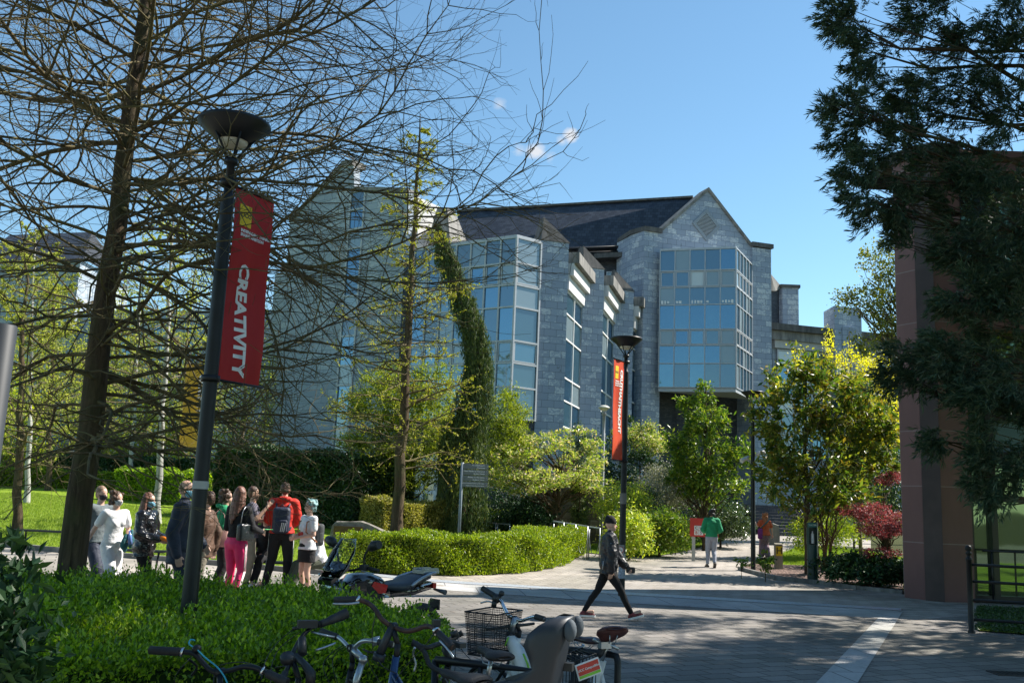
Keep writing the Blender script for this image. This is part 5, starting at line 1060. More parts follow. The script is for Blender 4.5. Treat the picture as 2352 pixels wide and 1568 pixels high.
# CUBS sign
d_=30; a=W(1585,1189,d_); b=W(1648,1193,d_+.1); z0=W(1585,1231,d_).z; t=thing('red_sign','red board with white CUBS letter tiles on the grass verge','sign',(a.x,a.y,T(a.x,a.y)))
w_=b.x-a.x; z1=a.z-t.location.z; z0-=t.location.z; m=MB(); m.box((w_/2,0,(z1+z0)/2),(w_,.06,z1-z0)); bd=m.build('board',simple('red_board',(.55,.045,.035),.5,var=.06),t); m=MB(); m.box((.12,.02,z0/2),(.1,.05,z0)); m.box((w_-.12,.02,z0/2),(.1,.05,z0)); m.build('post',M['conc_pale'],t)
for i,ch in enumerate('CUBS'):
    x=w_*.22+ (i%2)*.145; z=z1-.30-(i//2)*.15; m=MB(); m.box((x,-.036,z),(.135,.012,.14)); tl=m.build('tile',WHITE,bd); put_text(ch,.13,face_frame((x,-.043,z),(1,0,0),(0,0,1),(0,-1,0),.002),simple('dark_print',(.05,.02,.05),.5) if ch!='B' else RED,tl,bold=.002)
# hydrant post
a=G(1788,1308); t=thing('hydrant_post','short weathered post with a yellow H hydrant plate','post',tuple(a)); h_=W(1788,1247,a.y).z-a.z; m=MB(); m.prism([(-.11,-.08),(.11,-.08),(.11,.08),(-.11,.08)],-.1,[h_-.02,h_-.02,h_,h_]); m.build('post',conc('old_timber',(.16,.14,.10),(.36,.33,.25),5),t)
m=MB(); m.box((0,-.088,h_-.22),(.18,.012,.28)); pl=m.build('plate',YEL,t); put_text('H',.26,face_frame((0,-.096,h_-.22),(1,0,0),(0,0,1),(0,-1,0)),BLKP,pl,bold=.004)
# bottle refill station
a=G(1867,1335); t=thing('bottle_station','dark green bottle refill column with a white bottle symbol','water station',tuple(a),-.1); h_=W(1867,1200,a.y).z
m=MB(); hw=.145; n_=14
plan=[(math.cos(q)*hw,math.sin(q)*hw*.9) for q in [i*6.2832/20 for i in range(20)]]
m.prism(plan,0,h_*.62,mtop=0); m.build('body',GREENM,t)
m=MB(); m.prism([(-hw,-.05),(-hw*.72,-.12),(-hw*.72,.13),(-hw,.05)],h_*.622,h_*.9); m.prism([(hw,-.05),(hw*.72,-.12),(hw*.72,.13),(hw,.05)],h_*.622,h_*.9); m.prism([(-hw*.72,.04),(hw*.72,.04),(hw*.72,.13),(-hw*.72,.13)],h_*.622,h_*.9); m.prism(plan,h_*.902,h_); m.build('niche',GREENM,t)
m=MB(); m.lathe([(.045,h_*.64),(.048,h_*.74),(.045,h_*.79),(.02,h_*.82),(.02,h_*.85),(.001,h_*.853)],c=(0,-.03,0),k=14); m.build('bottle_symbol',WHITE,t)
m=MB(); m.box((-.02,-.138,h_*.95),(.22,.012,.10)); sg=m.build('plate',simple('teal_label',(.04,.20,.17),.5),t); put_text('WATER',.06,face_frame((-.02,-.146,h_*.95),(1,0,0),(0,0,1),(0,-1,0)),WHITE,sg)
# ================================================================ PEOPLE
def cap(m,a,b,ra,rb,k=14,mi=0,sq=(1,1)):
    a=Vector(a);b=Vector(b);d=b-a;l=d.length
    if l<1e-6: d=V(0,0,1);l=1e-6
    d=d/l; pts=[];r=[]
    for q in range(5): an=math.pi/2*q/4; pts.append(a-d*ra*math.cos(an)); r.append(max(ra*math.sin(an),.0015))
    for q in range(5): an=math.pi/2*q/4; pts.append(b+d*rb*math.sin(an)); r.append(max(rb*math.cos(an),.0015))
    m.tube(pts,r,k,mi)
def loft(m,rings,k=20,mi=0,U=None):
    b=len(m.v)
    for (x,y,z,rx,ry) in rings:
        for j in range(k):
            a=2*math.pi*j/k; p=V(x+rx*math.cos(a),y+ry*math.sin(a),z); m.v.append(tuple(U(p) if U else p))
    n=len(rings)
    for i in range(n-1):
        for j in range(k): j2=(j+1)%k; m.f.append([b+i*k+j,b+i*k+j2,b+(i+1)*k+j2,b+(i+1)*k+j]); m.m.append(mi); m.sm.append(True); m.uv.append([(0,0)]*4)
    m.f.append(list(range(b,b+k))[::-1]); m.m.append(mi); m.sm.append(True); m.uv.append([(0,0)]*k)
    m.f.append(list(range(b+(n-1)*k,b+n*k))); m.m.append(mi); m.sm.append(True); m.uv.append([(0,0)]*k)
def remesh(m,vox,name,mat,parent,sm=4,disp=0):
    me=bpy.data.meshes.new(name); me.from_pydata(m.v,[],m.f); o=bpy.data.objects.new(name,me); TMP.objects.link(o)
    r=o.modifiers.new('r','REMESH'); r.mode='VOXEL'; r.voxel_size=vox; r.use_smooth_shade=True
    if sm: s=o.modifiers.new('s','SMOOTH'); s.iterations=sm; s.factor=.5
    VL.update(); dg=bpy.context.evaluated_depsgraph_get(); nm=bpy.data.meshes.new_from_object(o.evaluated_get(dg)); bpy.data.objects.remove(o); bpy.data.meshes.remove(me)
    if disp:
        n_=len(nm.vertices); co=np.empty(n_*3,np.float32); no=np.empty(n_*3,np.float32); nm.vertices.foreach_get('co',co); nm.vertex_normals.foreach_get('vector',no); co=co.reshape(-1,3); no=no.reshape(-1,3); x,y,z=co.T*22
        d_=np.sin(x+1.7*np.sin(z*.7+y))+np.sin(z*1.3+2*np.sin(x*.9))*.8+.6*np.sin(y*2.1+z*1.9+np.sin(x*2)); co=co+no*(d_*.45*disp)[:,None]; nm.vertices.foreach_set('co',co.ravel())
    nm.materials.clear(); nm.materials.append(mat); o=bpy.data.objects.new(name,nm); C.objects.link(o); o.parent=parent; nm.name=name
    nm.polygons.foreach_set('use_smooth',[True]*len(nm.polygons)); return o
SK={'fair':simple('fair_skin',(.58,.36,.27),.5,var=.08,scale=20),'tan':simple('tan_skin',(.44,.26,.18),.5,var=.08,scale=20)}
def fab(name,col,rough=.8,var=.15,bump=.5,coat=0,sc=5):
    if name in _mc: return _mc[name]
    m=NM(name); n=m.noise(sc*2,4,m.obj()); a=tuple(c*(1-var) for c in col); b=tuple(min(1,c*(1+var)) for c in col); m.set(m.ramp(n,[(.3,a),(.7,b)]),rough)
    m.bump(m.noise(sc*1.6,3,m.objc((1,1,1.6)),.5,.8),bump,.035)
    if coat: m.b.inputs['Coat Weight'].default_value=coat
    _mc[name]=m.m; return m.m
HAIR={'brown':fab('brown_hair',(.07,.035,.02),.55,.4,.4,sc=12),'black':fab('black_hair',(.012,.010,.010),.5,.3,.4,sc=12),'ginger':fab('ginger_curly_hair',(.38,.13,.05),.6,.4,.8,sc=12),'sandy':fab('sandy_hair',(.22,.14,.09),.6,.3,.4,sc=12),'teal':fab('teal_grey_hair',(.16,.30,.30),.5,.5,.4,sc=16),'grey':fab('grey_hair',(.30,.28,.26),.6,.2,.3,sc=12),'auburn':fab('auburn_hair',(.16,.07,.045),.5,.35,.4,sc=12)}
EYE=simple('dark_eye',(.02,.015,.012),.2); LIP=simple('lip_pink',(.42,.17,.14),.5)
BJ=dict(shR=(.175,0,1.42),shL=(-.175,0,1.42),elR=(.235,-.02,1.13),elL=(-.235,-.02,1.13),wrR=(.235,.09,.90),wrL=(-.235,.09,.90),hipR=(.088,0,.91),hipL=(-.088,0,.91),knR=(.10,.03,.49),knL=(-.10,.03,.49),anR=(.11,-.02,.09),anL=(-.11,-.02,.09))
def person(label,pos,ang,top_px=None,H=None,skin='fair',J={},top=None,bottom=None,shoes=None,hair=None,mask=None,extra=None,lean=0,dz=0,yaw=0,female=False,curl=.5,fat=1.0,sole=None):
    pos=Vector(pos)
    if H is None: H=(W(top_px[0],top_px[1],pos.y).z-pos.z)
    s=(H-(0 if not dz else 0))/1.76 if not dz else H/1.76
    t=thing('person',label,'person',tuple(pos),R(ang-90)); t.scale=(s,s,s)
    j={k:V(*v) for k,v in {**BJ,**J}.items()}
    ml=Matrix.Rotation(-lean,3,'X')
    def U(p): q=V(p.x,p.y,p.z)-V(0,0,.92); q=ml@q; return q+V(0,0,.92+dz)
    up={k:(U(v) if k[:2] in('sh','el','wr') else v+ (V(0,0,dz) if k[:3]=='hip' else V(0,0,0))) for k,v in j.items()}
    my=Matrix.Rotation(R(yaw),3,'Z')
    def UH(p): q=V(*p)-V(0,0,1.55); return U(my@q+V(0,0,1.55))
    wf=.92 if female else 1.0
    tor=[(0,0,.86,.150,.100),(0,-.005,.93,.172*fat,.118*fat),(0,0,1.03,.150*fat,.105*fat),(0,0,1.12,.135*fat*wf,.098*fat),(0,.005,1.26,.158*fat*wf,.112*fat),(0,0,1.37,.165*wf,.105),(0,-.005,1.43,.12*wf,.075),(0,-.005,1.47,.06,.055)]
    m=MB(); loft(m,tor,U=U)
    cap(m,U(V(0,-.01,1.42)),UH((0,.005,1.56)),.058,.052)
    m.ell(UH((0,.0,1.655)),(.074,.092,.100)); m.ell(UH((0,.030,1.60)),(.056,.062,.066)); 
    cap(m,UH((0,.088,1.635)),UH((0,.108,1.605)),.010,.014); cap(m,UH((-.02,.083,1.575)),UH((.02,.083,1.575)),.012,.012); cap(m,UH((0,.072,1.545)),UH((0,.075,1.55)),.02,.02)
    for sg in (-1,1): cap(m,UH((sg*.076,-.005,1.65)),UH((sg*.074,-.002,1.60)),.016,.012)
    for sd,sg in (('R',1),('L',-1)):
        a,b,c=up['sh'+sd],up['el'+sd],up['wr'+sd]; cap(m,U(V(0,0,1.40)),a,.06,.055*wf); cap(m,a,b,.052*wf,.040*wf); cap(m,b,c,.042*wf,.027*wf)
        f=(c-b).normalized(); sd_=V(sg*1.0,.1,0)-f*V(sg*1.0,.1,0).dot(f); sd_.normalize(); pn=f.cross(sd_)*(-sg)   # palm normal
        if J.get('palm'+sd): pn=V(*J['palm'+sd]); pn=(pn-f*pn.dot(f)).normalized(); sd_=f.cross(pn)*sg*-1
        else: sd_,pn=pn,-sd_
        pc=c+f*.075
        for q in (-.024,-.008,.008,.024): cap(m,c+sd_*q*.6,pc+sd_*q*1.15,.016,.0125,10)
        for qi,q in enumerate((-.034,-.012,.012,.033)):
            p=pc+sd_*q; dd=f.copy(); L_=(.030,.036,.038,.032)[qi]; cr=curl*(.7+.15*qi)
            for kk in range(3):
                dd=(dd*math.cos(cr*.8)+pn*math.sin(cr*.8)).normalized(); e=p+dd*L_*(1,.75,.6)[kk]; cap(m,p,e,.0098,.0088,8); p=e
        th=c+f*.03+sd_*.028; e=th+(f*.6+sd_*.75+pn*.35).normalized()*.038; cap(m,th,e,.012,.0105,8); cap(m,e,e+(f*.9+sd_*.25+pn*.5).normalized()*.028,.0105,.009,8)
        h,k_,an=up['hip'+sd],up['kn'+sd],up['an'+sd]; cap(m,h,k_,.082*fat,.052); cap(m,k_,k_.lerp(an,.35)+V(0,-.012,0),.052,.052); cap(m,k_.lerp(an,.35)+V(0,-.012,0),an,.052,.034)
        tf=J.get('toe'+sd); tf=V(*tf).normalized() if tf else V(sg*.12,1,-.28).normalized(); cap(m,an+V(0,0,-.02),an+tf*.15+V(0,0,-.0),.038,.03)
    remesh(m,.0092,'body',SK[skin],t,2)
    for sg in (-1,1): m=MB(); m.ell(UH((sg*.030,.083,1.652)),(.011,.007,.008),k=8,n=6); m.build('eye',EYE,t)
    m=MB(); m.ell(UH((0,.094,1.578)),(.022,.006,.006),k=8,n=6); m.build('mouth',LIP,t)
    if mask:
        m=MB(); loft(m,[(0,.035,1.54,.042,.048),(0,.036,1.565,.054,.068),(0,.036,1.60,.060,.078),(0,.034,1.63,.058,.074)],U=lambda p:UH(p)); m.tube([UH((-.058,.05,1.615)),UH((-.078,.0,1.625))],.005,5); m.tube([UH((.058,.05,1.615)),UH((.078,.0,1.625))],.005,5); o=remesh(m,.012,'face_mask',mask,t,2)
    # clothes
    T_=top; g_=T_.get('thick',.018); hem=T_.get('hem',.90); fl=T_.get('flare',0); m=MB()
    rings=[(x,y,z,rx+g_,ry+g_) for x,y,z,rx,ry in tor if z>hem]; lo_=rings[0]; rings=[(0,0,hem,lo_[3]+fl+(.012 if hem<.95 else -.01),lo_[4]+fl+.008)]+rings[:-1]+[(0,-.005,1.465,.068+g_*.3,.062+g_*.3)]
    loft(m,rings,U=U)
    for sd in 'RL':
        a,b,c=up['sh'+sd],up['el'+sd],up['wr'+sd]; cap(m,U(V(0,0,1.39)),a,.066+g_,.054*wf+g_)
        if T_.get('sleeve','long')=='long': cap(m,a,b,.052*wf+g_,.042*wf+g_*1.1); cap(m,b,b.lerp(c,.97),.043*wf+g_*1.1,.030*wf+g_*.9)
        elif T_['sleeve']=='short': cap(m,a,a.lerp(b,.62),.054*wf+g_,.052*wf+g_)
    if T_.get('hood'): 
        for q in range(-5,6): an=q/5*2.5; p=V(math.sin(an)*.085,-.045-math.cos(an)*.075,1.485+.012*math.cos(an)); m.ell(U(p),(.045,.045,.038),k=8,n=6)
    if T_.get('collar'): cap(m,U(V(0,-.005,1.44)),U(V(0,.0,1.50)),.075,.068)
    if T_.get('bust'): 
        for sg in (-1,1): m.ell(U(V(sg*.065,.10,1.27)),(.062,.05,.06),k=10,n=8)
    remesh(m,.0125,T_.get('name','shirt'),T_['mat'],t,3,T_.get('wr',.004))
    if bottom:
        B=bottom; w0,w1,w2=B.get('w',(.098,.068,.052)); m=MB()
        if B['kind']=='skirt': loft(m,[(0,.0,B.get('hem',.68)+dz,.20,.145),(0,0,.80+dz,.195,.145),(0,0,.92+dz,.185,.135),(0,0,1.04+dz,.16,.12)])
        else:
            loft(m,[(0,-.004,.82,.14*fat,.105*fat),(0,-.008,.90,.178*fat,.128*fat),(0,0,.97,.176*fat,.122*fat),(0,0,1.04,.158*fat,.113*fat)],U=U)
            for sd in 'RL':
                h,k_,an=up['hip'+sd],up['kn'+sd],up['an'+sd]; ee=k_.lerp(an,B.get('len',.96)); cap(m,h+V(0,-.01,-.01),k_,w0*fat,w1); cap(m,k_,k_.lerp(ee,.4)+V(0,-.012,0),w1,(w1+w2)*.5+.004); cap(m,k_.lerp(ee,.4)+V(0,-.012,0),ee,(w1+w2)*.5+.004,w2)
        remesh(m,.0125,B['kind'],B['mat'],t,3,.004)
    S_=shoes; 
    for sd,sg in (('R',1),('L',-1)):
        an=up['an'+sd]; tf=J.get('toe'+sd); tf=V(*tf).normalized() if tf else V(sg*.12,1,0).normalized(); u_=V(0,0,1)-tf*tf.z; u_.normalize(); hgt=S_.get('plat',.03)
        m=MB(); hl=an-u_*.045-tf*.035; te=an-u_*.058+tf*.165; cap(m,hl,te,.040,.032); cap(m,an-u_*.01,an-u_*.03+tf*.05,.044,.042); cap(m,hl+tf*.03,hl+tf*.13,.043,.042); o=remesh(m,.011,'shoe',S_['mat'],t,2)
        m=MB(); side=tf.cross(u_).normalized(); outl=[(-.075,.030),(-.04,.042),(.06,.040),(.13,.046),(.18,.038),(.208,.015)]; pts=[(x,y) for x,y in outl]+[(x,-y) for x,y in outl[::-1]]
        lo=[an+tf*(x-.0)+side*y-u_*.090 for x,y in pts]; m.slab(lo,u_*hgt); m.build('sole',S_.get('sole',WHITE),o)
    if hair:
        st,hc=hair; m=MB()
        if st=='beanie':
            loft(m,[(0,-.004,1.655,.085,.103),(0,-.006,1.70,.088,.106),(0,-.012,1.745,.080,.095),(0,-.02,1.785,.055,.065),(0,-.025,1.80,.02,.03)],U=lambda p:UH(p)); remesh(m,.011,'beanie',hc,t,2,.002)
        else:
            m.ell(UH((0,-.018,1.682)),(.083,.094,.092)); m.ell(UH((0,-.045,1.64)),(.074,.066,.085))
            if st=='long' or st=='curly':
                Lh=1.22 if st=='long' else 1.30
                for q in range(-4,5):
                    a=q*.42; x=math.sin(a)*.082; y=-.02-math.cos(a)*.072; 
                    cap(m,UH((x*.9,y*.8,1.68)),UH((x*1.05,y*1.05-.01,1.50)),.030,.036,8); cap(m,UH((x*1.05,y*1.05-.01,1.50)),UH((x*1.15,y*1.2-.035,Lh+.06*abs(q))),.036,.022,8)
            if st=='bob' or st=='curly':
                rr=random.Random(3)
                for q in range(34):
                    a=rr.uniform(-2.5,2.5); zz=rr.uniform(1.56,1.76); m.ell(UH((math.sin(a)*.085,-.02-math.cos(a)*.09,zz)),.032 if st=='bob' else .045,k=8,n=6)
            remesh(m,.011,'hair',hc,t,1,.009 if st in('bob','curly') else .004)
    t['_s']=s
    return t,up,U
def held(name,label,cat,t,p,group=None):
    """thing at a point p given in a person's local frame"""
    a=t.rotation_euler.z; s=t.scale[0]; q=Matrix.Rotation(a,3,'Z')@(Vector(p)*s)+t.location; return thing(name,label,cat,tuple(q),a,group)
def rbox(c,sz,r=.03,seg=3):
    bm=bmesh.new(); bmesh.ops.create_cube(bm,size=1); 
    for v in bm.verts: v.co=V(v.co.x*sz[0],v.co.y*sz[1],v.co.z*sz[2])
    bmesh.ops.bevel(bm,geom=bm.edges[:],offset=r,segments=seg,profile=.5,affect='EDGES')
    for v in bm.verts: v.co+=Vector(c)
    me=bpy.data.meshes.new('m'); bm.to_mesh(me); bm.free(); return me
BLKF=fab('black_cloth',(.009,.009,.011),.9,.2,.5); LEG=fab('black_leggings',(.006,.006,.007),.9,.1,.2); WHF=fab('white_cotton',(.74,.74,.75),.8,.05,.5); GRT=fab('grey_tee',(.11,.135,.145),.85,.1,.5); NAVY=fab('navy_coat',(.018,.026,.05),.7,.15,.5); PUF=fab('glossy_black_puffer',(.010,.010,.012),.22,.1,1.0,coat=.6); GRN=fab('emerald_fleece',(.012,.24,.10),.85,.15,.5); PINK=fab('hot_pink_leggings',(.72,.02,.14),.6,.08,.25); REDH=fab('scarlet_hoodie',(.62,.025,.012),.8,.12,.6); KHA=fab('stone_trousers',(.24,.21,.16),.85,.1,.6); OLI=fab('olive_trousers',(.065,.075,.05),.85,.1,.6); ORG=fab('burnt_orange_tee',(.52,.09,.03),.8,.1,.5); LIL=fab('striped_mauve_trousers',(.30,.18,.22),.8,.5,.5,sc=14); GRJ=fab('light_grey_joggers',(.30,.32,.38),.85,.08,.6); JKT=fab('black_shell_jacket',(.008,.009,.014),.45,.2,.9); PAT=fab('dark_patterned_shirt',(.10,.09,.12),.8,.9,.4,sc=22); BLUM=simple('blue_surgical_mask',(.22,.48,.62),.7); BLKM=simple('black_mask',(.015,.015,.02),.7); FLOM=simple('patterned_mask',(.35,.37,.38),.8,var=.9,scale=60); TEALJ=fab('teal_jumper',(.03,.14,.15),.85,.15,.7); BRJ=fab('brown_jacket',(.09,.045,.025),.7,.2,.5); SHO_B=simple('black_shoe',(.015,.014,.014),.4); SHO_R=simple('black_and_red_trainer',(.16,.02,.025),.5,var=.95,scale=18); SHO_W=simple('white_trainer',(.62,.60,.60),.5)
def gp(px,d):
    p=W(px,1250,d); return V(p.x,d,T(p.x,d))
def walkJ(st=.22,lift=.0,arms=True):
    return dict(knR=(.09,st*.75+.06,.50),anR=(.09,st*1.5,.10),knL=(-.09,-st*.1+.05,.47),anL=(-.09,-st*1.5,.16),toeR=(.05,1,.12),toeL=(-.05,1,-.55),elR=(.23,-.12,1.15),wrR=(.22,-.10,.91),elL=(-.23,.05,1.14),wrL=(-.22,.22,.96))
# couple in masks
P1=person('man in a grey t-shirt and black mask half hidden behind the thick tree trunk',gp(221,14.9),-25,(226,1116),J=walkJ(.16),top=dict(mat=GRT,sleeve='short',hem=.88,name='t_shirt'),bottom=dict(kind='shorts',mat=NAVY,w=(.105,.095,.08),len=.55),shoes=dict(mat=SHO_B),hair=('short',HAIR['sandy']),mask=BLKM)
P2_=person('woman in a white t-shirt and patterned mask carrying a teal jumper',gp(258,14.5),-35,(256,1128),female=True,J={**walkJ(.16),'elL':(-.26,.0,1.14),'wrL':(-.16,.20,1.03),'elR':(.27,-.12,1.16),'wrR':(.38,-.13,.93)},top=dict(mat=WHF,sleeve='short',hem=.95,name='t_shirt',bust=1,flare=.01),bottom=dict(kind='trousers',mat=WHF,w=(.108,.085,.08)),shoes=dict(mat=SHO_W),hair=('bob',HAIR['brown']),mask=FLOM,yaw=5)
t,up,U=P2_; o=held('teal_jumper','teal jumper draped over the arm of the woman in white','jumper',t,up['wrL']+V(0,.03,0)); m=MB()
for q in range(9): a=q/8; m.ell((-.10+.22*a,.02,-.03-.04*math.sin(q)),(.05,.05,.10+.05*math.sin(q*2)),k=10,n=8)
remesh(m,.014,'jumper',TEALJ,o,2,.01)
P3=person('long haired woman in a glossy black puffer jacket looking at her hand',gp(332,14.2),-8,(330,1131),female=True,J={**walkJ(.10),'elR':(.24,.02,1.13),'wrR':(.12,.27,1.07),'elL':(-.24,.02,1.13),'wrL':(-.10,.28,1.05)},top=dict(mat=PUF,hem=.80,name='puffer_jacket',thick=.04,collar=1,wr=.010),bottom=dict(kind='leggings',mat=LEG,w=(.095,.062,.045)),shoes=dict(mat=SHO_B),hair=('long',HAIR['auburn']),mask=BLUM)
def bottle(label,t,p,mat,capm,r=.032,h=.2,tilt=(0,1.2,0)):
    o=held('drink_bottle',label,'bottle',t,p); o.rotation_euler=(tilt[0],tilt[1],o.rotation_euler.z+tilt[2]); m=MB(); m.lathe([(.001,-h/2),(r,-h/2),(r,h*.15),(r*.9,h*.22),(r*.4,h*.4),(r*.4,h*.44)],k=16); m.build('body',mat,o); m=MB(); m.lathe([(r*.45,h*.44),(r*.45,h*.52),(.001,h*.52)],k=14); m.build('cap',capm,o); return o
bottle('orange drink bottle held by the woman in the puffer jacket',P3[0],P3[1]['wrR']+V(.0,.10,.02),simple('orange_plastic',(.75,.20,.01),.3),simple('orange_cap',(.8,.16,.01),.4),tilt=(1.3,0,0))
bottle('blue tinted water bottle held in front by the woman in white',t,up['wrL']+V(.06,.10,.02),simple('blue_clear_plastic',(.15,.25,.55),.15),simple('blue_cap',(.03,.08,.5),.4),tilt=(.3,0,0))
P4=person('tall bald man in a long navy coat and blue mask beside the near lamp post',gp(415,13.0),5,(424,1101),J={**walkJ(.12),'elR':(.25,-.05,1.12),'wrR':(.25,.03,.86)},top=dict(mat=NAVY,hem=.74,name='coat',thick=.035,collar=1,flare=.02,wr=.007),bottom=dict(kind='trousers',mat=NAVY,w=(.11,.085,.075)),shoes=dict(mat=SHO_B),hair=None,mask=BLUM,fat=1.08)
P5=person('person in a brown jacket mostly hidden behind the near lamp post',gp(468,14.3),180,(470,1128),J=walkJ(.12),top=dict(mat=BRJ,hem=.80,name='jacket',thick=.03),bottom=dict(kind='trousers',mat=KHA,w=(.10,.08,.07)),shoes=dict(mat=SHO_B),hair=('short',HAIR['brown']),mask=BLUM,fat=1.05)
P6=person('woman in an emerald top and black flared trousers with a pink bag',gp(510,16.0),20,(523,1125),female=True,J={'elR':(.22,-.03,1.14),'wrR':(.18,.16,1.10),'knR':(.11,.04,.49),'anR':(.13,-.06,.09)},top=dict(mat=GRN,hem=1.0,name='top',hood=1),bottom=dict(kind='trousers',mat=BLKF,w=(.10,.07,.085)),shoes=dict(mat=SHO_W),hair=('bob',HAIR['brown']))
P7=person('long haired woman in hot pink striped leggings and a black top',gp(543,15.3),62,(556,1118),female=True,J={'elR':(.27,.02,1.15),'wrR':(.24,.27,1.09),'elL':(-.22,.0,1.14),'wrL':(-.08,.26,1.12),'knR':(.09,.06,.50),'anR':(.10,-.07,.09),'knL':(-.09,.02,.49),'anL':(-.10,.03,.09)},top=dict(mat=BLKF,hem=1.0,name='top'),bottom=dict(kind='leggings',mat=PINK,w=(.108,.064,.045)),shoes=dict(mat=SHO_W),hair=('long',HAIR['auburn']),fat=1.03)
t,up,U=P7; m=MB()
for dy in (-.016,0,.016):
    for a,b,ra,rb in ((up['hipR'],up['knR'],.112,.067),(up['knR'],up['anR'],.067,.048)): m.tube([a+V(ra,dy,0),b+V(rb,dy,0)],.0045,5)
m.build('side_stripe',WHITE,t)
P8=person('man in a dark patterned shirt and stone trousers talking with a raised hand',gp(573,17.4),12,(582,1117),J={'elR':(.27,.10,1.20),'wrR':(.20,.27,1.42),'elL':(-.2,.12,1.15),'wrL':(-.05,.30,1.18)},top=dict(mat=PAT,sleeve='short',hem=.86,name='shirt'),bottom=dict(kind='trousers',mat=KHA,w=(.11,.09,.08),len=.85),shoes=dict(mat=SHO_B,sole=BLKP),hair=('short',HAIR['brown']),skin='tan',curl=.15)
c=held('leaflet','small green leaflet in the hand of the woman in pink leggings','leaflet',P7[0],P7[1]['wrR']+V(0,.10,.02)); m=MB(); m.box((0,.02,.02),(.11,.14,.004)); m.build('paper',simple('green_paper',(.12,.55,.18),.7),c)
g9=G(637,1352); P9=person('man in a scarlet hoodie with a navy backpack seen from behind',g9,97,(650,1108),J={'elR':(.25,.05,1.14),'wrR':(.14,.25,1.05),'elL':(-.25,.05,1.14),'wrL':(-.14,.25,1.05),'knR':(.13,.03,.49),'anR':(.14,-.02,.09),'knL':(-.13,.02,.49),'anL':(-.20,-.05,.09),'toeL':(-.6,.8,0)},top=dict(mat=REDH,hem=.92,name='hoodie',thick=.035,hood=1,wr=.006),bottom=dict(kind='tracksuit_trousers',mat=BLKF,w=(.112,.078,.058)),shoes=dict(mat=SHO_B),hair=('short',HAIR['brown']),fat=1.05)
t,up,U=P9; m=MB()
for sg,sd in ((-1,'L'),(1,'R')):
    for dy in (-.014,0,.014):
        for a,b,ra,rb in ((up['hip'+sd],up['kn'+sd],.116,.081),(up['kn'+sd],up['an'+sd],.081,.061)): m.tube([a+V(sg*ra,dy,0),b+V(sg*rb,dy,0)],.004,5)
m.build('side_stripe',WHITE,t)
NB=fab('navy_backpack',(.016,.022,.045),.6,.2,.5)
bp=held('backpack','navy backpack with white stripes worn over the scarlet hoodie','backpack',P9[0],(0,-.23,1.14)); link('bag',rbox((0,0,0),(.31,.17,.47),.06),bp,NB,True); link('pocket',rbox((0,-.09,-.10),(.24,.06,.22),.03),bp,NB,True)
m=MB()
for k in range(3): m.bar((.01+.03*k,-.124,-.20),(.03+.03*k,-.124,-.04),.012,.004,up=(0,1,0))
m.build('stripe',WHITE,bp); m=MB()
for sg in (-1,1): m.tube([(sg*.10,.03,.20),(sg*.12,.11,.29),(sg*.12,.30,.27),(sg*.14,.36,.12),(sg*.17,.22,-.10),(sg*.15,.06,-.18)],.017,6)
m.tube([(-.04,.0,.24),(0,0,.28),(.04,0,.24)],.008,6); m.build('strap',NB,bp)
P10=person('teal haired student in a white print t-shirt, black skirt and platform shoes',gp(706,16.4),222,(712,1147),female=True,J={'elR':(.23,.0,1.15),'wrR':(.04,.25,1.12),'elL':(-.23,.02,1.15),'wrL':(-.06,.25,1.09),'knR':(.09,.03,.49),'knL':(-.09,.02,.49)},top=dict(mat=WHF,sleeve='short',hem=.88,name='t_shirt',flare=.01,bust=1),bottom=dict(kind='skirt',mat=BLKF,hem=.66),shoes=dict(mat=SHO_B,sole=BLKP,plat=.05),hair=('bob',HAIR['teal']))
m=MB(); m.ell((-.03,.147,1.16),(.05,.012,.035),k=10,n=6); m.ell((.05,.147,1.15),(.045,.012,.04),k=10,n=6); m.build('shirt_print',RED,P10[0])
b2=held('backpack','small grey backpack on the teal haired student','backpack',P10[0],(0,-.20,1.14)); link('bag',rbox((0,0,0),(.25,.14,.38),.05),b2,fab('grey_bag',(.05,.055,.06)),True); m=MB()
for sg in (-1,1): m.tube([(sg*.09,.03,.14),(sg*.12,.14,.26),(sg*.12,.30,.22),(sg*.14,.32,.05),(sg*.15,.10,-.12)],.012,6)
m.build('strap',simple('tan_strap',(.35,.13,.05),.6),b2)
t2=held('tote_bag','dusty pink tote bag on the shoulder of the woman in emerald','bag',P6[0],(.20,-.10,.98)); link('bag',rbox((0,0,0),(.13,.33,.30),.03),t2,simple('dusty_pink_leather',(.42,.25,.22),.45),True); m=MB()
for sx in (-.05,.05): m.tube([(sx,-.1,.14),(sx,-.08,.38),(0,0,.46),(sx,.08,.38),(sx,.1,.14)],.007,6)
m.build('handle',simple('dusty_pink_leather',(.42,.25,.22),.45),t2)
t2=held('handbag','black croc effect handbag on the shoulder of the woman in pink leggings','bag',P7[0],(.22,-.06,1.09)); link('bag',rbox((0,0,0),(.13,.32,.27),.04),t2,simple('black_patent',(.015,.02,.022),.15,bump=.8,scale=14),True); m=MB(); m.tube([(0,-.12,.12),(-.02,-.08,.32),(-.04,.0,.40),(-.02,.08,.32),(0,.12,.12)],.006,6); m.build('handle',STEEL,t2)
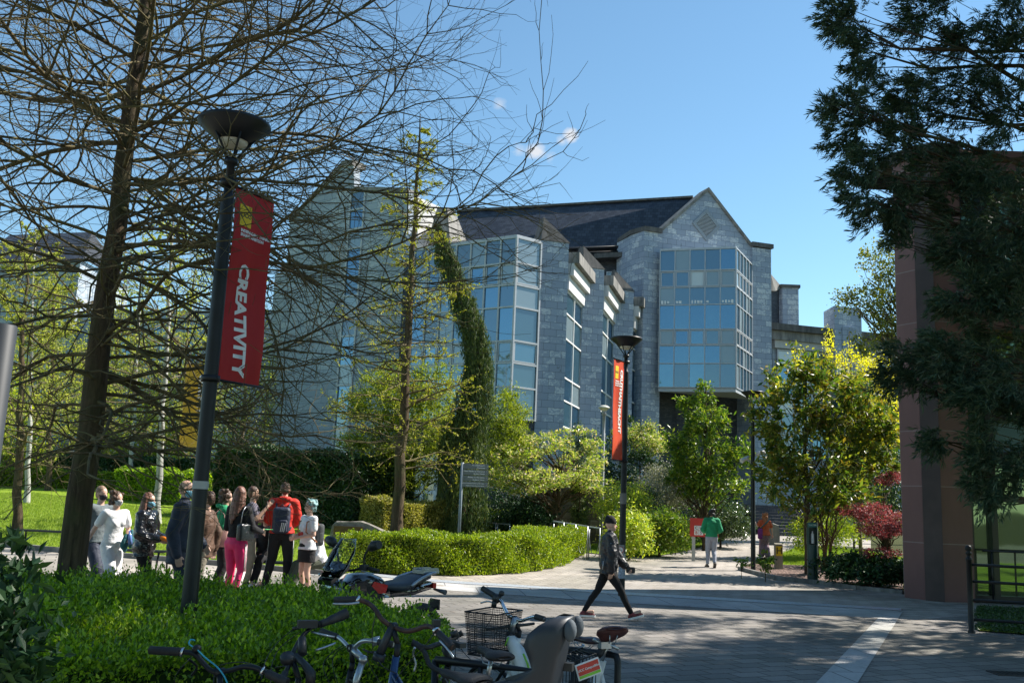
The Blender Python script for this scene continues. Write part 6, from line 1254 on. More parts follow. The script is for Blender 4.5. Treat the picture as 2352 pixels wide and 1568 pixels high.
# seated pair on the bench
def bench(label,p,ang,L=1.75):
    t=thing('bench',label,'bench',tuple(p),R(ang),'black slatted metal benches'); m=MB()
    for k in range(9): m.box((0,-.22+k*.055,.44-.006*(k-4)**2*.1),(L,.035,.022))
    m.build('seat',BLK,t)
    for x in (-L/2+.12,L/2-.12):
        m=MB(); m.tube([(x,-.26,0),(x,-.16,.42),(x,.2,.42),(x,.26,0)],.02,8); m.build('leg',BLK,t)
    return t
bp_=gp(672,17.9); bench('black slatted bench with two people seated behind the students',bp_,-8); bench('empty black slatted bench behind the walkers in masks',gp(312,17.8),-4,1.3); bench('black slatted bench at the far left edge of the path',gp(98,20.5),-4,1.3)
SJ={'hipR':(.09,0,.91),'hipL':(-.09,0,.91),'knR':(.12,.43,.50),'knL':(-.10,.44,.50),'anR':(.14,.55,.10),'anL':(-.10,.62,.10)}
def seatJ(**k): d=dict(SJ); d.update(k); return d
q=gp(612,18.0); person('dark haired woman in black seated on the left end of the bench',q,258,H=1.68,female=True,dz=-.36,lean=.15,J=seatJ(elR=(.2,.1,1.15),wrR=(.12,.3,1.0),elL=(-.22,.05,1.12),wrL=(-.12,.3,.98)),top=dict(mat=BLKF,hem=.90,name='jacket',thick=.03),bottom=dict(kind='trousers',mat=BLKF,w=(.10,.08,.075)),shoes=dict(mat=SHO_W),hair=('long',HAIR['brown']))
q=gp(738,17.6); person('long haired woman in a white blouse seated at the right end of the bench',q,215,H=1.68,female=True,dz=-.36,lean=.3,J=seatJ(elR=(.2,.15,1.12),wrR=(.08,.33,1.0),elL=(-.22,.12,1.1),wrL=(-.1,.33,.98)),top=dict(mat=WHF,hem=.92,name='blouse',thick=.035,wr=.008),bottom=dict(kind='trousers',mat=OLI,w=(.11,.09,.09)),shoes=dict(mat=SHO_B),hair=('long',HAIR['auburn']))
# walking woman
g13=G(1395,1421); P13=person('woman in a black beanie, shell jacket and red trainers striding right',g13,0,H=1.66,female=True,J=dict(hipR=(.085,0,.875),hipL=(-.085,0,.875),knR=(.09,.22,.49),anR=(.09,.40,.12),knL=(-.09,-.17,.47),anL=(-.09,-.40,.11),toeR=(0,1,.28),toeL=(0,1,-.02),elR=(.25,.02,1.13),wrR=(.22,.02,.86),elL=(-.23,.14,1.13),wrL=(-.18,.32,.93)),top=dict(mat=JKT,hem=.80,name='jacket',thick=.045,collar=1,wr=.012,flare=.01),bottom=dict(kind='leggings',mat=LEG,w=(.098,.062,.045)),shoes=dict(mat=SHO_R),hair=('beanie',BLKF),fat=1.08,dz=-.03,lean=.03)
ph=held('black_pouch','small black pouch in the leading hand of the walking woman','pouch',P13[0],P13[1]['wrL']+V(0,.09,-.06)); link('pouch',rbox((0,0,0),(.07,.15,.10),.02),ph,BLKP,True); m=MB(); m.tube([(0,.05,.04),(.0,.13,.02),(0,.2,.01)],.005,5); m.build('strap',BLKP,ph)
m=MB(); m.tube([(.285,.0,1.30),(.295,.01,1.18),(.285,.05,1.12)],.005,5); m.tube([(.245,-.12,.99),(.25,-.13,.85)],.005,5); m.build('piping',simple('reflective_piping',(.6,.62,.65),.3),P13[0])
g14=G(1634,1303); P14=person('man in an emerald fleece and grey joggers walking away past the red sign',g14,88,(1632,1169),J=dict(knR=(.09,.10,.50),anR=(.08,-.10,.15),toeR=(0,.8,-.8),knL=(-.09,.12,.5),anL=(-.09,.14,.10),elR=(.27,-.02,1.14),wrR=(.20,.16,1.06),elL=(-.27,-.02,1.14),wrL=(-.20,.16,1.06)),top=dict(mat=GRN,hem=.93,name='fleece',thick=.035,collar=1),bottom=dict(kind='joggers',mat=GRJ,w=(.105,.075,.055),len=.92),shoes=dict(mat=SHO_B,sole=BLKP),hair=('bob',HAIR['black']))
g15=G(1757,1280); P15=person('woman with wild ginger hair in an orange t-shirt walking to the steps',g15,98,(1760,1178),female=True,J=dict(knR=(.09,.08,.50),anR=(.10,-.05,.10),knL=(-.10,.10,.5),anL=(-.1,.10,.10),elR=(.30,-.02,1.14),wrR=(.33,.0,.92),elL=(-.30,-.0,1.22),wrL=(-.36,.12,1.38)),top=dict(mat=ORG,hem=.88,sleeve='short',name='t_shirt',thick=.035,flare=.02),bottom=dict(kind='loose_trousers',mat=LIL,w=(.12,.10,.115)),shoes=dict(mat=SHO_B),hair=('curly',HAIR['ginger']),fat=1.15)
sb=held('shoulder_bag','teal and purple cloth bag on the back of the woman in orange','bag',P15[0],(-.24,-.10,1.0)); link('bag',rbox((0,0,-.05),(.16,.12,.36),.05),sb,fab('purple_cloth',(.22,.03,.20)),True); m=MB(); m.tube([(0,0,.12),(.16,-.08,.30),(.34,-.02,.44)],.022,6); m.build('strap',TEALJ,sb)

# ================================================================ BICYCLES AND MOTORCYCLE
RUB=simple('grip_rubber',(.016,.016,.017),.65,var=.25,scale=30,bump=.2)
CAB=simple('cable_black',(.01,.01,.01),.45)
def PX(*pts): return [W(a,b,c) for a,b,c in pts]
def sm(pts,n=4):
    """smooth a polyline (catmull-rom)"""
    P=[Vector(p) for p in pts]; out=[]
    for i in range(len(P)-1):
        a=P[max(i-1,0)];b=P[i];c=P[i+1];d=P[min(i+2,len(P)-1)]
        for k in range(n):
            t=k/n; out.append(.5*((2*b)+(c-a)*t+(2*a-5*b+4*c-d)*t*t+(3*b-a-3*c+d)*t**3))
    out.append(P[-1]); return out
def part(t,name,mat,fn,parent=None):
    m=MB(); fn(m); L_=Vector(t.location); m.v=[tuple(Vector(v)-L_) for v in m.v]; o=m.build(name,mat,parent or t); return o
def wheel(t,c,f,r=.34,spokes=28):
    c=Vector(c); f=Vector((f[0],f[1],0)).normalized(); up=V(0,0,1)
    def ring(rad,n=48): return [c+(f*math.cos(q*6.2832/n)+up*math.sin(q*6.2832/n))*rad for q in range(n+1)]
    w=part(t,'wheel',CHROME,lambda m:[m.tube([c-f.cross(up)*.05,c+f.cross(up)*.05],.018,8)]); part(t,'tyre',RUB,lambda m:m.tube(ring(r),.018,8,cap=False),w); part(t,'rim',STEEL,lambda m:m.tube(ring(r-.024),.010,6,cap=False),w)
    def sp(m):
        for q in range(spokes): a=q*6.2832/spokes; m.tube([c+f.cross(up)*(.02 if q%2 else -.02),c+(f*math.cos(a)+up*math.sin(a))*(r-.03)],.0012,3)
    part(t,'spokes',CHROME,sp,w)
def saddle(t,p,f,L_=.27,wd=.085,mat=None,tilt=0,name='saddle'):
    f=Vector((f[0],f[1],0)).normalized(); r=f.cross(V(0,0,1)); p=Vector(p); f2=(f+V(0,0,tilt)).normalized(); u=r.cross(f2)
    def fn(m):
        rings=[];n=16;b=len(m.v)
        prof=[(-.5,.55,.3),(-.47,.85,.8),(-.35,1.0,1.0),(-.2,.9,1.0),(-.02,.5,.85),(.2,.27,.75),(.42,.24,.75),(.5,.12,.3)]
        for s,w_,h in prof:
            for k in range(n):
                a=k*6.2832/n; x=math.cos(a)*w_*wd; z=math.sin(a)*.032*h+(.012*abs(s)**.5)
                if z<0: z*=.7
                m.v.append(tuple(p+f2*s*L_+r*x+u*z))
        for i in range(len(prof)-1):
            for k in range(n): k2=(k+1)%n; m.f.append([b+i*n+k,b+i*n+k2,b+(i+1)*n+k2,b+(i+1)*n+k]); m.m.append(0); m.sm.append(True); m.uv.append([(0,0)]*4)
        m.f.append(list(range(b,b+n))); m.m.append(0); m.sm.append(True); m.uv.append([(0,0)]*n)
        m.f.append(list(range(b+(len(prof)-1)*n,b+len(prof)*n))[::-1]); m.m.append(0); m.sm.append(True); m.uv.append([(0,0)]*n)
    s=part(t,name,mat or RUB,fn)
    part(t,'rails',STEEL,lambda m:[m.tube([p+f2*-.09+r*q*.03-u*.02,p+f2*-.05+r*q*.022-u*.05,p+f2*.05+r*q*.022-u*.05,p+f2*.10+r*q*.012-u*.012],.0035,5) for q in (-1,1)],s); return s
def bicycle(label,clamp,f,fm,sad=None,step=False,saddle_mat=None,sL=.27,sw=.085,stilt=0,stemlen=.09,fat=.017,guard=True,wr=.34,back=.26,low=.55,sf=None):
    clamp=Vector(clamp); f=Vector((f[0],f[1],0)).normalized(); t=thing('bicycle',label,'bicycle',(clamp.x,clamp.y,0),0,None)
    sad=Vector(sad) if sad is not None else V(clamp.x,clamp.y,0)-f*.72+V(0,0,.80)
    ht=V(clamp.x,clamp.y,clamp.z-.10)-f*stemlen; hb=V(ht.x,ht.y,.62)+f*.07; fa=V(hb.x,hb.y,wr)+f*.14; ra=V(sad.x,sad.y,wr)-f*back; bb=V(sad.x,sad.y,.29)+f*.17
    if (fa-ra).length<.9: fa=ra+V(f.x,f.y,0)*.95
    stt=bb.lerp(sad,.78); r=f.cross(V(0,0,1))
    def fr(m):
        m.tube([ht.lerp(hb,.1),hb],.021,12); m.tube([ht.lerp(hb,.30),bb.lerp(stt,low) if step else stt.lerp(bb,.05)],fat,12); m.tube([hb.lerp(ht,.15),bb],fat*1.15,12); m.tube([bb,stt],fat,12)
        for q in (-1,1): m.tube([stt.lerp(bb,.1),ra+r*q*.06],.009,8); m.tube([bb,ra+r*q*.06],.010,8)
    part(t,'frame',fm,fr)
    part(t,'fork',fm,lambda m:[m.tube([hb,hb-V(0,0,.04)+r*q*.045,fa+r*q*.05],[.016,.015,.010],8) for q in (-1,1)])
    part(t,'seat_post',STEEL,lambda m:m.tube([stt,sad-V(0,0,.03)],.0135,10))
    wheel(t,fa,f,wr); wheel(t,ra,f,wr); saddle(t,sad,sf or f,sL,sw,saddle_mat,stilt)
    part(t,'stem',BLK,lambda m:[m.tube([ht.lerp(hb,.15),ht+V(0,0,.02)],.0165,12),m.tube([ht+V(0,0,.01),clamp],.0155,12),m.tube([clamp-r*.022,clamp+r*.022],.022,12)])
    def cr(m):
        for q,s in ((1,1),(-1,-1)): e=bb+r*q*.07+(f*.12+V(0,0,-.12))*s; m.tube([bb+r*q*.06,e],.010,6); m.box(e+r*q*.06,(.09,.09,.02),math.atan2(f.y,f.x))
        m.tube([bb+r*.05+(f*math.cos(a*.45)+V(0,0,math.sin(a*.45)))*.09 for a in range(15)],.005,5)
    part(t,'crank',BLK,cr)
    for c,s0 in (((fa,.6),(ra,.7)) if guard else ()): part(t,'mudguard',BLKP,lambda m:m.tube([c+(f*math.cos(a)+V(0,0,math.sin(a)))*(wr+.035) for a in [s0+q*.2 for q in range(11)]],.016,6))
    return t
def bar(t,pts,r=.0125,mat=None,grips=(),levers=(),nm='handlebar'):
    b=part(t,nm,mat or BLK,lambda m:m.tube(sm(pts),r,10))
    for g,rr in grips: part(t,'grip',RUB,lambda m:m.tube(sm(g),rr if isinstance(rr,(list,tuple)) and False else rr,14))
    for lv,lm in levers: part(t,'brake_lever',lm,lambda m:m.tube(sm(lv),.0065,8))
    return b
def cable(t,*ps,r=.0026):
    for p in ps: part(t,'cable',CAB,lambda m:m.tube(sm(p,5),r,5))
def hd(deg): return V(math.cos(R(deg)),math.sin(R(deg)),0)
# 1 black bike, far left
q=PX((345,1492,4.86),(420,1496,4.82),(447,1501,4.8),(466,1521,4.78),(482,1537,4.76),(500,1543,4.75),(530,1538,4.73),(560,1530,4.7),(590,1534,4.68),(614,1546,4.66),(660,1566,4.62))
t=bicycle('black bicycle at the left with a teal ribbon tied to its handlebar',W(505,1543,4.75),hd(112),BLK)
bar(t,q,.0125,BLK,[([q[0],q[1]],.0205),([q[9],q[10]],.0205)],[(PX((432,1512,4.9),(452,1530,5.0),(440,1550,5.05)),BLK)])
part(t,'bell',BLK,lambda m:m.ell(W(452,1489,4.8),(.024,.024,.020)))
for c_ in (((417,1496,4.82),(422,1497,4.82)),((601,1539,4.67),(605,1541,4.67))): part(t,'clamp_ring',CHROME,lambda m:m.tube(PX(*c_),.0235,14))
part(t,'ribbon',simple('teal_ribbon',(.03,.30,.42),.6),lambda m:[m.tube(sm(PX((446,1486,4.8),(434,1478,4.8),(438,1468,4.82),(448,1470,4.82))),.004,5),m.tube(sm(PX((449,1486,4.79),(470,1508,4.76),(498,1530,4.72),(515,1552,4.7),(522,1568,4.68))),.004,5)])
cable(t,PX((440,1508,4.85),(400,1560,5.0),(440,1600,5.0),(500,1580,4.85)),PX((620,1540,4.7),(560,1520,4.9),(500,1530,4.95),(490,1570,4.9)))
# 2 black bike with ergonomic grip
q=PX((795,1408,5.72),(765,1421,5.65),(728,1434,5.58),(706,1448,5.5),(688,1470,5.4),(674,1496,5.28),(668,1517,5.2),(655,1545,5.05),(640,1572,4.9))
t=bicycle('black bicycle with a paddle shaped ergonomic grip and round display',W(672,1512,5.2),hd(128),BLK)
bar(t,q,.0125,BLK,[([q[1],q[2]],.018),([q[7],q[8]],.018)],[(PX((716,1450,5.5),(742,1457,5.45),(768,1462,5.5)),STEEL)])
part(t,'ergonomic_grip',RUB,lambda m:m.tube(sm(PX((797,1407,5.72),(780,1415,5.69),(760,1423,5.64),(735,1433,5.58))),[.030]*5+[.026]*4+[.021]*4,14))
part(t,'display',BLKP,lambda m:[m.lathe([(.001,.02),(.034,.018),(.038,.004),(.036,-.02),(.001,-.03)],c=W(660,1510,5.1),k=20,axis=Matrix.Rotation(.5,3,'X'))])
part(t,'light',BLKP,lambda m:[m.tube(PX((694,1464,5.3),(694,1502,5.25)),[.022,.026],10),m.tube(PX((678,1505,5.2),(700,1525,5.15),(714,1545,5.1),(712,1572,5.1)),[.018,.020,.026,.026],10)])
part(t,'shifter',BLKP,lambda m:[m.box(W(706,1432,5.5),(.11,.05,.04),.4),m.tube(PX((688,1440,5.5),(672,1443,5.5)),.010,8)])
cable(t,PX((674,1444,5.5),(640,1472,5.5),(612,1512,5.4),(600,1560,5.3)),PX((690,1450,5.5),(640,1490,5.5),(622,1540,5.4),(625,1590,5.3)),PX((700,1530,5.2),(640,1530,5.3),(610,1550,5.3)))
# 3 silver stem bike
q=PX((738,1448,6.0),(752,1455,5.97),(775,1462,5.93),(790,1474,5.88),(803,1487,5.82),(814,1486,5.78),(828,1474,5.74),(845,1470,5.7),(870,1474,5.66),(903,1479,5.6))
t=bicycle('bicycle with a silver adjustable stem between the ergonomic bike and the blue one',W(808,1487,5.8),hd(130),BLK,stemlen=.02)
bar(t,q,.013,STEEL,[([q[8],q[9]],.019),([q[0],q[2]],.019)],[(PX((770,1476,5.8),(750,1484,5.75),(726,1492,5.7)),STEEL),(PX((835,1490,5.65),(850,1497,5.6),(880,1494,5.55)),BLK)])
part(t,'silver_stem',STEEL,lambda m:[m.tube(PX((806,1486,5.8),(834,1514,5.74)),.022,12),m.tube(PX((834,1514,5.74),(818,1562,5.7),(815,1590,5.7)),.021,12),m.ell(W(834,1514,5.73),.028),m.tube(PX((862,1462,5.7),(866,1480,5.7)),.026,12)])
cable(t,PX((790,1480,5.8),(760,1500,5.8),(742,1530,5.7),(760,1575,5.7)),PX((800,1480,5.8),(770,1500,5.8),(765,1535,5.75),(785,1590,5.7)),PX((845,1495,5.6),(846,1520,5.6),(862,1550,5.6),(880,1575,5.6)))
# 4 blue bike with brown swept bar and child seat
BLUE=simple('metallic_blue_paint',(.012,.045,.13),.28,.5,var=.1,coat=.5)
cl=W(902,1438,5.2); sd=W(1060,1558,4.85)
t=bicycle('blue city bicycle with swept rusty brown handlebar and a grey child seat',cl,(cl-sd),BLUE,sad=sd,step=True,sL=.29,sw=.10,fat=.02,stemlen=.05)
q=PX((770,1377,5.3),(792,1376,5.28),(822,1376,5.25),(848,1386,5.25),(864,1402,5.22),(878,1422,5.2),(902,1438,5.2),(932,1448,5.16),(955,1445,5.13),(975,1438,5.1),(992,1440,5.05),(1008,1454,5.0),(1030,1478,4.92),(1040,1486,4.9))
RUST=simple('rusty_brown_bar',(.065,.035,.028),.6,.3,var=.5,scale=30)
bar(t,q,.0135,RUST,[([q[0],q[2]],.019),([q[11],q[13]],.019)],[(PX((825,1383,5.2),(800,1386,5.18),(765,1386,5.2)),STEEL),(PX((1010,1470,4.95),(1030,1492,4.9),(1042,1510,4.88)),STEEL)])
for c_ in (((820,1375,5.25),(825,1377,5.25)),((1000,1446,5.02),(1004,1450,5.01))): part(t,'clamp_ring',CHROME,lambda m:m.tube(PX(*c_),.0225,14))
part(t,'head_clamp',GREYP,lambda m:[m.tube(PX((905,1432,5.2),(888,1465,5.19),(872,1502,5.18)),[.020,.022,.024],12),m.tube(PX((873,1500,5.18),(868,1516,5.18)),.034,14)])
part(t,'bell',BLKP,lambda m:m.box(W(1002,1430,5.05),(.04,.04,.035),.3))
cable(t,PX((850,1390,5.2),(862,1410,5.2),(855,1450,5.2),(858,1500,5.2),(870,1530,5.2)),PX((1000,1450,5.0),(980,1478,5.0),(940,1520,5.05),(908,1562,5.1)),PX((860,1500,5.15),(880,1530,5.1),(910,1545,5.1)))
f=V((cl-sd).x,(cl-sd).y,0).normalized(); rr=f.cross(V(0,0,1))
S0=V(sd.x,sd.y,0)-f*.60; f=hd(163); rr=f.cross(V(0,0,1))
cs=thing('child_seat','dark grey moulded child seat with a padded headrest behind the blue bicycle saddle','child seat',(S0.x,S0.y,.75))
def shell(m):
    secs=[(.66,.07,.11,.0),(.80,.08,.12,.0),(.92,.10,.13,.0),(.99,.22,.14,-.005),(1.04,.28,.145,-.01),(1.09,.16,.14,-.02),(1.14,.09,.14,-.03),(1.19,.12,.14,-.04),(1.24,.155,.14,-.05),(1.29,.15,.135,-.062),(1.33,.115,.12,-.07),(1.36,.07,.09,-.075),(1.372,.04,.05,-.075)]
    n=15; b=len(m.v)
    for z,wg,hw,bk_ in secs:
        o=[]
        for k in range(n):
            a=-1.0+2.0*k/(n-1); s=abs(a)
            if s<.55: x=a/.55*hw*.82; y=.0+.02*(s/.55)**2
            else: u=(s-.55)/.45; x=math.copysign(hw*(.82+.18*math.sin(u*1.57)),a); y=.02+u*wg
            o.append((x,y))
        P=[S0+rr*x+f*(y+bk_)+V(0,0,z) for x,y in o]; Q=[S0+rr*x*.93+f*(y+bk_+ (.014 if abs(x)<hw*.8 else 0))+V(0,0,z) for x,y in o]
        for p in P+Q[::-1]: m.v.append(tuple(p))
    N=2*n
    for i in range(len(secs)-1):
        for k in range(N): k2=(k+1)%N; m.f.append([b+i*N+k,b+i*N+k2,b+(i+1)*N+k2,b+(i+1)*N+k]); m.m.append(0); m.sm.append(True); m.uv.append([(0,0)]*4)
    for i,rv in ((0,True),(len(secs)-1,False)):
        for k in range(n-1): a=b+i*N; m.f.append([a+k,a+k+1,a+N-2-k,a+N-1-k]); m.m.append(0); m.sm.append(False); m.uv.append([(0,0)]*4)
part(cs,'shell',GREYP,shell)
part(cs,'seat_pan',GREYP,lambda m:[m.slab([S0+rr*-.14+f*.0+V(0,0,1.0),S0+rr*.14+V(0,0,1.0),S0+rr*.15+f*.32+V(0,0,1.01),S0+rr*-.15+f*.32+V(0,0,1.01)],V(0,0,-.03))])
for q_ in (-1,1): part(cs,'leg_guard',GREYP,lambda m:[m.tube(sm([S0+rr*q_*.145+f*.12+V(0,0,1.0),S0+rr*q_*.16+f*.30+V(0,0,.97),S0+rr*q_*.18+f*.43+V(0,0,.86),S0+rr*q_*.18+f*.45+V(0,0,.62)]),[.05]*3+[.058]*4+[.06]*3+[.055]*3,12)])
for s_ in (-1,1): part(cs,'headrest',simple('grey_padding',(.06,.075,.09),.8,bump=.3),lambda m:m.ell(S0+rr*s_*.075-f*.075+V(0,0,1.315),(.03,.034,.05)))
part(cs,'buckle',BLKP,lambda m:[m.box(S0-f*.045+rr*.03+V(0,0,1.14),(.05,.05,.035),math.atan2(f.y,f.x))])
part(cs,'mounting_block',GREYP,lambda m:[m.box(S0-f*.025+V(0,0,.86),(.06,.13,.26),math.atan2(f.y,f.x)),m.tube([S0+V(0,0,.78),S0+f*.22+V(0,0,.72),S0+f*.48+V(0,0,.62)],.012,8)])
# 5 drop bar bike
cl=W(1018,1474,6.05); sd=W(1128,1503,5.5)
t=bicycle('black road bicycle with taped drop handlebars and a smooth black saddle',cl,(cl-sd),BLK,sad=sd,sL=.32,sw=.085,guard=False)
q=PX((962,1482,5.85),(982,1486,5.85),(1000,1480,5.92),(1018,1474,6.05),(1036,1466,6.15),(1054,1457,6.25)); bar(t,q,.015,RUB)
for dr_,hood in ((PX((962,1484,5.85),(972,1492,5.84),(980,1508,5.82),(986,1524,5.8),(1003,1537,5.75),(1036,1546,5.65)),PX((965,1484,5.85),(956,1478,5.87),(949,1476,5.88))),(PX((1054,1457,6.25),(1022,1484,6.2),(1024,1500,6.15),(1036,1510,6.1),(1062,1518,6.0)),PX((1054,1457,6.25),(1062,1452,6.25)))):
    bar(t,dr_,.0155,RUB,nm='drop_bar'); part(t,'hood',RUB,lambda m:m.tube(sm(hood),[.018]*(len(sm(hood))-1)+[.024],12))
part(t,'brake_lever',STEEL,lambda m:m.tube(sm(PX((953,1486,5.9),(949,1502,5.92),(955,1524,5.92),(951,1541,5.92))),.007,8))
part(t,'light',BLKP,lambda m:[m.tube(PX((1036,1458,6.1),(1052,1452,6.1)),.020,10),m.box(W(1046,1478,6.05),(.05,.16,.03),.7)])
cable(t,PX((1046,1470,6.1),(1046,1520,6.0),(1044,1545,5.9)),PX((1050,1460,6.1),(1060,1490,6.0),(1082,1515,5.9)))
# 6 white and green shared bike with basket
WHT=simple('white_bike_paint',(.72,.73,.72),.3,var=.05,coat=.4); LG=simple('lime_decal',(.22,.55,.04),.4)
cl=W(1181,1420,7.1); sd=W(1396,1468,6.75)
t=bicycle('white and lime campus hire bicycle with a black wire basket and big brown saddle',cl,(cl-sd),WHT,sad=sd,step=True,saddle_mat=simple('worn_brown_saddle',(.09,.03,.028),.55,var=.5,scale=14),sL=.27,sw=.125,fat=.03,stemlen=.05,stilt=-.8,wr=.27,back=.08,low=.12,guard=False,sf=hd(112))
f=V((cl-sd).x,(cl-sd).y,0).normalized(); rr=f.cross(V(0,0,1))
q=PX((1108,1350,7.3),(1128,1362,7.26),(1143,1372,7.22),(1152,1382,7.2),(1160,1398,7.15),(1168,1412,7.1),(1182,1419,7.1),(1198,1424,7.05),(1212,1420,7.0),(1230,1415,6.95),(1250,1421,6.9)); bar(t,q,.0135,CHROME,[([q[0],q[2]],.021),([q[9],q[10]],.021)],[(PX((1136,1386,7.2),(1122,1380,7.22),(1104,1384,7.25)),STEEL)])
part(t,'shifter',BLKP,lambda m:[m.tube(PX((1136,1370,7.22),(1146,1376,7.2)),.032,12),m.ell(W(1152,1362,7.2),.022),m.tube(PX((1136,1380,7.2),(1134,1392,7.2)),.02,8)])
part(t,'stem_cover',STEEL,lambda m:[m.tube(PX((1184,1416,7.1),(1180,1436,7.1),(1174,1454,7.1)),[.030,.027,.022],12)])
part(t,'head_bellows',BLKP,lambda m:[m.tube(PX((1174,1452,7.1),(1172,1460,7.1)),.034,12)])
part(t,'main_tube',WHT,lambda m:m.tube(PX((1172,1460,7.1),(1178,1478,7.08),(1192,1510,7.05),(1208,1545,7.0),(1222,1580,7.0)),[.034,.046,.052,.050,.046],14))
part(t,'decal',LG,lambda m:[m.tube(PX((1168,1462,7.06),(1160,1482,7.05)),.006,5),m.tube(PX((1202,1500,6.98),(1212,1524,6.97),(1218,1545,6.96)),.008,5)])
bc=V(cl.x,cl.y,0)+f*.15+rr*-.04
def basket(m):
    def c(u,v,z): k=.82+.18*(z-.68)/.30; return bc+rr*u*.19*k+f*(v*.13*k)+V(0,0,z)
    z0,z1=.76,1.06
    for u0,v0,u1,v1 in ((-1,-1,1,-1),(1,-1,1,1),(1,1,-1,1),(-1,1,-1,-1)):
        n=26 if u0!=u1 else 18
        for i in range(n): s=i/n; a,b=u0+(u1-u0)*s,v0+(v1-v0)*s; m.tube([c(a,b,z0),c(a,b,z1)],.0019,3); 
        for j in range(19): z=z0+(z1-z0)*j/18; m.tube([c(u0,v0,z),c(u1,v1,z)],.0019 if 0<j<18 else .006,4)
    for i in range(9): s=-1+2*i/8; m.tube([c(s,-1,z0),c(s,1,z0)],.0018,3); m.tube([c(-1,s,z0),c(1,s,z0)],.0018,3)
part(t,'basket',BLK,basket)
cable(t,PX((1134,1388,7.2),(1128,1420,7.25),(1112,1450,7.3),(1120,1490,7.2)),PX((1176,1430,7.1),(1140,1450,7.2),(1135,1490,7.2)),PX((1212,1470,7.0),(1235,1470,6.95),(1245,1490,6.95),(1235,1510,7.0)))
part(t,'post_bellows',RUB,lambda m:[m.tube(PX((1386,1484,6.72),(1382,1491,6.71),(1378,1498,6.70),(1373,1506,6.69)),[.028,.024,.028,.022],12),m.tube(PX((1373,1504,6.69),(1350,1548,6.65),(1335,1580,6.62)),.018,10,mi=0)])
part(t,'saddle_clamp',STEEL,lambda m:[m.box(W(1389,1480,6.70),(.08,.05,.045),.4),m.tube(PX((1362,1466,6.7),(1378,1476,6.7)),.012,6),m.tube(PX((1400,1478,6.7),(1420,1490,6.7)),.012,6)])
pa,pb=W(1321,1528,6.45),W(1374,1508,6.5); pd=(pb-pa).normalized(); pn=V(pd.y,-pd.x,0).normalized(); pu=pn.cross(pd)*-1; pu=pu if pu.z>0 else -pu
def plate(m): m.slab([pa-pu*.105,pb-pu*.105,pb,pa],-pn*.012)
pl=part(t,'sign_plate',WHITE,plate)
part(t,'red_panel',simple('hire_sign_red',(.60,.05,.03),.45),lambda m:m.slab([pa+pd*.008-pu*.075+pn*.002,pb-pd*.008-pu*.075+pn*.002,pb-pd*.008-pu*.008+pn*.002,pa+pd*.008-pu*.008+pn*.002],pn*.001),pl)
part(t,'lime_band',LG,lambda m:m.slab([pa+pd*.008-pu*.095+pn*.002,pb-pd*.008-pu*.095+pn*.002,pb-pd*.008-pu*.078+pn*.002,pa+pd*.008-pu*.078+pn*.002],pn*.001),pl)
mid_=(pa+pb)/2-pu*.042-Vector(t.location); put_text('UCC CampusBike',.0215,face_frame(mid_,pd,pu,pn,.006),WHITE,pl,bold=.0006)
def rackb(m):
    for i in range(8): s=i/7; p=pa.lerp(pb,s)+pu*.02-pn*.02; m.tube([p,p-pn*.24],.003,4); m.tube([p,p-V(0,0,.28)],.003,4); m.tube([p-pn*.24,p-pn*.24-V(0,0,.26)],.003,4)
    for o in (0,.24): m.tube([pa+pu*.02-pn*(.02+o),pb+pu*.02-pn*(.02+o)],.006,6)
part(t,'rear_basket',BLK,rackb)
# 7 bike hidden behind the child seat: only its narrow saddle shows
sd=W(1340,1470,7.35); t=bicycle('bicycle behind the child seat of which only the narrow dark saddle shows',sd+hd(140)*.72+V(0,0,.02),hd(140),BLK,sad=sd,sL=.26,sw=.07,wr=.27,back=.02,guard=False,saddle_mat=simple('worn_dark_saddle',(.05,.022,.024),.3,var=.5,scale=20))
bar(t,[sd+hd(140)*.72+hd(50)*s*.3+V(0,0,.02) for s in (-1,-.5,0,.5,1)],.012)
# racks
def rack(label,pts,r=.024):
    P=PX(*pts); t=thing('bicycle_rack',label,'bicycle rack',(P[0].x,P[0].y,0)); part(t,'frame',BLK,lambda m:[m.tube(P+[V(P[-1].x,P[-1].y,0)] ,r,10),m.tube([P[0],V(P[0].x,P[0].y,0)],r,10),m.tube([P[0].lerp(P[-1],.45)*1,V(*(P[0].lerp(P[-1],.45)).xy,0)],r*.7,8)]); return t
rack('black steel rack bar under the smooth black road saddle',[(1001,1514,6.0),(1120,1527,5.85),(1236,1540,5.7)])
rack('black steel rack hoop under the big brown saddle at the right of the bicycles',[(1240,1483,7.2),(1330,1493,6.95),(1402,1502,6.75),(1416,1506,6.72),(1419,1520,6.70)])
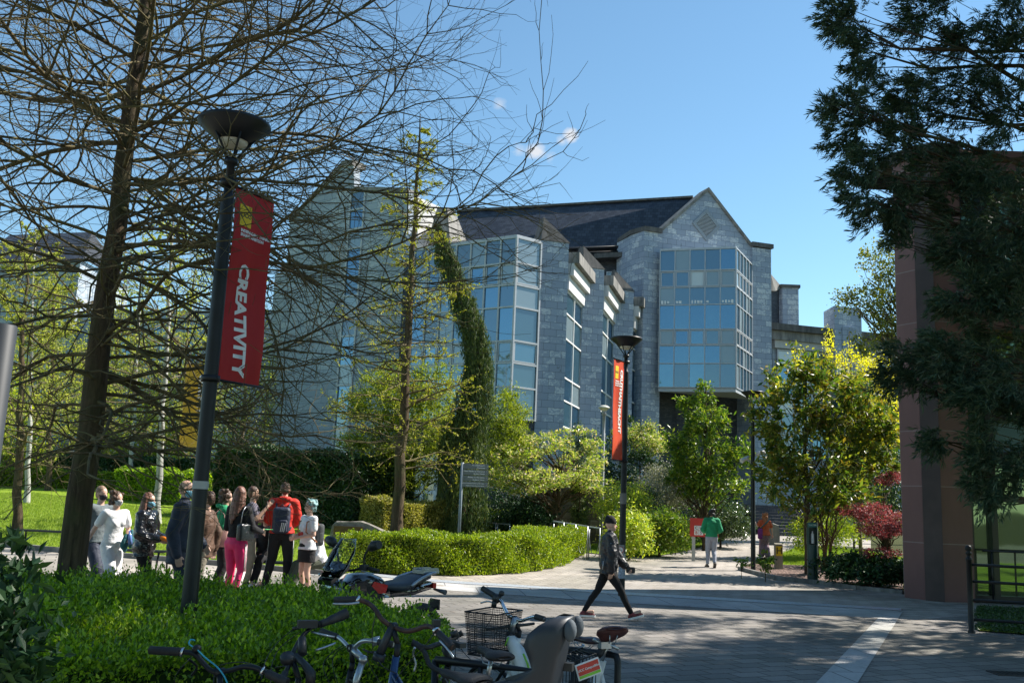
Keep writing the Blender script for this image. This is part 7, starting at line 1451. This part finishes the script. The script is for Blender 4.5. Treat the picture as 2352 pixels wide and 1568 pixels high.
# ------------------------------------------------ motorcycle
h_=W(757,1337,10.2); tl_=W(980,1330,11.2); f=V(h_.x-tl_.x,h_.y-tl_.y,0).normalized(); rt=f.cross(V(0,0,1)); o=V((h_.x+tl_.x)/2,(h_.y+tl_.y)/2,0); o.z=T(o.x,o.y)
t=thing('motorcycle','black and red motorcycle with a clear windscreen parked behind the foreground hedge','motorcycle',tuple(o))
def MP(s,r_,z): return o+f*s+rt*r_+V(0,0,z)
GL=simple('gloss_black_paint',(.010,.010,.012),.12,coat=1.0); GR=simple('gloss_red_paint',(.62,.02,.015),.15,coat=1.0); SIL=simple('satin_silver_paint',(.33,.36,.40),.3,.6,var=.08)
for s in (.80,-.62):
    c=MP(s,0,.32); part(t,'wheel',SIL,lambda m:[m.tube([c-rt*.06,c+rt*.06],.05,12)]+[m.tube([c,c+(f*math.cos(a)+V(0,0,math.sin(a)))*.23],.014,6) for a in [k*1.2566 for k in range(5)]]+[m.tube([c+(f*math.cos(a)+V(0,0,math.sin(a)))*.225 for a in [k*6.2832/32 for k in range(33)]],.02,8,cap=False)])
    part(t,'tyre',RUB,lambda m:m.tube([c+(f*math.cos(a)+V(0,0,math.sin(a)))*.275 for a in [k*6.2832/36 for k in range(37)]],.055,10,cap=False))
for q_ in (-1,1): part(t,'fork',SIL,lambda m:m.tube([MP(.80,q_*.1,.32),MP(.60,q_*.1,.95)],[.03,.026],10))
part(t,'front_mudguard',GL,lambda m:m.tube([MP(.80,0,.32)+(f*math.cos(a)+V(0,0,math.sin(a)))*.35 for a in [.5+.2*k for k in range(9)]],.06,8))
part(t,'engine',simple('dark_engine',(.035,.035,.038),.45,.6,var=.3),lambda m:[m.box(MP(.12,0,.45),(.42,.34,.36),math.atan2(f.y,f.x)),m.tube([MP(.2,0,.45),MP(.35,0,.72)],.12,12),m.tube([MP(.0,-.19,.4),MP(.0,.19,.4)],.11,14),m.tube([MP(.2,.16,.35),MP(-.3,.18,.3),MP(-.75,.2,.5)],[.03,.05,.06],10)])
hdl=part(t,'headlight_housing',GL,lambda m:[m.lathe([(.001,-.16),(.07,-.15),(.115,-.08),(.125,.02),(.118,.035),(.108,.03)],c=MP(.70,0,.86),k=28,axis=f.to_track_quat('Z','Y').to_matrix())])
part(t,'headlight',simple('headlight_glass',(.30,.34,.32),.08,.8,var=.5,scale=14),lambda m:[m.lathe([(.108,.03),(.08,.05),(.04,.06),(.001,.062)],c=MP(.70,0,.86),k=28,axis=f.to_track_quat('Z','Y').to_matrix())],hdl)
def tinted():
    m=NM('clear_windscreen'); m.set((.6,.65,.7),.05); tr=m.n('ShaderNodeBsdfTransparent'); tr.inputs[0].default_value=(.86,.89,.92,1); g=m.n('ShaderNodeBsdfGlossy'); g.inputs['Roughness'].default_value=.04
    mx=m.n('ShaderNodeMixShader'); fr=m.n('ShaderNodeFresnel'); fr.inputs[0].default_value=1.3; m.l(fr.outputs[0],mx.inputs[0]); m.l(tr.outputs[0],mx.inputs[1]); m.l(g.outputs[0],mx.inputs[2]); m.l(mx.outputs[0],m.N['Material Output'].inputs['Surface']); return m.m
def scr(m):
    rows=[(.78,.98,.15),(.72,1.10,.20),(.64,1.24,.20),(.56,1.38,.11)]
    n=9; b=len(m.v)
    for s,z,hw in rows:
        for k in range(n): a=-1+2*k/(n-1); m.v.append(tuple(MP(s-.10*a*a,a*hw,z)))
    for i in range(3):
        for k in range(n-1): m.f.append([b+i*n+k,b+i*n+k+1,b+(i+1)*n+k+1,b+(i+1)*n+k]); m.m.append(0); m.sm.append(True); m.uv.append([(0,0)]*4)
so_=part(t,'windscreen',tinted(),scr); md=so_.modifiers.new('thickness','SOLIDIFY'); md.thickness=.006
part(t,'screen_edge',simple('screen_rim',(.45,.48,.50),.2),lambda m:[m.tube([MP(.78-.10*a*a*1,a*.15,.98) for a in (-1,-.5,0,.5,1)]+[MP(.62,.20,1.10),MP(.54,.20,1.24)]+[MP(.56-.10*a*a,a*.11,1.38) for a in (1,.5,0,-.5,-1)]+[MP(.54,-.20,1.24),MP(.62,-.20,1.10),MP(.68,-.15,.98)],.004,5)],so_)
part(t,'bolt',CHROME,lambda m:[m.ell(MP(.735-.01,q_*.07,1.07),.014) for q_ in (-1,1)]+[m.ell(MP(.76,q_*.10,1.0),.014) for q_ in (-1,1)],so_)
part(t,'nose_fairing',GL,lambda m:[m.slab([MP(.76,-.12,.95),MP(.76,.12,.95),MP(.56,.16,1.12),MP(.56,-.16,1.12)],V(0,0,-.05))])
part(t,'handlebar',BLK,lambda m:m.tube(sm([MP(.38,-.40,1.07),MP(.42,-.26,1.09),MP(.50,-.1,1.05),MP(.50,.1,1.05),MP(.42,.26,1.09),MP(.38,.40,1.07)]),.014,10))
for q_ in (-1,1):
    part(t,'grip',RUB,lambda m:m.tube([MP(.405,q_*.29,1.085),MP(.375,q_*.42,1.07)],.02,12))
    part(t,'clutch_lever',STEEL,lambda m:m.tube(sm([MP(.46,q_*.24,1.06),MP(.47,q_*.34,1.05),MP(.44,q_*.42,1.04)]),.008,8))
    part(t,'switch_box',BLKP,lambda m:m.box(MP(.43,q_*.24,1.09),(.07,.08,.06),math.atan2(f.y,f.x)))
    mi_=part(t,'mirror',BLKP,lambda m:[m.tube(sm([MP(.42,q_*.22,1.10),MP(.44,q_*.25,1.22),MP(.43,q_*.32,1.30)]),[.010]*9,8),m.tube([MP(.43,q_*.31,1.29),MP(.425,q_*.37,1.325),MP(.42,q_*.46,1.345)],[.03,.055,.045],12)])
    part(t,'indicator',simple('smoked_lens',(.10,.10,.11),.15),lambda m:[m.tube([MP(.62,q_*.10,.84),MP(.62,q_*.24,.82)],[.012,.03],10)]); part(t,'indicator',simple('smoked_lens',(.10,.10,.11),.15),lambda m:[m.tube([MP(-.76,q_*.06,.80),MP(-.78,q_*.24,.78)],[.012,.03],10)])
def blobr(secs,n=18):
    def fn(m):
        b=len(m.v)
        for s,w_,zc,h in secs:
            for k in range(n):
                a=k*6.2832/n; ca,sa=math.cos(a),math.sin(a); x=math.copysign(abs(ca)**.7,ca)*w_; z=math.copysign(abs(sa)**.7,sa)*h; m.v.append(tuple(MP(s,x,zc+z)))
        for i in range(len(secs)-1):
            for k in range(n): k2=(k+1)%n; m.f.append([b+i*n+k,b+i*n+k2,b+(i+1)*n+k2,b+(i+1)*n+k]); m.m.append(0); m.sm.append(True); m.uv.append([(0,0)]*4)
        for i in (0,len(secs)-1): m.f.append(list(range(b+i*n,b+i*n+n))); m.m.append(0); m.sm.append(True); m.uv.append([(0,0)]*n)
    return fn
part(t,'tank',GL,blobr([(.50,.06,.88,.05),(.42,.13,.90,.10),(.25,.155,.91,.115),(.08,.15,.88,.10),(-.04,.10,.84,.06)]))
for q_ in (-1,1): part(t,'side_panel',GR,lambda m:[m.slab([MP(.30,q_*.158,.80),MP(.05,q_*.155,.80),MP(.0,q_*.13,.88),MP(.22,q_*.158,.93)],rt*q_*.01)]); part(t,'radiator_shroud',GL,lambda m:[m.slab([MP(.55,q_*.15,.90),MP(.30,q_*.17,.60),MP(.10,q_*.17,.75),MP(.35,q_*.17,.95)],rt*q_*.02)])
part(t,'seat',simple('seat_vinyl',(.035,.042,.055),.5,bump=.15,scale=12),blobr([(.02,.09,.86,.03),(-.06,.13,.855,.045),(-.2,.185,.85,.06),(-.34,.19,.865,.06),(-.40,.18,.905,.055),(-.55,.14,.93,.045),(-.68,.09,.945,.03)]))
part(t,'tail',GL,blobr([(-.05,.12,.78,.05),(-.4,.14,.80,.06),(-.72,.07,.84,.05)])); 
part(t,'tail_light',GR,lambda m:m.box(MP(-.76,0,.84),(.05,.14,.06),math.atan2(f.y,f.x)))
for q_ in (-1,1): part(t,'grab_rail',SIL,lambda m:m.tube(sm([MP(-.30,q_*.18,.86),MP(-.42,q_*.19,.93),MP(-.60,q_*.15,.98),MP(-.74,q_*.10,.99)]),.017,10))
def luggage(m):
    m.prism([xy(MP(-.55,-.10,0)),xy(MP(-.55,.10,0)),xy(MP(-.80,.09,0)),xy(MP(-.80,-.09,0))],o.z+.98,o.z+1.02,bottom=True)
    for q_ in (-1,1): m.prism([xy(MP(-.56,q_*.10,0)),xy(MP(-.56,q_*.05,0)),xy(MP(-.79,q_*.05,0)),xy(MP(-.79,q_*.09,0))],o.z+1.023,o.z+1.04)
part(t,'luggage_plate',SIL,luggage)
part(t,'number_plate',BLKP,lambda m:m.box(MP(-.84,0,.62),(.02,.16,.12),math.atan2(f.y,f.x)))
# clouds are part of the sky: small bright wisps far away
def clouds():
    m=N.new('ShaderNodeTexCoord'); 
    def mth(op,a,b=None):
        x=N.new('ShaderNodeMath'); x.operation=op
        for i,v in enumerate((a,b)):
            if v is None: continue
            if isinstance(v,(int,float)): x.inputs[i].default_value=v
            else: L.new(v,x.inputs[i])
        return x.outputs[0]
    nz=N.new('ShaderNodeTexNoise'); nz.inputs['Scale'].default_value=38; nz.inputs['Detail'].default_value=7; nz.inputs['Roughness'].default_value=.62; mp=N.new('ShaderNodeMapping'); mp.inputs['Scale'].default_value=(1,1,1.7); L.new(m.outputs['Generated'],mp.inputs[0]); L.new(mp.outputs[0],nz.inputs['Vector'])
    tot=None
    for px,py,r,st in ((1232,347,36,1.0),(1310,311,30,1.0),(1148,241,36,.7),(1290,325,26,.7),(1265,362,34,.55),(1190,345,44,.45)):
        d=ray(px,py); vm=N.new('ShaderNodeVectorMath'); vm.operation='DISTANCE'; L.new(m.outputs['Generated'],vm.inputs[0]); vm.inputs[1].default_value=d
        k=mth('SUBTRACT',1.0,mth('DIVIDE',vm.outputs['Value'],r/FPX)); k=mth('MULTIPLY',mth('MAXIMUM',k,0.0),st); tot=k if tot is None else mth('MAXIMUM',tot,k)
    fac=mth('MULTIPLY',mth('MAXIMUM',mth('SUBTRACT',mth('ADD',tot,mth('MULTIPLY',nz.outputs['Fac'],.9)),.78),0.0),2.0); fac=mth('MULTIPLY',mth('MINIMUM',fac,.9),mth('MINIMUM',mth('MULTIPLY',tot,6.0),1.0))
    mx=N.new('ShaderNodeMix'); mx.data_type='RGBA'; L.new(fac,mx.inputs[0]); L.new(SKYC,mx.inputs[6]); mx.inputs[7].default_value=(4.6,4.7,4.9,1); L.new(mx.outputs[2],bg.inputs[0])
clouds()

VL.layer_collection.children['place'].exclude=False; bpy.data.collections.remove(TMP)
